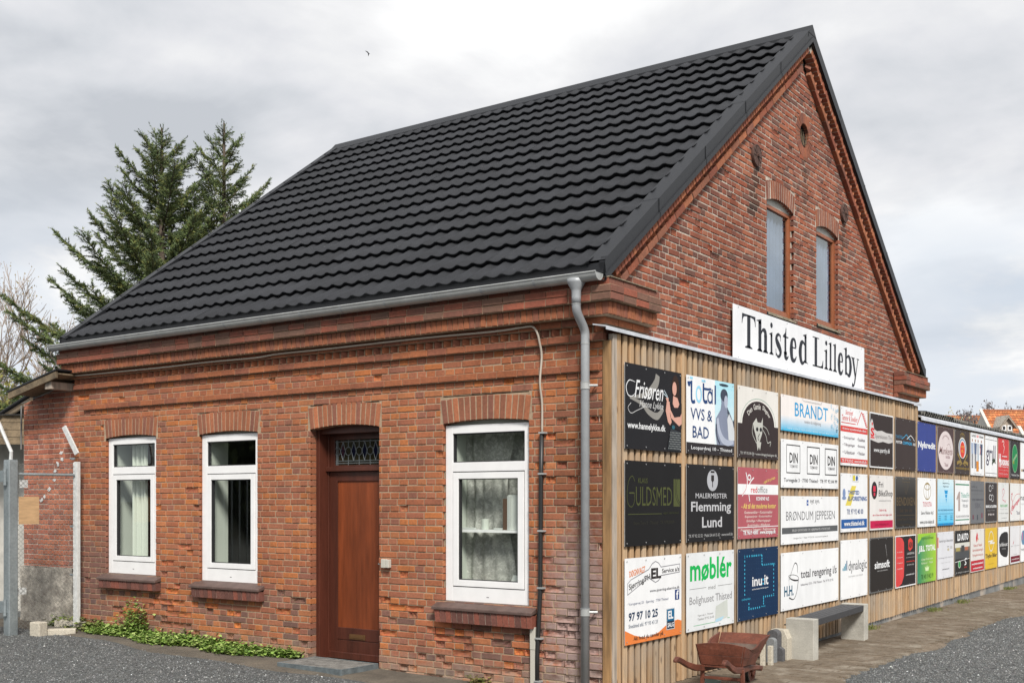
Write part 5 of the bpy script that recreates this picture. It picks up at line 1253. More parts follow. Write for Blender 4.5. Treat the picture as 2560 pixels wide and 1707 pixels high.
s = Sign(*YC1[13], *R2, 'white sign with slanted red script under a red arc', (.72, .72, .71)); s.st([(.30, .52), (.55, .68), (.80, .72), (.98, .72)], .012, (.55, .03, .06)).st([(.12, .70), (.22, .72), (.14, .60), (.24, .48), (.12, .30), (.06, .24), (.16, .18)], .035, (.55, .03, .06)).t('Sjørringen', .16, .36, .98, .52, (.55, .03, .06), .02, .3, .28).t('Thisted', .64, .16, .98, .26, (.1, .1, .15)); s.done()
s = Sign(*YC1[14], *R2, 'white sign with tall black lettering, cut by the right edge', WHITE); s.t('nal', .02, .55, .5, .70, INK).t('THISTED', .05, .42, .5, .46, (.4, .4, .4)); s.done()
# --- row 3
s = Sign(*YC1[0], *R3, 'white electrician sign with a curved ribbon of lettering and orange foot', WHITE)
OR = (.72, .21, .055)
s.p([(0, 0), (1, 0), (1, .17), (.93, .19), (.82, .18), (.70, .14), (.58, .08), (.45, .05), (.30, .055), (.15, .10), (0, .17)], OR)
s.p([(.04, .57), (.04, .71), (.10, .755), (.40, .855), (.46, .92), (.52, .945), (.58, .92), (.62, .87), (.97, .885), (.97, .775), (.62, .755), (.58, .70), (.52, .68), (.46, .71), (.40, .745)], (.25, .25, .27)).up()
s.p([(.047, .585), (.047, .705), (.10, .745), (.40, .842), (.465, .908), (.52, .932), (.575, .908), (.615, .858), (.962, .874), (.962, .785), (.615, .767), (.575, .712), (.52, .692), (.465, .722), (.40, .758)], WHITE).up()
s.t('DØGNVAGT', .07, .80, .34, .875, OR, .01, 0, .12).t('Sjørring/PH', .06, .66, .43, .75, INK, .01, 0, .20).t('EL', .44, .73, .62, .86, INK, .04).t('Service a/s', .635, .79, .955, .845, INK, .01, 0, .02).t('www.sjoerring-elservice.dk', .42, .565, .96, .61, (.10, .10, .12)).t('· Vorupørvej 25 · Sjørring · 7700 Thisted', .04, .445, .75, .485, (.25, .27, .34))
s.t('97 97 10 25', .06, .27, .56, .37, (.015, .04, .09), .02).t('Snedsted afd. 97 93 43 33', .06, .19, .56, .235, (.20, .23, .28)).r(.875, .44, .955, .565, (.02, .05, .18)).r(.715, .085, .868, .345, (.5, .53, .55)).up().r(.725, .19, .858, .335, (.01, .12, .25)).r(.725, .095, .858, .19, (.015, .03, .06)).up()
s.t('f', .895, .45, .94, .555, WHITE, .03).t('EL', .745, .215, .84, .315, WHITE, .03).t('SALG', .735, .115, .85, .17, WHITE, .02).t('Alt hvad du tænder på', .14, .025, .655, .085, (.12, .05, .03), .005); s.done()
s = Sign(*YC1[1], *R3, 'white furniture sign with bright green rounded lettering', (.70, .72, .73)); GR_ = (.01, .42, .09); s.t('møblér', .07, .62, .95, .93, GR_, .02).t('med', .44, .505, .59, .56, (.25, .25, .25)).r(.06, .535, .40, .541, (.2, .2, .2)).r(.64, .535, .96, .541, (.2, .2, .2)).t('Bolighuset Thisted', .06, .31, .95, .44, (.27, .27, .28)).t('Tigervej 1, Thisted', .22, .17, .54, .20, (.3, .3, .3)).t('Telefon: 97 92 26 00', .22, .125, .56, .155, (.3, .3, .3)).r(.14, .062, .60, .068, (.12, .45, .2))
s.p([(.58, .06), (.86, .10), (.85, .34), (.60, .27)], (.55, .58, .54)).up().p([(.58, .06), (.72, .07), (.78, .12), (.68, .11), (.60, .10)], (.40, .60, .72)).r(.85, .085, .90, .091, (.12, .45, .2)); s.done()
NV = (.008, .028, .075)
s = Sign(*YC1[2], *R3, 'navy blue sign with dotted light blue square outline', NV); DB = (.05, .40, .60)
s.inc(); s.hold = True
for i in range(17):
    for j in range(13): s.r(.04+.057*i, .05+.072*j, .048+.057*i, .062+.072*j, (.02, .06, .13))
s.hold = False; s.up()
def dots(u0, v0, u1, v1, n):
    s.inc(); s.hold = True
    for i in range(n): t = i/(n-1); s.e(u0+(u1-u0)*t, v0+(v1-v0)*t, .011, .016, DB, 8)
dots(.16, .36, .16, .88, 10); dots(.16, .89, .56, .89, 8); dots(.58, .88, .58, .76, 4); dots(.60, .745, .86, .745, 6); dots(.88, .72, .88, .30, 8); dots(.62, .285, .88, .285, 6); dots(.62, .26, .62, .19, 3); dots(.26, .145, .52, .145, 6); dots(.26, .17, .26, .22, 2); s.hold = False
s.t('inu', .34, .455, .58, .59, WHITE, .015).t(':', .595, .46, .62, .55, (.05, .5, .8), .03).t('it', .64, .455, .74, .60, WHITE, .015).t('professionel it-drift & support', .34, .40, .74, .425, WHITE).t('sikkerhed', .32, .875, .46, .905, DB).t('netværk', .80, .73, .92, .76, DB).t('it-infrastruktur', .09, .28, .30, .31, DB).t('hosting', .56, .135, .66, .165, DB); s.done()
s = Sign(*YC1[3], .400, 1.084, 'wide white cleaning firm sign with a hand drawn bucket', WHITE)
s.st([(.13, .52), (.17, .66), (.22, .80), (.26, .76), (.265, .62)], [.012, .010, .018, .022, .010], INK).st([(.12, .60), (.15, .54), (.22, .50), (.28, .50), (.27, .56), (.20, .60), (.13, .60)], [.01, .02, .03, .02, .01, .01, .01], INK).st([(.28, .50), (.25, .28), (.20, .17), (.13, .21)], [.02, .014, .014, .03], INK).st([(.12, .60), (.13, .40)], .006, INK)
s.t('H.H.', .05, .24, .20, .42, (.02, .10, .17), .02).t('total rengøring i/s', .32, .47, .965, .67, (.06, .055, .06), .006).t('Industrivej 13 B - 7700 Thisted - Tel. 97 92 23 92', .32, .37, .90, .425, (.15, .14, .16)); s.done()
s = Sign(*YC1[4], *R3, 'white sign with rising blue bars before thin grey lettering', WHITE); 
for i, h in enumerate((.045, .075, .115, .165)): s.r(.07+.045*i, .485, .10+.045*i, .485+h, (.02, .10, .22) if i == 3 else (.02, .25, .38))
s.t('dynalogic', .28, .42, .97, .64, (.12, .12, .13)).r(.76, .445, .82, .452, INK).t('YOUR VISION · OUR PASSION', .27, .355, .82, .385, (.5, .5, .5)); s.done()
s = Sign(*YC1[5], *R3, 'black sign with a thin comet streak and bold white word', (.024, .020, .018), frame=(.12, .12, .12)); s.t('simsoft', .20, .43, .84, .57, WHITE, .02).st([(.66, .86), (.72, .62)], [.012, .003], (.6, .6, .6), False).t('WEB OG REKLAMEBUREAU', .30, .375, .76, .395, (.45, .45, .45)); s.done()
s = Sign(*YC1[6], *R3, 'black and red painter sign with white frame', (.022, .018, .019), frame=WHITE); s.p([(.02, .02), (.02, .97), (.20, .97), (.33, .94), (.41, .86), (.42, .45), (.40, .20), (.30, .07), (.14, .02)], (.62, .06, .06)).p([(.62, .72), (.62, .90), (.72, .94), (.84, .88), (.84, .74), (.70, .68)], (.60, .05, .04)).up().t('ASN', .64, .74, .82, .86, INK, .03).t('LAKERING', .56, .615, .92, .655, (.6, .6, .6)).r(.50, .555, .93, .560, (.45, .45, .45)).t('Autolakering', .52, .46, .93, .495, (.6, .05, .04), .02).t('Tlf. 97 92 50 52', .56, .40, .90, .425, (.6, .6, .6)).t('www.asnlakering.dk', .50, .20, .92, .24, WHITE)
for i, tx in enumerate(('Vi tilbyder:', '• Autolakering', '• Pladearbejde', '• Industrilak')): s.t(tx, .07, .665-.105*i, .34, .695-.105*i, (.78, .55, .52)); 
s.done()
s = Sign(*YC1[7], *R3, 'green gradient sign with white bold capitals and a small crown', (.10, .40, .04)); s.grad(0, 0, 1, 1, (.02, .22, .12), (.34, .58, .04), 12, True).up().p([(0, .80), (.08, .84), (.25, .93), (1, 1), (0, 1)], (.30, .55, .04)).up().t('Vognmandsfirmaet', .18, .86, .86, .94, (.06, .17, .02)).t('J.B.L. TOTAL', .05, .60, .97, .76, WHITE, .03).t('v/ Jørgen Brandt Larsen', .18, .44, .82, .50, (.66, .78, .5)).t('Kalvhøjvej 1 · Thisted', .2, .365, .82, .42, (.66, .78, .5)).p([(.42, .23), (.58, .23), (.62, .33), (.54, .29), (.50, .35), (.46, .29), (.38, .33)], (.62, .76, .45)).t('Tlf. 40 19 42 19', .18, .07, .84, .17, (.03, .10, .02)); s.done()
s = Sign(*YC1[8], *R3, 'very pale sign with an orange bar on its upper left edge', (.66, .67, .71)); s.r(.0, .67, .055, .89, (.66, .14, .04)).t('hannerups datacenter', .10, .76, .96, .84, (.16, .16, .17)).t('Xerox', .58, .66, .72, .69, INK).e(.66, .61, .06, .03, (.5, .45, .3)).r(.78, .62, .92, .68, (.5, .5, .5)).t('Totalløsninger til din virksomhed', .04, .42, .95, .46, (.40, .40, .43)).t('kopi · print · scan', .24, .325, .80, .345, (.4, .4, .4)).t('www.hannerup.dk', .28, .17, .72, .215, (.15, .15, .16)); s.done()
s = Sign(*YC1[9], *R3, 'black car workshop sign with a photo of a garage building', (.024, .022, .020)); s.r(0, .68, 1, .72, (.62, .62, .56)).grad(.0, .52, 1, .68, (.10, .09, .07), (.20, .20, .19), 3).r(0, .36, 1, .52, (.07, .075, .08)).r(0, .62, 1, .68, (.62, .62, .58)).up().r(.06, .54, .34, .62, (.36, .30, .10)).r(.66, .54, .90, .62, (.40, .14, .08)).r(.42, .52, .62, .66, (.06, .06, .06)).up()
s.t('LD AUTO', .16, .77, .90, .93, WHITE, .035).st([(0, .30), (.5, .32), (1, .345)], .010, WHITE, False).e(.29, .24, .09, .085, (.55, .65, .55)).up().e(.29, .24, .07, .065, (.04, .30, .08)).st([(.78, .35), (.66, .33), (.70, .27), (.76, .24), (.64, .21)], .030, WHITE).t('SUZUKI', .60, .14, .80, .17, (.5, .05, .04), .02).t('Tlf. · 97 92 00 00 · www.ldauto.dk', .06, .04, .92, .07, (.5, .5, .5)); s.done()
s = Sign(*YC1[10], *R3, 'pale sign with a red flame and red footer with two white lines', (.68, .66, .64)); s.r(.02, .015, .98, .265, (.45, .02, .035)).p([(.46, .93), (.52, .86), (.50, .78), (.40, .68), (.38, .80)], (.55, .03, .05)).p([(.50, .82), (.58, .76), (.48, .69)], (.6, .3, .2)).up()
s.t('Kamp & Thisted', .22, .57, .82, .65, (.52, .10, .08)).t('Servicehåndtering &', .14, .46, .92, .54, (.52, .14, .11)).t('Fyringsforening aps', .14, .345, .92, .42, (.55, .20, .17)).t('www.thistedservicehandvaerk.dk', .08, .165, .92, .215, WHITE, .02).t('www.kampenergiteknik.dk', .16, .055, .86, .105, WHITE, .02); s.done()
s = Sign(*YC1[11], *R3, 'yellow car dealer sign with a silver ring and lightning emblem', (.66, .44, .04)); SV = (.62, .62, .58)
s.ringe(.5, .67, .20, .24, .028, SV).p([(.24, .68), (.62, .70), (.62, .66), (.54, .645), (.80, .635), (.76, .60), (.36, .605), (.40, .64), (.46, .66), (.28, .655)], (.70, .70, .68)).t('Thybo Biler', .03, .24, .97, .37, INK, .02).t('www.thybobiler.dk', .28, .10, .70, .125, (.35, .22, .05)); s.done()
s = Sign(*YC1[12], *R3, 'white sign with a black rounded cushion shape', WHITE); s.p([(.08, .62), (.12, .74), (.30, .83), (.60, .87), (.86, .86), (.93, .80), (.94, .40), (.90, .25), (.78, .205), (.50, .23), (.24, .30), (.12, .40)], (.022, .020, .020)).up().t('brillehuset', .14, .50, .88, .60, (.68, .68, .68)).t('THISTED', .34, .42, .72, .45, (.4, .4, .4)); s.done()
s = Sign(*YC1[13], *R3, 'pale sign with a tiny red flame and maroon footer', (.68, .68, .70)); s.r(.06, .04, .98, .20, (.16, .012, .025)).p([(.28, .50), (.34, .54), (.38, .62), (.30, .56), (.26, .48)], (.45, .03, .06)).up().t('Thisted', .05, .455, .26, .485, (.35, .35, .36)).t('Forsikringskontor', .36, .455, .98, .485, (.35, .35, .36)).t('Nørregade', .36, .23, .70, .26, (.4, .4, .4)).t('www.thistedforsikring.dk', .14, .09, .90, .14, (.7, .6, .6), .02); s.done()
s = Sign(*YC1[14], *R3, 'white sign with a blue and pink ball, cut by the right edge', WHITE); s.e(.30, .66, .22, .2, (.12, .25, .38)).up().r(.16, .6, .24, .8, (.5, .15, .3)).t('THISTED', .05, .3, .6, .36, INK); s.done()

# big name board on the gable, serif letters built stroke by stroke
big = Sign(2.70, 7.14, 3.262, 3.853, 'long white name board with tall black serif letters under the gable windows', (.76, .77, .79), x=.040, name='name_board', group=None, cat='name board', thick=.006)
C_ = (.030, .033, .042)
def glyph(ch, x0, wd, y0, hx, hc):     # x0,wd in board u; y0 baseline v; hx x-height, hc cap height (v)
    X = lambda u: x0+u*wd
    def R(u0, v0, u1, v1): big.p([(X(u0), y0+v0), (X(u1), y0+v0), (X(u1), y0+v1), (X(u0), y0+v1)], C_, big.txt)
    def PL(pts): big.hold = True; big.p([(X(a), y0+c) for a, c in pts], C_, big.txt)
    def STR(pts, ws): 
        k = len(pts); P = smooth_pts([(X(a), y0+c) for a, c in pts], 6); w_ = np.interp(np.linspace(0, k-1, len(P)), range(k), ws)
        for qd in strokes(P, [q*1.5 for q in w_], big.asp): big.p(qd, C_, big.txt)
    sf = .022
    def foot(u, sw, e=.17): PL([(u-sw/2-e, 0), (u+sw/2+e, 0), (u+sw/2+e, sf), (u+sw/2, sf*2.3), (u-sw/2, sf*2.3), (u-sw/2-e, sf)])
    def flag(u, sw, h): PL([(u-sw/2-.18, h-.045), (u+sw/2, h), (u+sw/2, h-.10), (u-sw/2, h-.10), (u-sw/2, h-.06), (u-sw/2-.18, h-.06)])
    W_T = .085
    if ch == 'T':
        R(.39, 0.02, .63, hc-.01); foot(.51, .20, .17); R(.02, hc-.035, 1.0, hc); PL([(.02, hc-.035), (.41, hc-.035), (.16, hc-.055), (.07, hc-.11), (.04, hc-.19), (.0, hc-.19)]); PL([(.61, hc-.035), (1.0, hc-.035), (1.02, hc-.19), (.98, hc-.19), (.95, hc-.11), (.86, hc-.055)])
    elif ch == 'h':
        R(.12, .02, .40, hc-.05); flag(.26, .28, hc); foot(.26, .28, .10); R(.66, .02, .94, hx*.72); foot(.80, .28, .10)
        STR([(.36, hx*.76), (.48, hx*.93), (.62, hx*.965), (.76, hx*.90), (.80, hx*.70)], [.02, .035, .055, .085, .105])
    elif ch in 'il':
        h = hx if ch == 'i' else hc
        R(.30, .02, .70, h-.05); foot(.5, .40, .24)
        PL([(.02, h-.045), (.70, h), (.70, h-.10), (.30, h-.10), (.30, h-.06), (.02, h-.06)])
        if ch == 'i': PL([(.5+.27*math.cos(a), hc-.055+.055*math.sin(a)) for a in np.linspace(0, 5.9, 14)])
    elif ch == 's':
        STR([(.84, hx*.86), (.62, hx*.98), (.32, hx*.93), (.18, hx*.76), (.36, hx*.58), (.66, hx*.42), (.84, hx*.23), (.68, hx*.04), (.38, hx*.0), (.12, hx*.13)], [.025, .035, .05, .085, .10, .10, .085, .05, .035, .02])
        R(.80, hx*.70, .87, hx*.99); R(.08, -.002, .15, hx*.32)
    elif ch == 't':
        R(.28, hx*.18, .58, hx*1.0); PL([(.28, hx*.93), (.58, hx*.93), (.58, hx*1.38), (.50, hx*1.38), (.40, hx*1.16), (.04, hx*1.0), (.04, hx*.93)]); R(.58, hx*.93, .92, hx*1.0)
        STR([(.43, hx*.30), (.46, hx*.10), (.60, hx*.02), (.78, hx*.04), (.92, hx*.14)], [.115, .10, .06, .035, .02])
    elif ch == 'e':
        STR([(.90, hx*.22), (.72, hx*.05), (.50, hx*.0), (.28, hx*.12), (.20, hx*.46), (.26, hx*.82), (.48, hx*.985), (.70, hx*.90), (.80, hx*.62)], [.02, .045, .06, .10, .12, .09, .035, .06, .06]); R(.26, hx*.56, .86, hx*.62)
    elif ch in 'db':
        m = (lambda u: u) if ch == 'd' else (lambda u: 1-u)
        def RR(u0, v0, u1, v1): a, c = sorted((m(u0), m(u1))); R(a, v0, c, v1)
        RR(.66, .015 if ch == 'd' else .0, .88, hc-.05)
        if ch == 'd': flag(.77, .22, hc); PL([(.66, .03), (.88, .03), (1.04, .0), (1.04, .018), (.88, .05), (.66, .05)])
        else: PL([(m(.88)-.16, hc-.045), (m(.66), hc), (m(.66), hc-.10), (m(.88), hc-.10), (m(.88), hc-.06), (m(.88)-.16, hc-.06)])
        STR([(m(.70), hx*.86), (m(.50), hx*.98), (m(.28), hx*.86), (m(.18), hx*.48), (m(.28), hx*.10), (m(.48), hx*.0), (m(.70), hx*.14)], [.03, .045, .09, .12, .09, .045, .03])
    elif ch == 'L':
        R(.20, .015, .43, hc-.01); R(.03, hc-sf, .60, hc); R(.03, 0, .97, sf*1.4); PL([(.43, .03), (.74, .03), (.86, .06), (.94, .17), (.985, .17), (.97, 0), (.43, 0)])
    elif ch == 'y':
        PL([(.10, hx), (.34, hx), (.60, .04), (.46, -.03)]); PL([(.80, hx), (.88, hx), (.50, -hx*.30), (.42, -hx*.30)])
        STR([(.50, -.01), (.40, -hx*.36), (.26, -hx*.46), (.12, -hx*.40)], [.05, .04, .05, .085]); R(.0, hx-.022, .46, hx); R(.68, hx-.022, .98, hx)
# letter boxes measured along the board
LT = [('T', .052, .137), ('h', .148, .217), ('i', .227, .258), ('s', .268, .312), ('t', .320, .364), ('e', .371, .425), ('d', .435, .504),
      ('L', .541, .631), ('i', .637, .672), ('l', .673, .709), ('l', .711, .748), ('e', .754, .805), ('b', .810, .882), ('y', .873, .951)]
for ch, a, c in LT: glyph(ch, a, c-a, .245, .45, .635)
big.done()

# ------------------------------------------------------------------ annex on the left, canopy, white wall
annex = thing('brick_annex', 'lower brick annex with a lean-to roof at the left end of the house', 'annex', (-8.6, .3, 0))
def offb(b, o): b.v = [(x-o[0], y-o[1], z-o[2]) for x, y, z in b.v]; return b
AO = (-8.6, .3, 0)
FN = lambda u, z, n: (u-AO[0], .015-n-AO[1], z)
_np = ndc_px
def ndc_px(p, _f=_np): return _f(p)
def lift(x): return 3.30+(x+7.86)*.205      # underside of the lean-to
FW = lambda u, z, n: (u, .015-n, z)
PAX = [S(168, 100, 76), S(174, 106, 82), S(158, 92, 74), S(180, 112, 86), S(150, 92, 76)]
lay_wall(FW, -9.215, -8.035, .80, 3.35, .0675, 2.868+.0675*8, [], PAX, 'A', planes=[(-.205, 1, 3.30+7.86*.205)], dmgfun=lambda u, z: 0)
POOL = [(a, [(x-AO[0], y-AO[1], z) for x, y, z in vs], fs, cs) for a, vs, fs, cs in POOL]
CELLS.clear(); flush_pool(annex, M['brick'])
b = MB(); b.add([(-9.22, .022, -.1), (-8.03, .022, -.1), (-8.03, .022, 3.24), (-9.22, .022, 3.02), (-9.22, 2.5, -.1), (-8.03, 2.5, -.1), (-8.03, 2.5, 3.24), (-9.22, 2.5, 3.02)], [(0, 1, 2, 3), (4, 7, 6, 5), (0, 3, 7, 4), (3, 2, 6, 7)])
offb(b, AO).build('wall', M['mortar_pale'], annex)
b = MB(); V = []; nx, nz_ = 24, 16
for j in range(nz_+1):
    for i in range(nx+1):
        x = -9.24+1.21*i/nx; z = -.1+.915*j/nz_; V.append((x, -.010-.03*abs(noise.noise(Vector((x*3, z*3, 1)))), z+(.02*noise.noise(Vector((x*4, 0, 5))) if j == nz_ else 0)))
b.add(V, [(j*(nx+1)+i, j*(nx+1)+i+1, (j+1)*(nx+1)+i+1, (j+1)*(nx+1)+i) for j in range(nz_) for i in range(nx)])
b.add([(-9.24, -.02, .815), (-8.03, -.02, .815), (-8.03, .02, .82), (-9.24, .02, .82)], [(0, 1, 2, 3)])
offb(b, AO).build('render_plinth', M['render'], annex, smooth=True)
b = MB(); rr = random.Random(3)
for (x, z) in ((-8.32, 2.33), (-8.325, 2.27), (-8.40, 2.19), (-8.45, 2.11), (-8.47, 1.99), (-8.59, 1.86), (-8.71, 1.74), (-8.79, 1.71)):
    for k in range(2):
        cx_, cz_ = x+rr.uniform(-.03, .03), z+rr.uniform(-.02, .02); b.prism([(cx_+math.cos(a*.785)*rr.uniform(.012, .04), cz_+math.sin(a*.785)*rr.uniform(.010, .032)) for a in range(8)], FW, .003, .0055+.001*k)
offb(b, AO).build('paint_splashes', M['white_metal'], annex, kind='stuff')
# lean-to roof: sheet, fascia, rafters end
b = MB(); xa, xb_ = -8.98, -7.84; za, zb_ = 3.135, 3.362
b.obox((xa, -.38, za+.0), (xb_-xa, 0, zb_-za), (0, 2.8, 0), (0, 0, .02)); offb(b, AO).build('roof_sheet', M['roof_metal'], annex)
b = MB(); b.obox((xa+.03, -.37, za-.085), (xb_-xa-.05, 0, zb_-za-.012), (0, .03, 0), (0, 0, .085)); offb(b, AO).build('fascia_board', M['old_wood'], annex)
b = MB(); b.obox((xa+.1, -.33, za-.03), (xb_-xa-.12, 0, zb_-za-.02), (0, .34, 0), (0, 0, .02)); offb(b, AO).build('soffit', M['old_wood'], annex)
b = MB(); b.box(-8.16, -8.02, -.33, .015, 3.14, 3.23); offb(b, AO).build('rafter_end', M['grey_wood'], annex)
b = MB(); b.tube([(-9.21, -.02, 3.0), (-9.215, -.02, 2.4)], .012, 6); b.tube([(-9.20, -.02, 3.03), (-8.1, -.02, 3.24)], .006, 5); offb(b, AO).build('cable', M['wire'], annex)
ws = thing('white_outbuilding', 'low white outbuilding with a timber canopy behind the gate at the left edge', 'outbuilding', (-10.5, 1.5, 0))
WO = (-10.5, 1.5, 0)
b = MB(); b.box(-13, -9.3, .75, .95, -.1, 2.75); offb(b, WO).build('wall', M['stain_white'], ws)
for j in range(4):
    z0 = 2.50+.105*j
    for (p, q) in (((-13, .10+.012*j), (-9.97, .10+.012*j)), ((-9.97, .10+.012*j), (-9.60, .40+.012*j))):
        b = MB(); dx, dy = q[0]-p[0], q[1]-p[1]; b.obox((p[0], p[1], z0), (dx, dy, 0), (0, .025, 0), (0, .012, .098)); offb(b, WO).build('canopy_board', M['old_wood'], ws)
b = MB(); b.add([(-13, .05, 2.925), (-9.97, .06, 2.925), (-9.58, .38, 2.93), (-9.5, .9, 2.95), (-13, .9, 2.95)], [(0, 1, 2, 3, 4)]); b.box(-13, -9.97, .04, .06, 2.90, 2.932); offb(b, WO).build('canopy_cap', M['flash'], ws)
for k, (z0, z1) in enumerate(((2.98, 3.17), (2.86, 3.02))):
    b = MB(); b.obox((-11.2, .5+.1*k, z0-.28), (1.36, 0, .42), (0, .04, 0), (0, 0, .07)); offb(b, WO).build('rafter', M['old_wood'], ws)
b = MB(); b.obox((-11.2, .45, 2.79), (1.40, 0, .435), (0, 1.6, 0), (0, 0, .015)); offb(b, WO).build('roof_sheet', M['roof_metal'], ws)
b = MB(); b.box(-9.60, -9.25, .5, .6, -.1, 2.45); offb(b, WO).build('door', M['dark_stone'], ws)

# ------------------------------------------------------------------ gate post, fence
GP = (-7.88, -.967)
fp = thing('gate_post', 'thick galvanised gate post with a bent arm, left edge of the view', 'post', (GP[0], GP[1], .05))
b = MB(); b.box(-.062, .062, -.062, .062, -.1, 2.15); fpb = b.build('post', M['galv'], fp, bevel=.012)
b = MB(); b.box(-.055, .055, -.055, .055, 2.15, 2.155); b.build('cap', M['galv'], fp)
b = MB(); b.tube([(.0, 0, 2.15), (.01, 0, 2.25), (-.17, -.06, 2.62)], .022, 6); b.build('barbed_wire_arm', M['white_metal'], fp)
for z in (1.88, .28):
    b = MB(); b.box(-.07, .03, -.11, -.062, z, z+.14); b.tube([(-.09, -.085, z+.02), (.0, -.085, z+.12)], .012, 6); b.tube([(.02, -.09, z-.04), (.02, -.09, z+.16)], .02, 8); b.build('hinge', M['galv'], fp)
gt = thing('gate', 'galvanised gate leaf standing open at the far left edge', 'gate', (-7.98, -1.12, .05))
b = MB(); b.box(-.07, .0, -.03, .03, .02, 2.10); b.box(-.07, -.01, -2.0, -1.94, .02, 2.10); b.box(-.06, -.01, -1.94, -.03, 2.04, 2.10); b.box(-.06, -.01, -1.94, -.03, .02, .08); b.build('gate_frame', M['galv'], gt, bevel=.006)
for i in range(12):
    b = MB(); yy = -.18-.15*i; b.box(-.045, -.025, yy-.01, yy+.01, .08, 2.04); b.build('gate_bar', M['galv'], gt)
wp = thing('fence_post', 'slim white fence post against the brick wall left of the windows', 'post', (-7.738, -.15, .05))
b = MB(); b.box(-.035, .035, -.02, .03, -.06, 2.15); b.box(-.038, -.030, -.03, .03, -.06, 2.14); b.build('post', M['white_metal'], wp, bevel=.004)
b = MB(); b.obox((-.03, -.01, 2.235), (.07, 0, .03), (0, .02, 0), (-.285, .0, .36)); b.build('barbed_wire_arm', M['white_metal'], wp)
for z in (2.19, 1.32, .70, .05):
    b = MB(); b.tube([(-.10, -.03, z-.05+.05), (-.03, -.01, z)], .012, 6); b.box(-.08, -.035, -.03, .0, z-.015, z+.015); b.build('clamp', M['galv'], wp)
mf = thing('chain_link_fence', 'chain link panel between the gate post and the white post', 'fence', (-7.80, -.55, .05))
A, Bp = Vector((-7.85, -.90, 0)), Vector((-7.75, -.18, 0)); Lf = (Bp-A).length; tdir = (Bp-A)/Lf; MO = Vector((-7.80, -.55, .05))
b = MB(); Hm = 2.12; pt = .058; n = int((Hm+Lf)/pt)+2
def wire_seg(u0, z0, u1, z1):
    p, q = A+tdir*u0+Vector((0, 0, z0+.05))-MO, A+tdir*u1+Vector((0, 0, z1+.05))-MO; b.tube([p, q], .0017, 3, caps=False)
sl = 1.0
for i in range(-int(Lf/pt)-2, int(Hm/pt)+2):
    z0 = i*pt
    u0, u1 = 0, Lf; za, zc = z0, z0+Lf*sl
    if za < 0: u0 = -za/sl; za = 0
    if zc > Hm: u1 = u0+(Hm-za)/sl; zc = Hm
    if u1 > u0+.01: wire_seg(u0, za, u1, zc); wire_seg(Lf-u0, za, Lf-u1, zc)
b.build('mesh', M['wire'], mf)
b = MB(); b.tube([A+Vector((0, 0, 2.03))-MO+Vector((-.02, -.02, 0)), Bp+Vector((0, 0, 2.03))-MO], .018, 8); b.build('top_rail', M['galv'], mf)
for z in (.1, 1.1, 2.15):
    b = MB(); b.tube([A+Vector((0, 0, z))-MO, Bp+Vector((0, 0, z))-MO], .0025, 4); b.build('strain_wire', M['wire'], mf)
b = MB(); b.box(-.004, .004, -.13, .14, -.17, .17); b.build('plywood_notice', M['ply'], **tags('bare plywood square tied to the chain link fence', 'board')).location = (-7.815, -.77, 1.58)
for (z, h, y_, lab) in ((1.93, .07, -.86, 'small white plate high on the chain link beside the gate post'), (.60, .06, -.88, 'small white plate low on the chain link beside the gate post')):
    b = MB(); b.box(-.003, .003, -.05, .06, -h, h*.4); b.build('small_plate', M['white_metal'], **tags(lab, 'plate')).location = (-7.85, y_+.04, z)
# concrete blocks
for (x, y, z, sx_, sy_, sz_, rz, lab) in ((-7.60, -.77, .05, .17, .13, .16, .15, 'squarish concrete block beside the gate post'), (-7.50, -.52, .04, .34, .14, .07, .9, 'flat pale kerb block lying beside the concrete block'), (-7.9, -.13, .05, .5, .12, .10, .1, 'long flat stone against the annex foot')):
    b = MB(); b.box(-sx_/2, sx_/2, -sy_/2, sy_/2, -.03, sz_); o = b.build('kerb_block', M['granite'], bevel=.012, **tags(lab, 'block')); o.location = (x, y, z); o.rotation_euler = (0, 0, rz)

# ------------------------------------------------------------------ door step with grating
st = thing('door_step', 'low grey metal step with a grating top in front of the brown door', 'step', (-3.15, -.28, -.05))
b = MB(); b.box(-.46, .46, -.275, .275, -.03, .058); b.box(-.46, .46, -.275, -.262, .058, .068); b.box(-.46, -.447, -.262, .262, .058, .068); b.box(.447, .46, -.262, .262, .058, .068); b.box(-.46, .46, .262, .275, .058, .068)
b.build('frame', mat('step_steel', (.13, .155, .165), .6, .2, nz=[(12, .7, 1.3)]), st, bevel=.003)
b = MB()
for k in (1, -1):
    d = -1.0
    while d < 1.0:
        pts = []
        for (x, y) in (((-.447), None), ((.447), None)):
            pts.append((x, k*(x*.62)+d*.8))
        p, q = pts
        cl = clip_poly([(p[0], p[1]), (q[0], q[1]), (q[0], q[1]+.006), (p[0], p[1]+.006)], [(0, 1, .262), (0, -1, .262)])
        if cl: b.prism(cl, lambda u, v, n: (u, v, n), .058, .066 if k == 1 else .0645)
        d += .044
b.build('grating', mat('step_grating', (.21, .20, .185), .7, .2, nz=[(10, .6, 1.3)]), st)

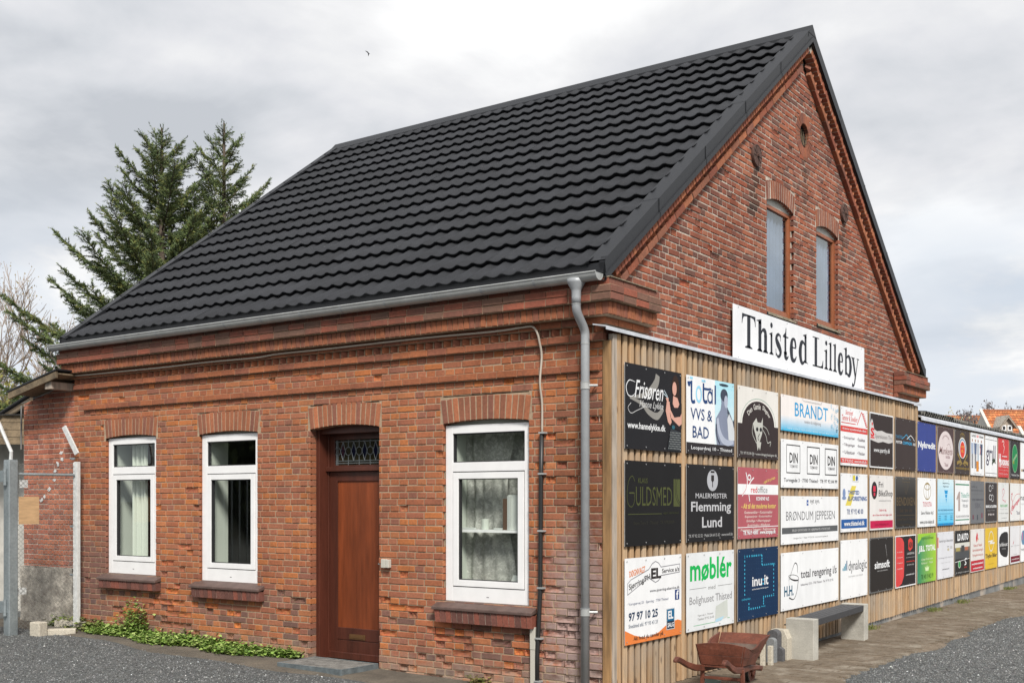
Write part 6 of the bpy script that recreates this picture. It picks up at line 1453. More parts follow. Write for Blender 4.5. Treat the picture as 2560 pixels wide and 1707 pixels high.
# ------------------------------------------------------------------ bench
bn = thing('bench', 'concrete bench with dark slats standing against the timber wall', 'bench', (.45, 4.6, -.105))
bz = -.105; h = .475
for (y0, y1, x0, x1) in ((3.50, 3.66, .330, .655), (5.68, 5.84, .215, .520)):
    b = MB(); b.box(x0-.45, x1-.45, y0-4.6, y1-4.6, -.03, h); b.build('leg', M['concrete'], bn, bevel=.007)
for i in range(5):
    b = MB(); x0 = .345+.060*i-.45; w_ = .051
    ya, yb_ = 3.662-4.6, 5.678-4.6
    b.obox((x0, ya, h-.085), (w_, 0, 0), (-.125, yb_-ya, 0), (0, 0, .075)); b.build('slat', M['bench_wood'], bn, bevel=.004)
b = MB(); b.obox((-.2, -.95, h-.10), (.34, 0, 0), (-.0, .05, 0), (0, 0, .012)); b.build('bracket', M['black_rubber'], bn)

# ------------------------------------------------------------------ wheelbarrow
gzb = -.102
hd = Vector((-.115, .993, 0)).normalized(); lt = Vector((hd.y, -hd.x, 0))       # heading, lateral (right)
BO = Vector((.755, .86, gzb))
wb = thing('wheelbarrow', 'small red brown wooden wheelbarrow in front of the timber wall', 'wheelbarrow', tuple(BO))
def Wp(l, f, z): return lt*l+hd*f+Vector((0, 0, z))
def plank(name, c8, m='barrow', parent=wb, bev=.004):
    b = MB(); b.add(c8, [(0, 1, 2, 3), (7, 6, 5, 4), (0, 4, 5, 1), (1, 5, 6, 2), (2, 6, 7, 3), (3, 7, 4, 0)]); return b.build(name, M[m], parent, bevel=bev)
th = .016
def wall_panel(name, poly, nrm):          # polygon (list of Vectors) thickened along nrm
    b = MB(); k = len(poly); vs = list(poly)+[p+nrm*th for p in poly]
    b.add(vs, [tuple(range(k-1, -1, -1)), tuple(range(k, 2*k))]+[(i, (i+1) % k, k+(i+1) % k, k+i) for i in range(k)]); return b.build(name, M['barrow'], wb, bevel=.003)
zb0, zr_ = .285, .475         # box bottom, rear top
bw, tw = .188, .222           # half widths bottom, top
# rear boards (slanting out to the back)
def RP(l, t): return Wp(l*(bw+(tw-bw)*t), -.035*t, zb0+(zr_-zb0)*t)
arc = [RP(-1+2*i/10, 1)+Vector((0, 0, .022*(1-((i-5)/5)**2)-.0)) for i in range(11)]
wall_panel('rear_board', [RP(-1, 0), RP(1, 0), RP(1, .48), RP(-1, .48)], -hd)
wall_panel('rear_board', [RP(-1, .49), RP(1, .49)]+arc[::-1], -hd)
fb, ft = .38, .72             # front bottom and top distance
for sd in (-1, 1):
    def SPt(f, t, sd=sd):    # f 0..1 along, t 0..1 up
        f0 = f*fb; f1 = -.035+f*(ft+.035)
        top = zr_-.050*math.sin(min(1, f/.62)*math.pi)+(.035*max(0, (f-.5)/.5) if f > .5 else 0)
        z1 = top; ff = f0+(f1-f0)*t
        return Wp(sd*(bw+(tw+.02*f-bw)*t), ff, zb0-.02*f+(z1-zb0+.02*f)*t)
    for (ta, tb) in ((0, .44), (.45, 1)):
        K = 10; poly = [SPt(i/K, ta) for i in range(K+1)]+[SPt(i/K, tb) for i in range(K, -1, -1)]
        if sd < 0: poly = poly[::-1]
        wall_panel('side_board', poly, lt*sd)
def FPt(l, t): return Wp(l*(bw+(tw+.02-bw)*t), fb+(ft-fb)*t, zb0-.02+(zr_+.035-zb0+.02)*t)
wall_panel('front_board', [FPt(1, 0), FPt(-1, 0), FPt(-1, .55), FPt(1, .55)], hd)
wall_panel('front_board', [FPt(1, .56), FPt(-1, .56), FPt(-.98, .98), FPt(-.5, 1.0), FPt(.5, 1.0), FPt(.98, .98)], hd)
b = MB(); b.add([Wp(-bw, 0, zb0+.01), Wp(bw, 0, zb0+.01), Wp(bw, fb, zb0-.01), Wp(-bw, fb, zb0-.01), Wp(-bw-.02, fb+.2, zb0+.14), Wp(bw+.02, fb+.2, zb0+.14)], [(0, 1, 2, 3), (3, 2, 5, 4)]); b.build('floor', M['barrow_in'], wb)
for sd in (-1, 1):       # shafts that end in carved handles
    pts = [Wp(sd*.10, .95, .150), Wp(sd*.15, .42, .225), Wp(sd*.175, .05, .245), Wp(sd*.19, -.18, .275), Wp(sd*.205, -.36, .325), Wp(sd*.215, -.48, .372), Wp(sd*.220, -.56, .395), Wp(sd*.222, -.62, .385)]
    b = MB(); P = [Vector(p) for p in smooth_pts([tuple(p) for p in []], 4)] if False else pts
    hw = [.017, .018, .019, .019, .019, .020, .022, .016]; hh = [.020, .026, .030, .030, .026, .024, .026, .012]
    V = []
    for i, p in enumerate(P):
        V += [p+lt*hw[i]+Vector((0, 0, hh[i])), p-lt*hw[i]+Vector((0, 0, hh[i])), p-lt*hw[i]-Vector((0, 0, hh[i])), p+lt*hw[i]-Vector((0, 0, hh[i]))]
    k = len(P); b.add(V, [(i*4+j, i*4+(j+1) % 4, (i+1)*4+(j+1) % 4, (i+1)*4+j) for i in range(k-1) for j in range(4)]+[(3, 2, 1, 0), (4*k-4, 4*k-3, 4*k-2, 4*k-1)])
    o = b.build('shaft', M['barrow'], wb, smooth=False, bevel=.008)
    b = MB(); b.obox(Wp(sd*.195-.018, .02, .0), lt*.034, hd*.040, Vector((0, 0, .25))+lt*(-.004*sd)); b.build('leg', M['barrow'], wb, bevel=.004)
b = MB(); b.obox(Wp(-.19, .03, .145), lt*.38, hd*.022, (0, 0, .028)); b.build('stretcher', M['barrow'], wb, bevel=.004)
b = MB(); b.obox(Wp(-.20, -.01, .262), lt*.40, hd*.05, (0, 0, .02)); b.build('cross_beam', M['barrow'], wb, bevel=.004)
wh = MB(); wc = Wp(0, .90, .135); Rw = .135; K = 28
def Wc(r, a, l): return wc+hd*(r*math.cos(a))+Vector((0, 0, r*math.sin(a)))+lt*l
V = []
for i in range(K):
    a = 2*math.pi*i/K
    V += [Wc(Rw, a, -.02), Wc(Rw, a, .02), Wc(Rw-.03, a, .02), Wc(Rw-.03, a, -.02)]
wh.add(V, [(i*4+j, i*4+(j+1) % 4, ((i+1) % K)*4+(j+1) % 4, ((i+1) % K)*4+j) for i in range(K) for j in range(4)])
wheel = wh.build('wheel', M['barrow'], wb)
for i in range(6):
    b = MB(); a = math.pi*i/3+.3; b.tube([Wc(.01, a, 0), Wc(Rw-.028, a, 0)], .013, 6); b.build('spoke', M['barrow'], wheel)
b = MB(); b.tube([wc-lt*.035, wc+lt*.035], .030, 12); b.tube([wc-lt*.12, wc+lt*.12], .010, 8); b.build('hub', M['barrow'], wheel)
b = MB(); V = []
for i in range(K):
    a = 2*math.pi*i/K; V += [Wc(Rw+.004, a, -.021), Wc(Rw+.004, a, .021), Wc(Rw-.001, a, .021), Wc(Rw-.001, a, -.021)]
b.add(V, [(i*4+j, i*4+(j+1) % 4, ((i+1) % K)*4+(j+1) % 4, ((i+1) % K)*4+j) for i in range(K) for j in range(4)]); b.build('iron_tyre', M['black_rubber'], wheel)

# ------------------------------------------------------------------ the small stone houses and posts behind the barrow
def stone(x, y, wx, wy, h, kind, m, lab, rz=0.0, name='stone_marker'):
    b = MB()
    if kind == 'gable': poly = [(-wx/2, -.04), (wx/2, -.04), (wx/2, h*.82), (0, h), (-wx/2, h*.82)]
    elif kind == 'round': poly = [(-wx/2, -.04), (wx/2, -.04), (wx/2, h-wx*.4)]+[(wx/2*math.cos(a), h-wx*.4+wx*.4*math.sin(a)) for a in (.4, .8, 1.2, 1.57, 1.94, 2.34, 2.74)]+[(-wx/2, h-wx*.4)]
    elif kind == 'chamf': poly = [(-wx/2, -.04), (wx/2, -.04), (wx/2, h*.72), (wx*.28, h), (-wx/2, h)]
    else: poly = [(-wx/2, -.04), (wx/2, -.04), (wx/2, h), (-wx/2, h)]
    b.prism(poly, lambda u, v, n: (u, -n, v), -wy/2, wy/2)
    o = b.build(name, M[m], bevel=.006, **tags(lab, 'stone')); o.location = (x, y, gz(x, y)+.015); o.rotation_euler = (0, 0, rz); return o
stone(.335, 2.83, .052, .05, .235, 'flat', 'granite', 'narrow white upright slab nearest the wheelbarrow wheel', .1)
stone(.395, 2.90, .05, .05, .215, 'flat', 'granite', 'second white upright slab, right beside the first', -.05)
stone(.315, 3.13, .10, .08, .275, 'round', 'grey_stone', 'mid grey round topped marker stone among the stone group')
stone(.265, 3.33, .13, .12, .345, 'round', 'dark_stone', 'tallest dark grey stone behind the round grey marker')
stone(.365, 3.26, .085, .07, .165, 'gable', 'dark_stone', 'small dark stone with a pointed top in front of the pale block')
stone(.300, 3.45, .20, .14, .34, 'chamf', 'granite', 'big pale stone with a cut corner beside the bench leg')
b = MB(); b.box(-.09, .09, -.05, .05, -.02, .10); o = b.build('sheet_offcut', mat('green_glass', (.22, .32, .29), .3), **tags('pale green sheet lying under the wheelbarrow', 'sheet')); o.location = (.45, 1.25, -.1); o.rotation_euler = (0, .25, .3)

# ------------------------------------------------------------------ things inside the windows
def curtain(x0, x1, z0, z1, y, amp, n, m, lab, taper=0.0, name='curtain'):
    b = MB(); V = []; K = n*8; J = 10
    for j in range(J+1):
        t = j/J; z = z1+(z0-z1)*t
        for i in range(K+1):
            s_ = i/K; pin = taper*math.sin(math.pi*min(1, t*1.15))*(s_-.5)
            V.append((x0+(x1-x0)*s_-pin, y+amp*math.sin(s_*n*2*math.pi+.6*math.sin(3*s_))*(1+.4*math.sin(7*s_)), z))
    b.add(V, [(j*(K+1)+i, j*(K+1)+i+1, (j+1)*(K+1)+i+1, (j+1)*(K+1)+i) for j in range(J) for i in range(K)])
    return b.build(name, M[m], smooth=True, **tags(lab, 'curtain'))
curtain(-7.06, -6.76, .86, 2.42, .20, .035, 4, 'ochre_cloth', 'pale green curtain hanging inside the leftmost window')
curtain(-1.93, -1.16, .84, 2.42, .30, .014, 5, 'lace', 'white lace curtain inside the window nearest the downpipe', .22)
curtain(-1.50, -.95, .84, 2.42, .37, .012, 4, 'lace', 'darker lace layer behind the front lace curtain')
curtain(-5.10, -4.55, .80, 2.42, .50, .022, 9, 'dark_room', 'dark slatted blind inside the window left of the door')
b = MB(); b.box(-1.75, -.85, .108, .26, 1.39, 1.415); b.build('shelf', M['pvc'], **tags('thin white shelf across the inside of the right window', 'shelf'))
def item(name, mb, m, lab, cat, **k): return mb.build(name, M[m], bevel=.002, **tags(lab, cat))
b = MB(); b.box(-1.20, -1.155, .13, .24, 1.416, 1.72); item('book', b, 'bookbrown', 'narrow dark brown book standing on the window shelf', 'book')
b = MB(); b.obox((-1.145, .14, 1.416), (.24, .06, 0), (-.01, .03, 0), (0, 0, .34)); b.obox((-1.150, .13, 1.416), (.04, -.01, 0), (0, .1, 0), (0, 0, .33)); item('folder', b, 'paper', 'white open folder standing on the window shelf', 'folder')
b = MB(); b.tube([(-1.44, .17, 1.416), (-1.44, .17, 1.52)], .038, 12); item('jar', b, 'inner_white', 'small glass jar on the window shelf', 'jar')
for x, lab in ((-1.66, 'left white card strip on the window shelf'), (-1.26, 'middle white price card on the window shelf'), (-.97, 'right white price card on the window shelf')):
    b = MB(); b.box(x-.07 if x < -1.5 else x-.04, x+.12 if x < -1.5 else x+.05, .115, .15, 1.416, 1.435); item('card', b, 'paper', lab, 'card')
for x, lab in ((-1.60, 'left brown wooden block on the right window ledge'), (-1.48, 'right brown wooden block on the right window ledge')):
    b = MB(); b.box(x-.055, x+.055, .16, .24, .808, .895); item('wooden_block', b, 'woodblock', lab, 'block')
b = MB(); b.box(-1.70, -1.2, .12, .16, .806, .835); item('card', b, 'paper', 'long white strip lying on the right window ledge', 'card')
b = MB(); b.obox((-1.16, .14, .808), (.15, 0, 0), (0, .01, 0), (.04, .05, .17)); lf = item('leaflet', b, 'paper', 'pale leaflet with a blue mark leaning on the right window ledge', 'leaflet')
b = MB(); b.obox((-1.12, .1395, .812), (.06, 0, 0), (0, .002, 0), (.012, .017, .06)); b.build('blue_mark', M['blueink'], lf)
b = MB(); b.tube([(-5.20, .24, .86), (-5.20, .24, .96)], .07, 14); item('plant_pot', b, 'pot_a', 'brown pot with pale foot inside the window left of the door', 'pot')
b = MB(); b.tube([(-4.98, .22, .86), (-4.98, .22, .94)], [.06, .075], 14); item('plant_pot', b, 'pot_b', 'yellow bowl inside the window left of the door', 'bowl')
b = MB(); b.tube([(-4.66, .18, .86), (-4.66, .18, .97)], [.045, .055], 14); item('cup', b, 'pvc', 'white cup at the right corner of the window left of the door', 'cup')
b = MB(); b.tube([(-4.88, .3, 2.4), (-4.88, .3, 2.0), (-4.90, .3, 1.86)], .004, 5); item('blind_cord', b, 'paper', 'pale blind cord hanging inside the window left of the door', 'cord')

# ------------------------------------------------------------------ low weeds along the wall
GRN = [(.22, .33, .07), (.29, .40, .10), (.18, .29, .06), (.36, .45, .15), (.13, .22, .05)]
def leaves(name, centres, n, spread, size, pal, hmax, seed=1, m='leaf', **tg):
    r = np.random.RandomState(seed); V = []; F = []; C = []
    cs = np.array(centres); idx = r.randint(0, len(cs), n); o = r.normal(0, 1, (n, 3))*np.array(spread); P = cs[idx, :3]+o
    hs = cs[idx, 3] if cs.shape[1] > 3 else np.full(n, hmax)
    for i in range(n):
        x, y, z = P[i]; g = gz(x, y); z = g+.01+abs(o[i, 2])/spread[2]*hs[i]*.5+.0
        if y > -.012: y = -.012-abs(r.normal(0, .02))
        a = r.uniform(0, 6.28); s = size*r.uniform(.6, 1.4); tl = r.uniform(.0, .9)
        d = Vector((math.cos(a), math.sin(a), math.sin(tl)*.6)); sdv = Vector((-math.sin(a), math.cos(a), r.uniform(-.3, .3)))
        p = Vector((x, y, z)); c = pal[r.randint(len(pal))]; k = r.uniform(.75, 1.25); c = tuple(v*k for v in c)
        o_ = len(V); V += [p, p+d*s*.5+sdv*s*.46+Vector((0, 0, .1*s)), p+d*s, p+d*s*.5-sdv*s*.46+Vector((0, 0, .2*s))]
        F += [(o_, o_+1, o_+2), (o_, o_+2, o_+3)]; C += [c, tuple(v*.85 for v in c)]
    return fast_mesh(name, [tuple(v) for v in V], F, M[m], cols=C, **tg)
cw = []
for x in np.arange(-7.45, -3.98, .055):
    e = apron_edge(x); wdt = .33*math.sin(math.pi*min(1, max(0, (x+7.5)/3.5)))**.35*(.75+.3*math.sin(x*5)); hh = .07+.07*abs(noise.noise(Vector((x*2.2, 0, 0))))
    for k in range(5): cw.append((x, -.02-wdt*k/4, 0, hh*(1-.12*k)))
for k in range(14): cw.append((-6.85+.03*k, -.08, 0, .34))
leaves('low_weeds', cw, 15000, (.040, .045, .5), .040, GRN, .1, 5, kind='stuff')
for (x, y, n, hh, lab) in ((-3.86, -.06, 160, .08, 'small green weed by the wall just left of the door step'), (-1.32, -.10, 170, .07, 'small dry weed at the wall foot below the right window')):
    leaves('weed', [(x, y, 0, hh)], n, (.05, .03, .5), .035, GRN if x < -3 else [(.22, .18, .06), (.15, .16, .05)], .1, 8, **tags(lab, 'weed'))
leaves('grass_tufts', [(-8.3+.05*k, -.10, 0, .10) for k in range(20)]+[(-7.6, -.35, 0, .05), (-7.45, -.2, 0, .06)], 1100, (.04, .04, .5), .05, [(.16, .20, .05), (.20, .22, .07), (.11, .16, .03)], .1, 9, kind='stuff')
leaves('wall_foot_weeds', [(.14, y+.0, 0, .05) for y in (6.9, 7.0, 7.5, 9.8, 10.3, 10.4, 11.6, 12.2, 12.3, 15.8, 15.9)], 700, (.04, .12, .5), .04, [(.13, .16, .04), (.20, .18, .08)], .1, 10, kind='stuff') if False else None
def tuft(x, y, n, h, pal, seed, lab):
    r = random.Random(seed); b = MB()
    for i in range(n):
        a = r.uniform(0, 6.28); q = h*r.uniform(.5, 1.1); px, py = x+r.gauss(0, .05), y+r.gauss(0, .12); g = gz(px, py)+.01
        dx, dy = math.cos(a)*q*.5, math.sin(a)*q*.5; c = pal[r.randint(0, len(pal)-1)]
        b.add([(px-.003, py, g), (px+.003, py+.002, g), (px+dx*.5, py+dy*.5, g+q*.7), (px+dx, py+dy, g+q*.85)], [(0, 1, 2), (0, 2, 3)], c)
    b.build('grass_tuft', M['leaf'], **tags(lab, 'grass tuft'))
for i, (y, lab) in enumerate(((7.05, 'grass tuft at the plinth just beyond the bench'), (10.3, 'grass tuft at the plinth below the green sign'), (12.2, 'grass tuft at the plinth below the black workshop sign'), (16.0, 'grass tuft at the plinth near the right edge'))):
    tuft(.16, y, 130, .08, [(.14, .17, .04), (.22, .20, .09), (.10, .13, .03)], 40+i, lab)

# ------------------------------------------------------------------ trees
def spruce(base, H, R, lean, seed, label, limbs_n=62, zmin=1.8):
    r = random.Random(seed); nr = np.random.RandomState(seed)
    t = thing('spruce_tree', label, 'tree', base, 'spruce trees behind the house')
    b = MB(); tp = [(lean[0]*k/8*H/10, lean[1]*k/8*H/10, H*k/8) for k in range(9)]; b.tube(tp, [.17*(1-k/8.4)+.012 for k in range(9)], 8); b.build('trunk', M['bark'], t)
    V, F, C = [], [], []; lb = MB()
    pal = [(.095, .13, .045), (.12, .155, .055), (.065, .095, .040), (.155, .165, .050), (.11, .145, .068)]
    def spray(p, d, ln, wd):
        # short twig carrying needles on both sides
        side = d.cross(Vector((0, 0, 1)))
        if side.length < .01: side = Vector((1, 0, 0))
        side.normalize(); up = side.cross(d).normalized(); c = pal[r.randint(0, 4)]; kk = r.uniform(.75, 1.3); c = tuple(v*kk for v in c)
        m = max(4, int(ln/.014))
        for i in range(m):
            q = p+d*(ln*i/m); a = r.uniform(0, 6.28); nd = (side*math.cos(a)+up*math.sin(a)); e = q+d*wd*.8+nd*wd*r.uniform(.7, 1.1); s2 = d.cross(nd).normalized()*.0105
            o = len(V); V.extend([tuple(q-s2), tuple(q+s2), tuple(e)]); F.append((o, o+1, o+2)); C.append(c)
    for i in range(limbs_n):
        f = (i/limbs_n)**1.30; z = zmin+(H-.25-zmin)*f; a = i*2.39996+r.uniform(-.35, .35)
        Lr = R*(1-f)**.88*r.uniform(.72, 1.12)+.14; o0 = Vector((lean[0]*z/10, lean[1]*z/10, z)); el0 = -.12+.75*f
        pts = []; K = 7
        for k in range(K+1):
            s_ = k/K; pts.append(o0+Vector((math.cos(a)*Lr*s_, math.sin(a)*Lr*s_, Lr*(math.sin(el0)*s_-.20*s_*(1-f)+.42*s_*s_))))
        lb.tube(pts, [.030*(1-k/K)*(1-f*.6)+.005 for k in range(K+1)], 4, caps=False)
        nt_ = max(6, int(Lr*29))
        for j in range(nt_):
            s_ = .12+.88*j/nt_; k = min(int(s_*K), K-1); p = pts[k].lerp(pts[k+1], s_*K-k); dd = (pts[k+1]-pts[k]).normalized()
            for sd in (-1, 1):
                sv = dd.cross(Vector((0, 0, 1))).normalized()*sd; d = (dd*r.uniform(.5, 1.0)+sv*r.uniform(.3, 1.0)+Vector((0, 0, r.uniform(-.45, .35)))).normalized()
                l2 = (.16+.34*(1-s_)*Lr*.6)*r.uniform(.6, 1.25)
                spray(p, d, l2, .052)
                if l2 > .2:
                    for q in range(2): spray(p+d*l2*(.35+.3*q), (d+Vector((r.uniform(-.6, .6), r.uniform(-.6, .6), r.uniform(-.6, .2)))).normalized(), l2*.5, .038)
        spray(pts[-2], (pts[-1]-pts[-2]).normalized(), .26, .04)
    for k in range(26): spray(Vector((lean[0]*H/10, lean[1]*H/10, H-.05*k)), Vector((r.uniform(-.5, .5), r.uniform(-.5, .5), 1)).normalized(), .12, .03)
    lb.build('limbs', M['bark'], t)
    fast_mesh('crown', V, F, M['needle'], parent=t, cols=C)
spruce((-15.60, 7.19, 0), 9.95, 4.15, (0, 0, 0), 11, 'broad spruce with layered upswept branches, its trunk showing left of the roof', 118)
spruce((-15.25, 8.65, 0), 10.4, 3.0, (0.0, 0, 0), 23, 'slim taller spruce touching the roof line, right of the broad one', 96)
def bare_tree(name, base, H, spread, seed, label, col, depth=5, twig=.010, parent=None, buds=None, group=None, nb=3):
    r = random.Random(seed); t = thing(name, label, 'tree' if H > 3 else 'bush', base, group); tb, bb = MB(), MB(); ends = []
    def grow(p, d, ln, rad, lv):
        K = 3; pts = [p]
        for k in range(K):
            d = (d+Vector((r.gauss(0, .10), r.gauss(0, .10), r.gauss(.03, .06)))).normalized(); p = p+d*ln/K; pts.append(p)
        (tb if lv == 0 else bb).tube(pts, [rad*(1-.4*k/K) for k in range(K+1)], 4 if lv < 2 else 3, caps=False)
        if lv >= depth: ends.append(p); return
        for i in range(nb+(1 if lv > 0 and r.random() < .5 else 0)):
            a = r.uniform(0, 6.28); s_ = spread*r.uniform(.4, 1.1); nd = (d+Vector((math.cos(a)*s_, math.sin(a)*s_, r.uniform(-.05, .25)))).normalized()
            grow(pts[r.randint(1, K)] if i else p, nd, ln*r.uniform(.58, .80), max(rad*.58, twig), lv+1)
    grow(Vector((0, 0, 0)), Vector((r.uniform(-.05, .05), 0, 1)), H*.30, H*.013, 0)
    mz = max([v[2] for v in bb.v]+[v[2] for v in tb.v]); kz = H/mz
    for q in (tb, bb): q.v = [(v[0], v[1], v[2]*kz) for v in q.v]
    ends = [Vector((e.x, e.y, e.z*kz)) for e in ends]
    mt = M.get('tw_'+col[0]) or mat('twig_'+col[0], col[1], .9); M['tw_'+col[0]] = mt
    tb.build('trunk', mt, t); bb.build('branches', mt, t)
    if buds:
        q = MB(); m2 = M.get('bud_'+col[0]) or mat('bud_'+col[0], buds[0], .9); M['bud_'+col[0]] = m2
        for e in ends:
            for k in range(buds[2]):
                p = e+Vector((r.gauss(0, buds[3]), r.gauss(0, buds[3]), r.gauss(0, buds[3]))); s_ = buds[1]*r.uniform(.5, 1.3); a = r.uniform(0, 3.14)
                q.add([p+Vector((math.cos(a)*s_, math.sin(a)*s_, 0)), p+Vector((0, 0, s_*1.3)), p-Vector((math.cos(a)*s_, math.sin(a)*s_, 0)), p-Vector((0, 0, s_*1.1))], [(0, 1, 2, 3)])
        q.build('buds', m2, t)
for i, (x, y, H, lab) in enumerate(((-27.9, 9.2, 8.6, 'tall bare reddish tree at the left edge'), (-28.2, 11.6, 7.7, 'bare reddish tree right of the tallest one at the left edge'), (-25.4, 11.2, 6.3, 'lower bare tree behind the spruce'), (-27.0, 8.0, 8.2, 'bare tree cut by the left edge'), (-27.0, 13.4, 7.2, 'bare tree behind the spruce foot'))):
    bare_tree('bare_tree', (x, y, 0), H, .62, 50+i, lab, ('red', (.34, .27, .22)), 6, .009, buds=((.30, .25, .16), .022, 1, .08), group='bare trees at the left edge', nb=3)
for i, (x, y, H, lab) in enumerate(((-20.8, 6.4, 4.4, 'olive budding bush below the bare trees'), (-20.9, 5.6, 4.9, 'olive budding bush left of the other, above the annex roof'), (-20.6, 7.6, 4.3, 'budding bush farther behind the annex'))):
    bare_tree('budding_bush', (x, y, 0), H, .85, 70+i, lab, ('olive', (.16, .14, .09)), 6, .008, buds=((.26, .25, .07), .035, 2, .10), nb=3)

# ------------------------------------------------------------------ far tiled houses to the right
def cam_pt(px, py, dist):
    fw = Vector((math.sin(YAW), math.cos(YAW), 0)); rt = Vector((math.cos(YAW), -math.sin(YAW), 0))
    return CAM+fw*dist+rt*((px-1280)/FPX*dist)+Vector((0, 0, (1251.62-py)/FPX*dist))
def tile_roof(parent, O, ux, dn, Lx, Ls, nc, nr, pal, name='roof_tiles'):
    """O ridge corner, ux unit along ridge, dn unit down the slope"""
    nrm = ux.cross(dn).normalized(); nrm = nrm if nrm.z > 0 else -nrm; V, F, C = [], [], []; K = 4; r = random.Random(4)
    for j in range(nr):
        for i in range(nc):
            c = pal[r.randint(0, len(pal)-1)]; k = r.uniform(.8, 1.15); c = tuple(v*k for v in c); o = len(V)
            for (s_, h_) in ((j, .0), (j+1, .05)):
                for q in range(K+1):
                    V.append(tuple(O+ux*(Lx*(i+q/K)/nc)+dn*(Ls*s_/nr)+nrm*(h_+.045*math.cos(2*math.pi*q/K))))
            for q in range(K): F.append((o+q, o+q+1, o+K+2+q, o+K+1+q)); C.append(c)
    fast_mesh(name, V, F, M['tile_far'], parent=parent, cols=C, kind='stuff')
OT = [(.50, .17, .06), (.44, .14, .055), (.54, .21, .08), (.40, .15, .07)]
fwv = Vector((math.sin(YAW), math.cos(YAW), 0)); rtv = Vector((math.cos(YAW), -math.sin(YAW), 0))
def far_house(label, pxa, pxb, pyr, dist, tilt, Ls, wallh, dormer=None, verge=True, pal=OT, loc_z=0):
    A_ = cam_pt(pxa, pyr, dist); B_ = cam_pt(pxb, pyr, dist); B_ = A_+(B_-A_).length*(rtv*math.cos(tilt)+fwv*math.sin(tilt)) if tilt else B_
    ux = (B_-A_).normalized(); back = Vector((-ux.y, ux.x, 0)); dn = (-back*.66-Vector((0, 0, .75))).normalized(); Lx = (B_-A_).length
    base = Vector((A_.x, A_.y, 0)); t = thing('tiled_house', label, 'house', tuple(base)); t_o = base
    tile_roof(t, A_-t_o, ux, dn, Lx, Ls, int(Lx/.26), int(Ls/.34), pal)
    b = MB(); e0 = A_+dn*Ls; e1 = B_+dn*Ls; q0, q1 = e0+back*.4, e1+back*.4; bk0, bk1 = A_-Vector((0, 0, Ls*.75))+back*(Ls*.66), B_-Vector((0, 0, Ls*.75))+back*(Ls*.66)
    G0 = lambda v: Vector((v.x, v.y, 0))
    pts = [G0(q0), G0(q1), q1, q0, G0(bk0), G0(bk1), bk1, bk0, A_-Vector((0, 0, .1)), B_-Vector((0, 0, .1))]
    b.add([p-t_o for p in pts], [(0, 1, 2, 3), (5, 4, 7, 6), (4, 0, 3, 8, 7), (1, 5, 6, 9, 2), (8, 9, 6, 7)]); b.build('wall', M['stain_white'], t)
    b = MB(); b.tube([A_-t_o, B_-t_o], .13, 6); b.build('ridge_tiles', M['clay'] if 'clay' in M else M['brown_frame'], t)
    if verge:
        b = MB(); b.obox(A_-ux*.32-t_o+Vector((0, 0, -.02)), ux*.3, dn*Ls, Vector((0, 0, .16))); b.build('verge_board', M['stain_white'], t)
    if dormer:
        px, pyt, pyb, wpx = dormer; dd = dist-Ls*.35; T = cam_pt(px, pyt, dd); Bm = cam_pt(px, pyb, dd); hw = wpx/FPX*dd/2; H_ = T.z-Bm.z; mid_z = Bm.z+H_*.42
        c = lambda u, z, n: T+ux*u+Vector((0, 0, z-T.z))+back*n-t_o
        b = MB(); b.add([c(-hw*.72, Bm.z-1, 0), c(hw*.72, Bm.z-1, 0), c(hw*.72, mid_z, 0), c(0, T.z-.15, 0), c(-hw*.72, mid_z, 0), c(-hw*.72, Bm.z-1, 3), c(hw*.72, Bm.z-1, 3), c(hw*.72, mid_z, 3), c(-hw*.72, mid_z, 3)], [(0, 1, 2, 3, 4), (0, 4, 8, 5), (1, 6, 7, 2)])
        b.build('dormer', M['grey_wood'], t)
        for sg in (-1, 1):
            b = MB(); p0, p1 = c(0, T.z+.05, -.35), c(sg*hw, mid_z-.2, -.35); b.obox(p0, p1-p0, back*3.2, Vector((0, 0, -.14))); b.build('dormer_roof', M['render'], t)
            b = MB(); b.obox(p0+Vector((0, 0, .02)), p1-p0, back*.08, Vector((0, 0, -.26))); b.build('barge_board', M['grey_wood'], t)
        for sg in (-1, 1):
            f = MB(); ww = hw*.5
            x0 = (-hw*.62 if sg < 0 else .04); f.obox(c(x0, Bm.z+.05, -.08), ux*ww, back*.08, Vector((0, 0, H_*.36))); fr = f.build('window', M['pvc'], t)
            g = MB(); g.obox(c(x0+ww*.2, Bm.z+.05+H_*.07, -.09), ux*ww*.6, back*.02, Vector((0, 0, H_*.22))); g.build('pane', M['gasket'], fr)
    return t
M['clay'] = mat('ridge_clay', (.30, .11, .05), .85, nz=[(3, .7, 1.2)])
far_house('long low orange tiled roof behind the corrugated shed', 2318, 2470, 1040, 150, .0, 1.5, 6, verge=False, pal=[(.62, .24, .08), (.55, .20, .07), (.60, .27, .10)])
far_house('orange tiled house with a grey dormer and two white windows', 2456, 2660, 1026, 110, .10, 7.0, 5, dormer=(2517, 1039, 1078, 46))
far_house('low orange tiled wing with white verge at the right edge', 2552, 2680, 1068, 95, .15, 4.0, 4)
g_ = MB(); p0, p1 = cam_pt(2385, 1064, 140), cam_pt(2452, 1064, 140); g_.add([(p0.x, p0.y, 0), (p1.x, p1.y, 0), tuple(p1), tuple(p0)], [(0, 1, 2, 3)]); g_.add([(p0.x-3, p0.y+6, 0), (p1.x-3, p1.y+6, 0), (p1.x-3, p1.y+6, p1.z), (p0.x-3, p0.y+6, p0.z)], [(3, 2, 1, 0)]); g_.add([tuple(p0), tuple(p1), (p1.x-3, p1.y+6, p1.z), (p0.x-3, p0.y+6, p0.z)], [(0, 1, 2, 3)])
g_.build('flat_roofed_building', M['render'], **tags('plain grey building face below the long orange roof', 'building'))
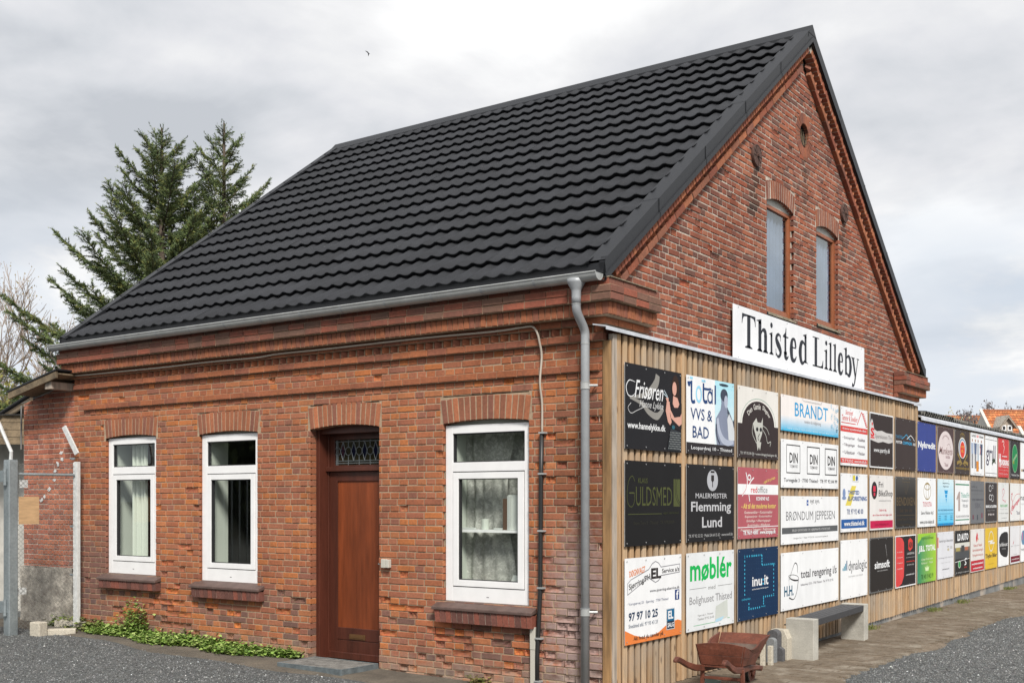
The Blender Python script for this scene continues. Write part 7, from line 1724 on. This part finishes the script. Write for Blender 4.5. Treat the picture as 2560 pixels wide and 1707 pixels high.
p = cam_pt(2335, 1251, 95); bare_tree('willow_tree', (p.x, p.y, 0), 9.0, .95, 91, 'pale yellowish budding tree just beyond the brick gable', ('pale', (.36, .32, .22)), 6, .022, buds=((.42, .40, .24), .07, 3, .3), nb=3)
for i, (px, d, H, lab) in enumerate(((2445, 135, 12.6, 'bare tree rising behind the long orange roof'), (2478, 138, 14.0, 'bare tree with dark clusters behind the dormer house, left one'), (2512, 140, 14.4, 'bare tree with dark clusters behind the dormer house, middle one'), (2556, 140, 14.4, 'bare tree with dark clusters behind the dormer house, at the right edge'))):
    p = cam_pt(px, 1251, d); bare_tree('bare_tree', (p.x, p.y, 0), H, .52, 80+i, lab, ('grey', (.20, .18, .17)), 5, .030, buds=((.12, .10, .10), .10, 2, .2), group='bare trees behind the far houses', nb=3)
# a bird high over the roof
bp = cam_pt(921, 134, 60); b = MB()
b.tube([(-.07, 0, .0), (0, 0, .012), (.09, 0, 0)], [.006, .020, .004], 6); bd = b.build('bird', M['bird'], **tags('tiny dark bird flying in the sky left of the roof', 'bird')); bd.location = bp; bd.rotation_euler = (0, .3, -YAW+.2)
b = MB(); b.add([(-.03, 0, .01), (.03, 0, .01), (-.05, -.05, .05), (-.14, -.10, .04), (-.20, -.12, .01)], [(0, 1, 2), (0, 2, 3), (0, 3, 4)]); b.build('wing', M['bird'], bd)
b = MB(); b.add([(-.02, 0, .01), (.04, 0, .01), (.05, .05, -.05), (.03, .08, -.14)], [(0, 1, 2, 3)]); b.build('wing', M['bird'], bd)

# dense hedge across the yard behind the viewer: it is what the window panes mirror
hr = np.random.RandomState(12); n = 26000; u = hr.uniform(-34, 10, n); v = hr.normal(0, 1.1, n)-24; top = 5.2+1.6*np.sin(u*.5)+1.0*np.sin(u*1.3+1); z = hr.uniform(0, 1, n)**.8*top
a = hr.uniform(0, 6.28, n); s = hr.uniform(.14, .34, n); base = np.stack([u, v, z], 1)
d1 = np.stack([np.cos(a), np.sin(a), hr.uniform(-.6, .6, n)], 1)*s[:, None]; d2 = np.stack([-np.sin(a)*.3, np.cos(a)*.3, np.ones(n)], 1)*s[:, None]
V = np.stack([base-d1, base-d2*.8, base+d1, base+d2], 1).reshape(-1, 3); F = np.arange(n*4).reshape(n, 4)
pal = np.array([(.04, .06, .02), (.06, .085, .03), (.03, .045, .02), (.08, .10, .035)]); fast_mesh('hedge', V, F, M['leaf'], cols=pal[hr.randint(0, 4, n)], kind='stuff')
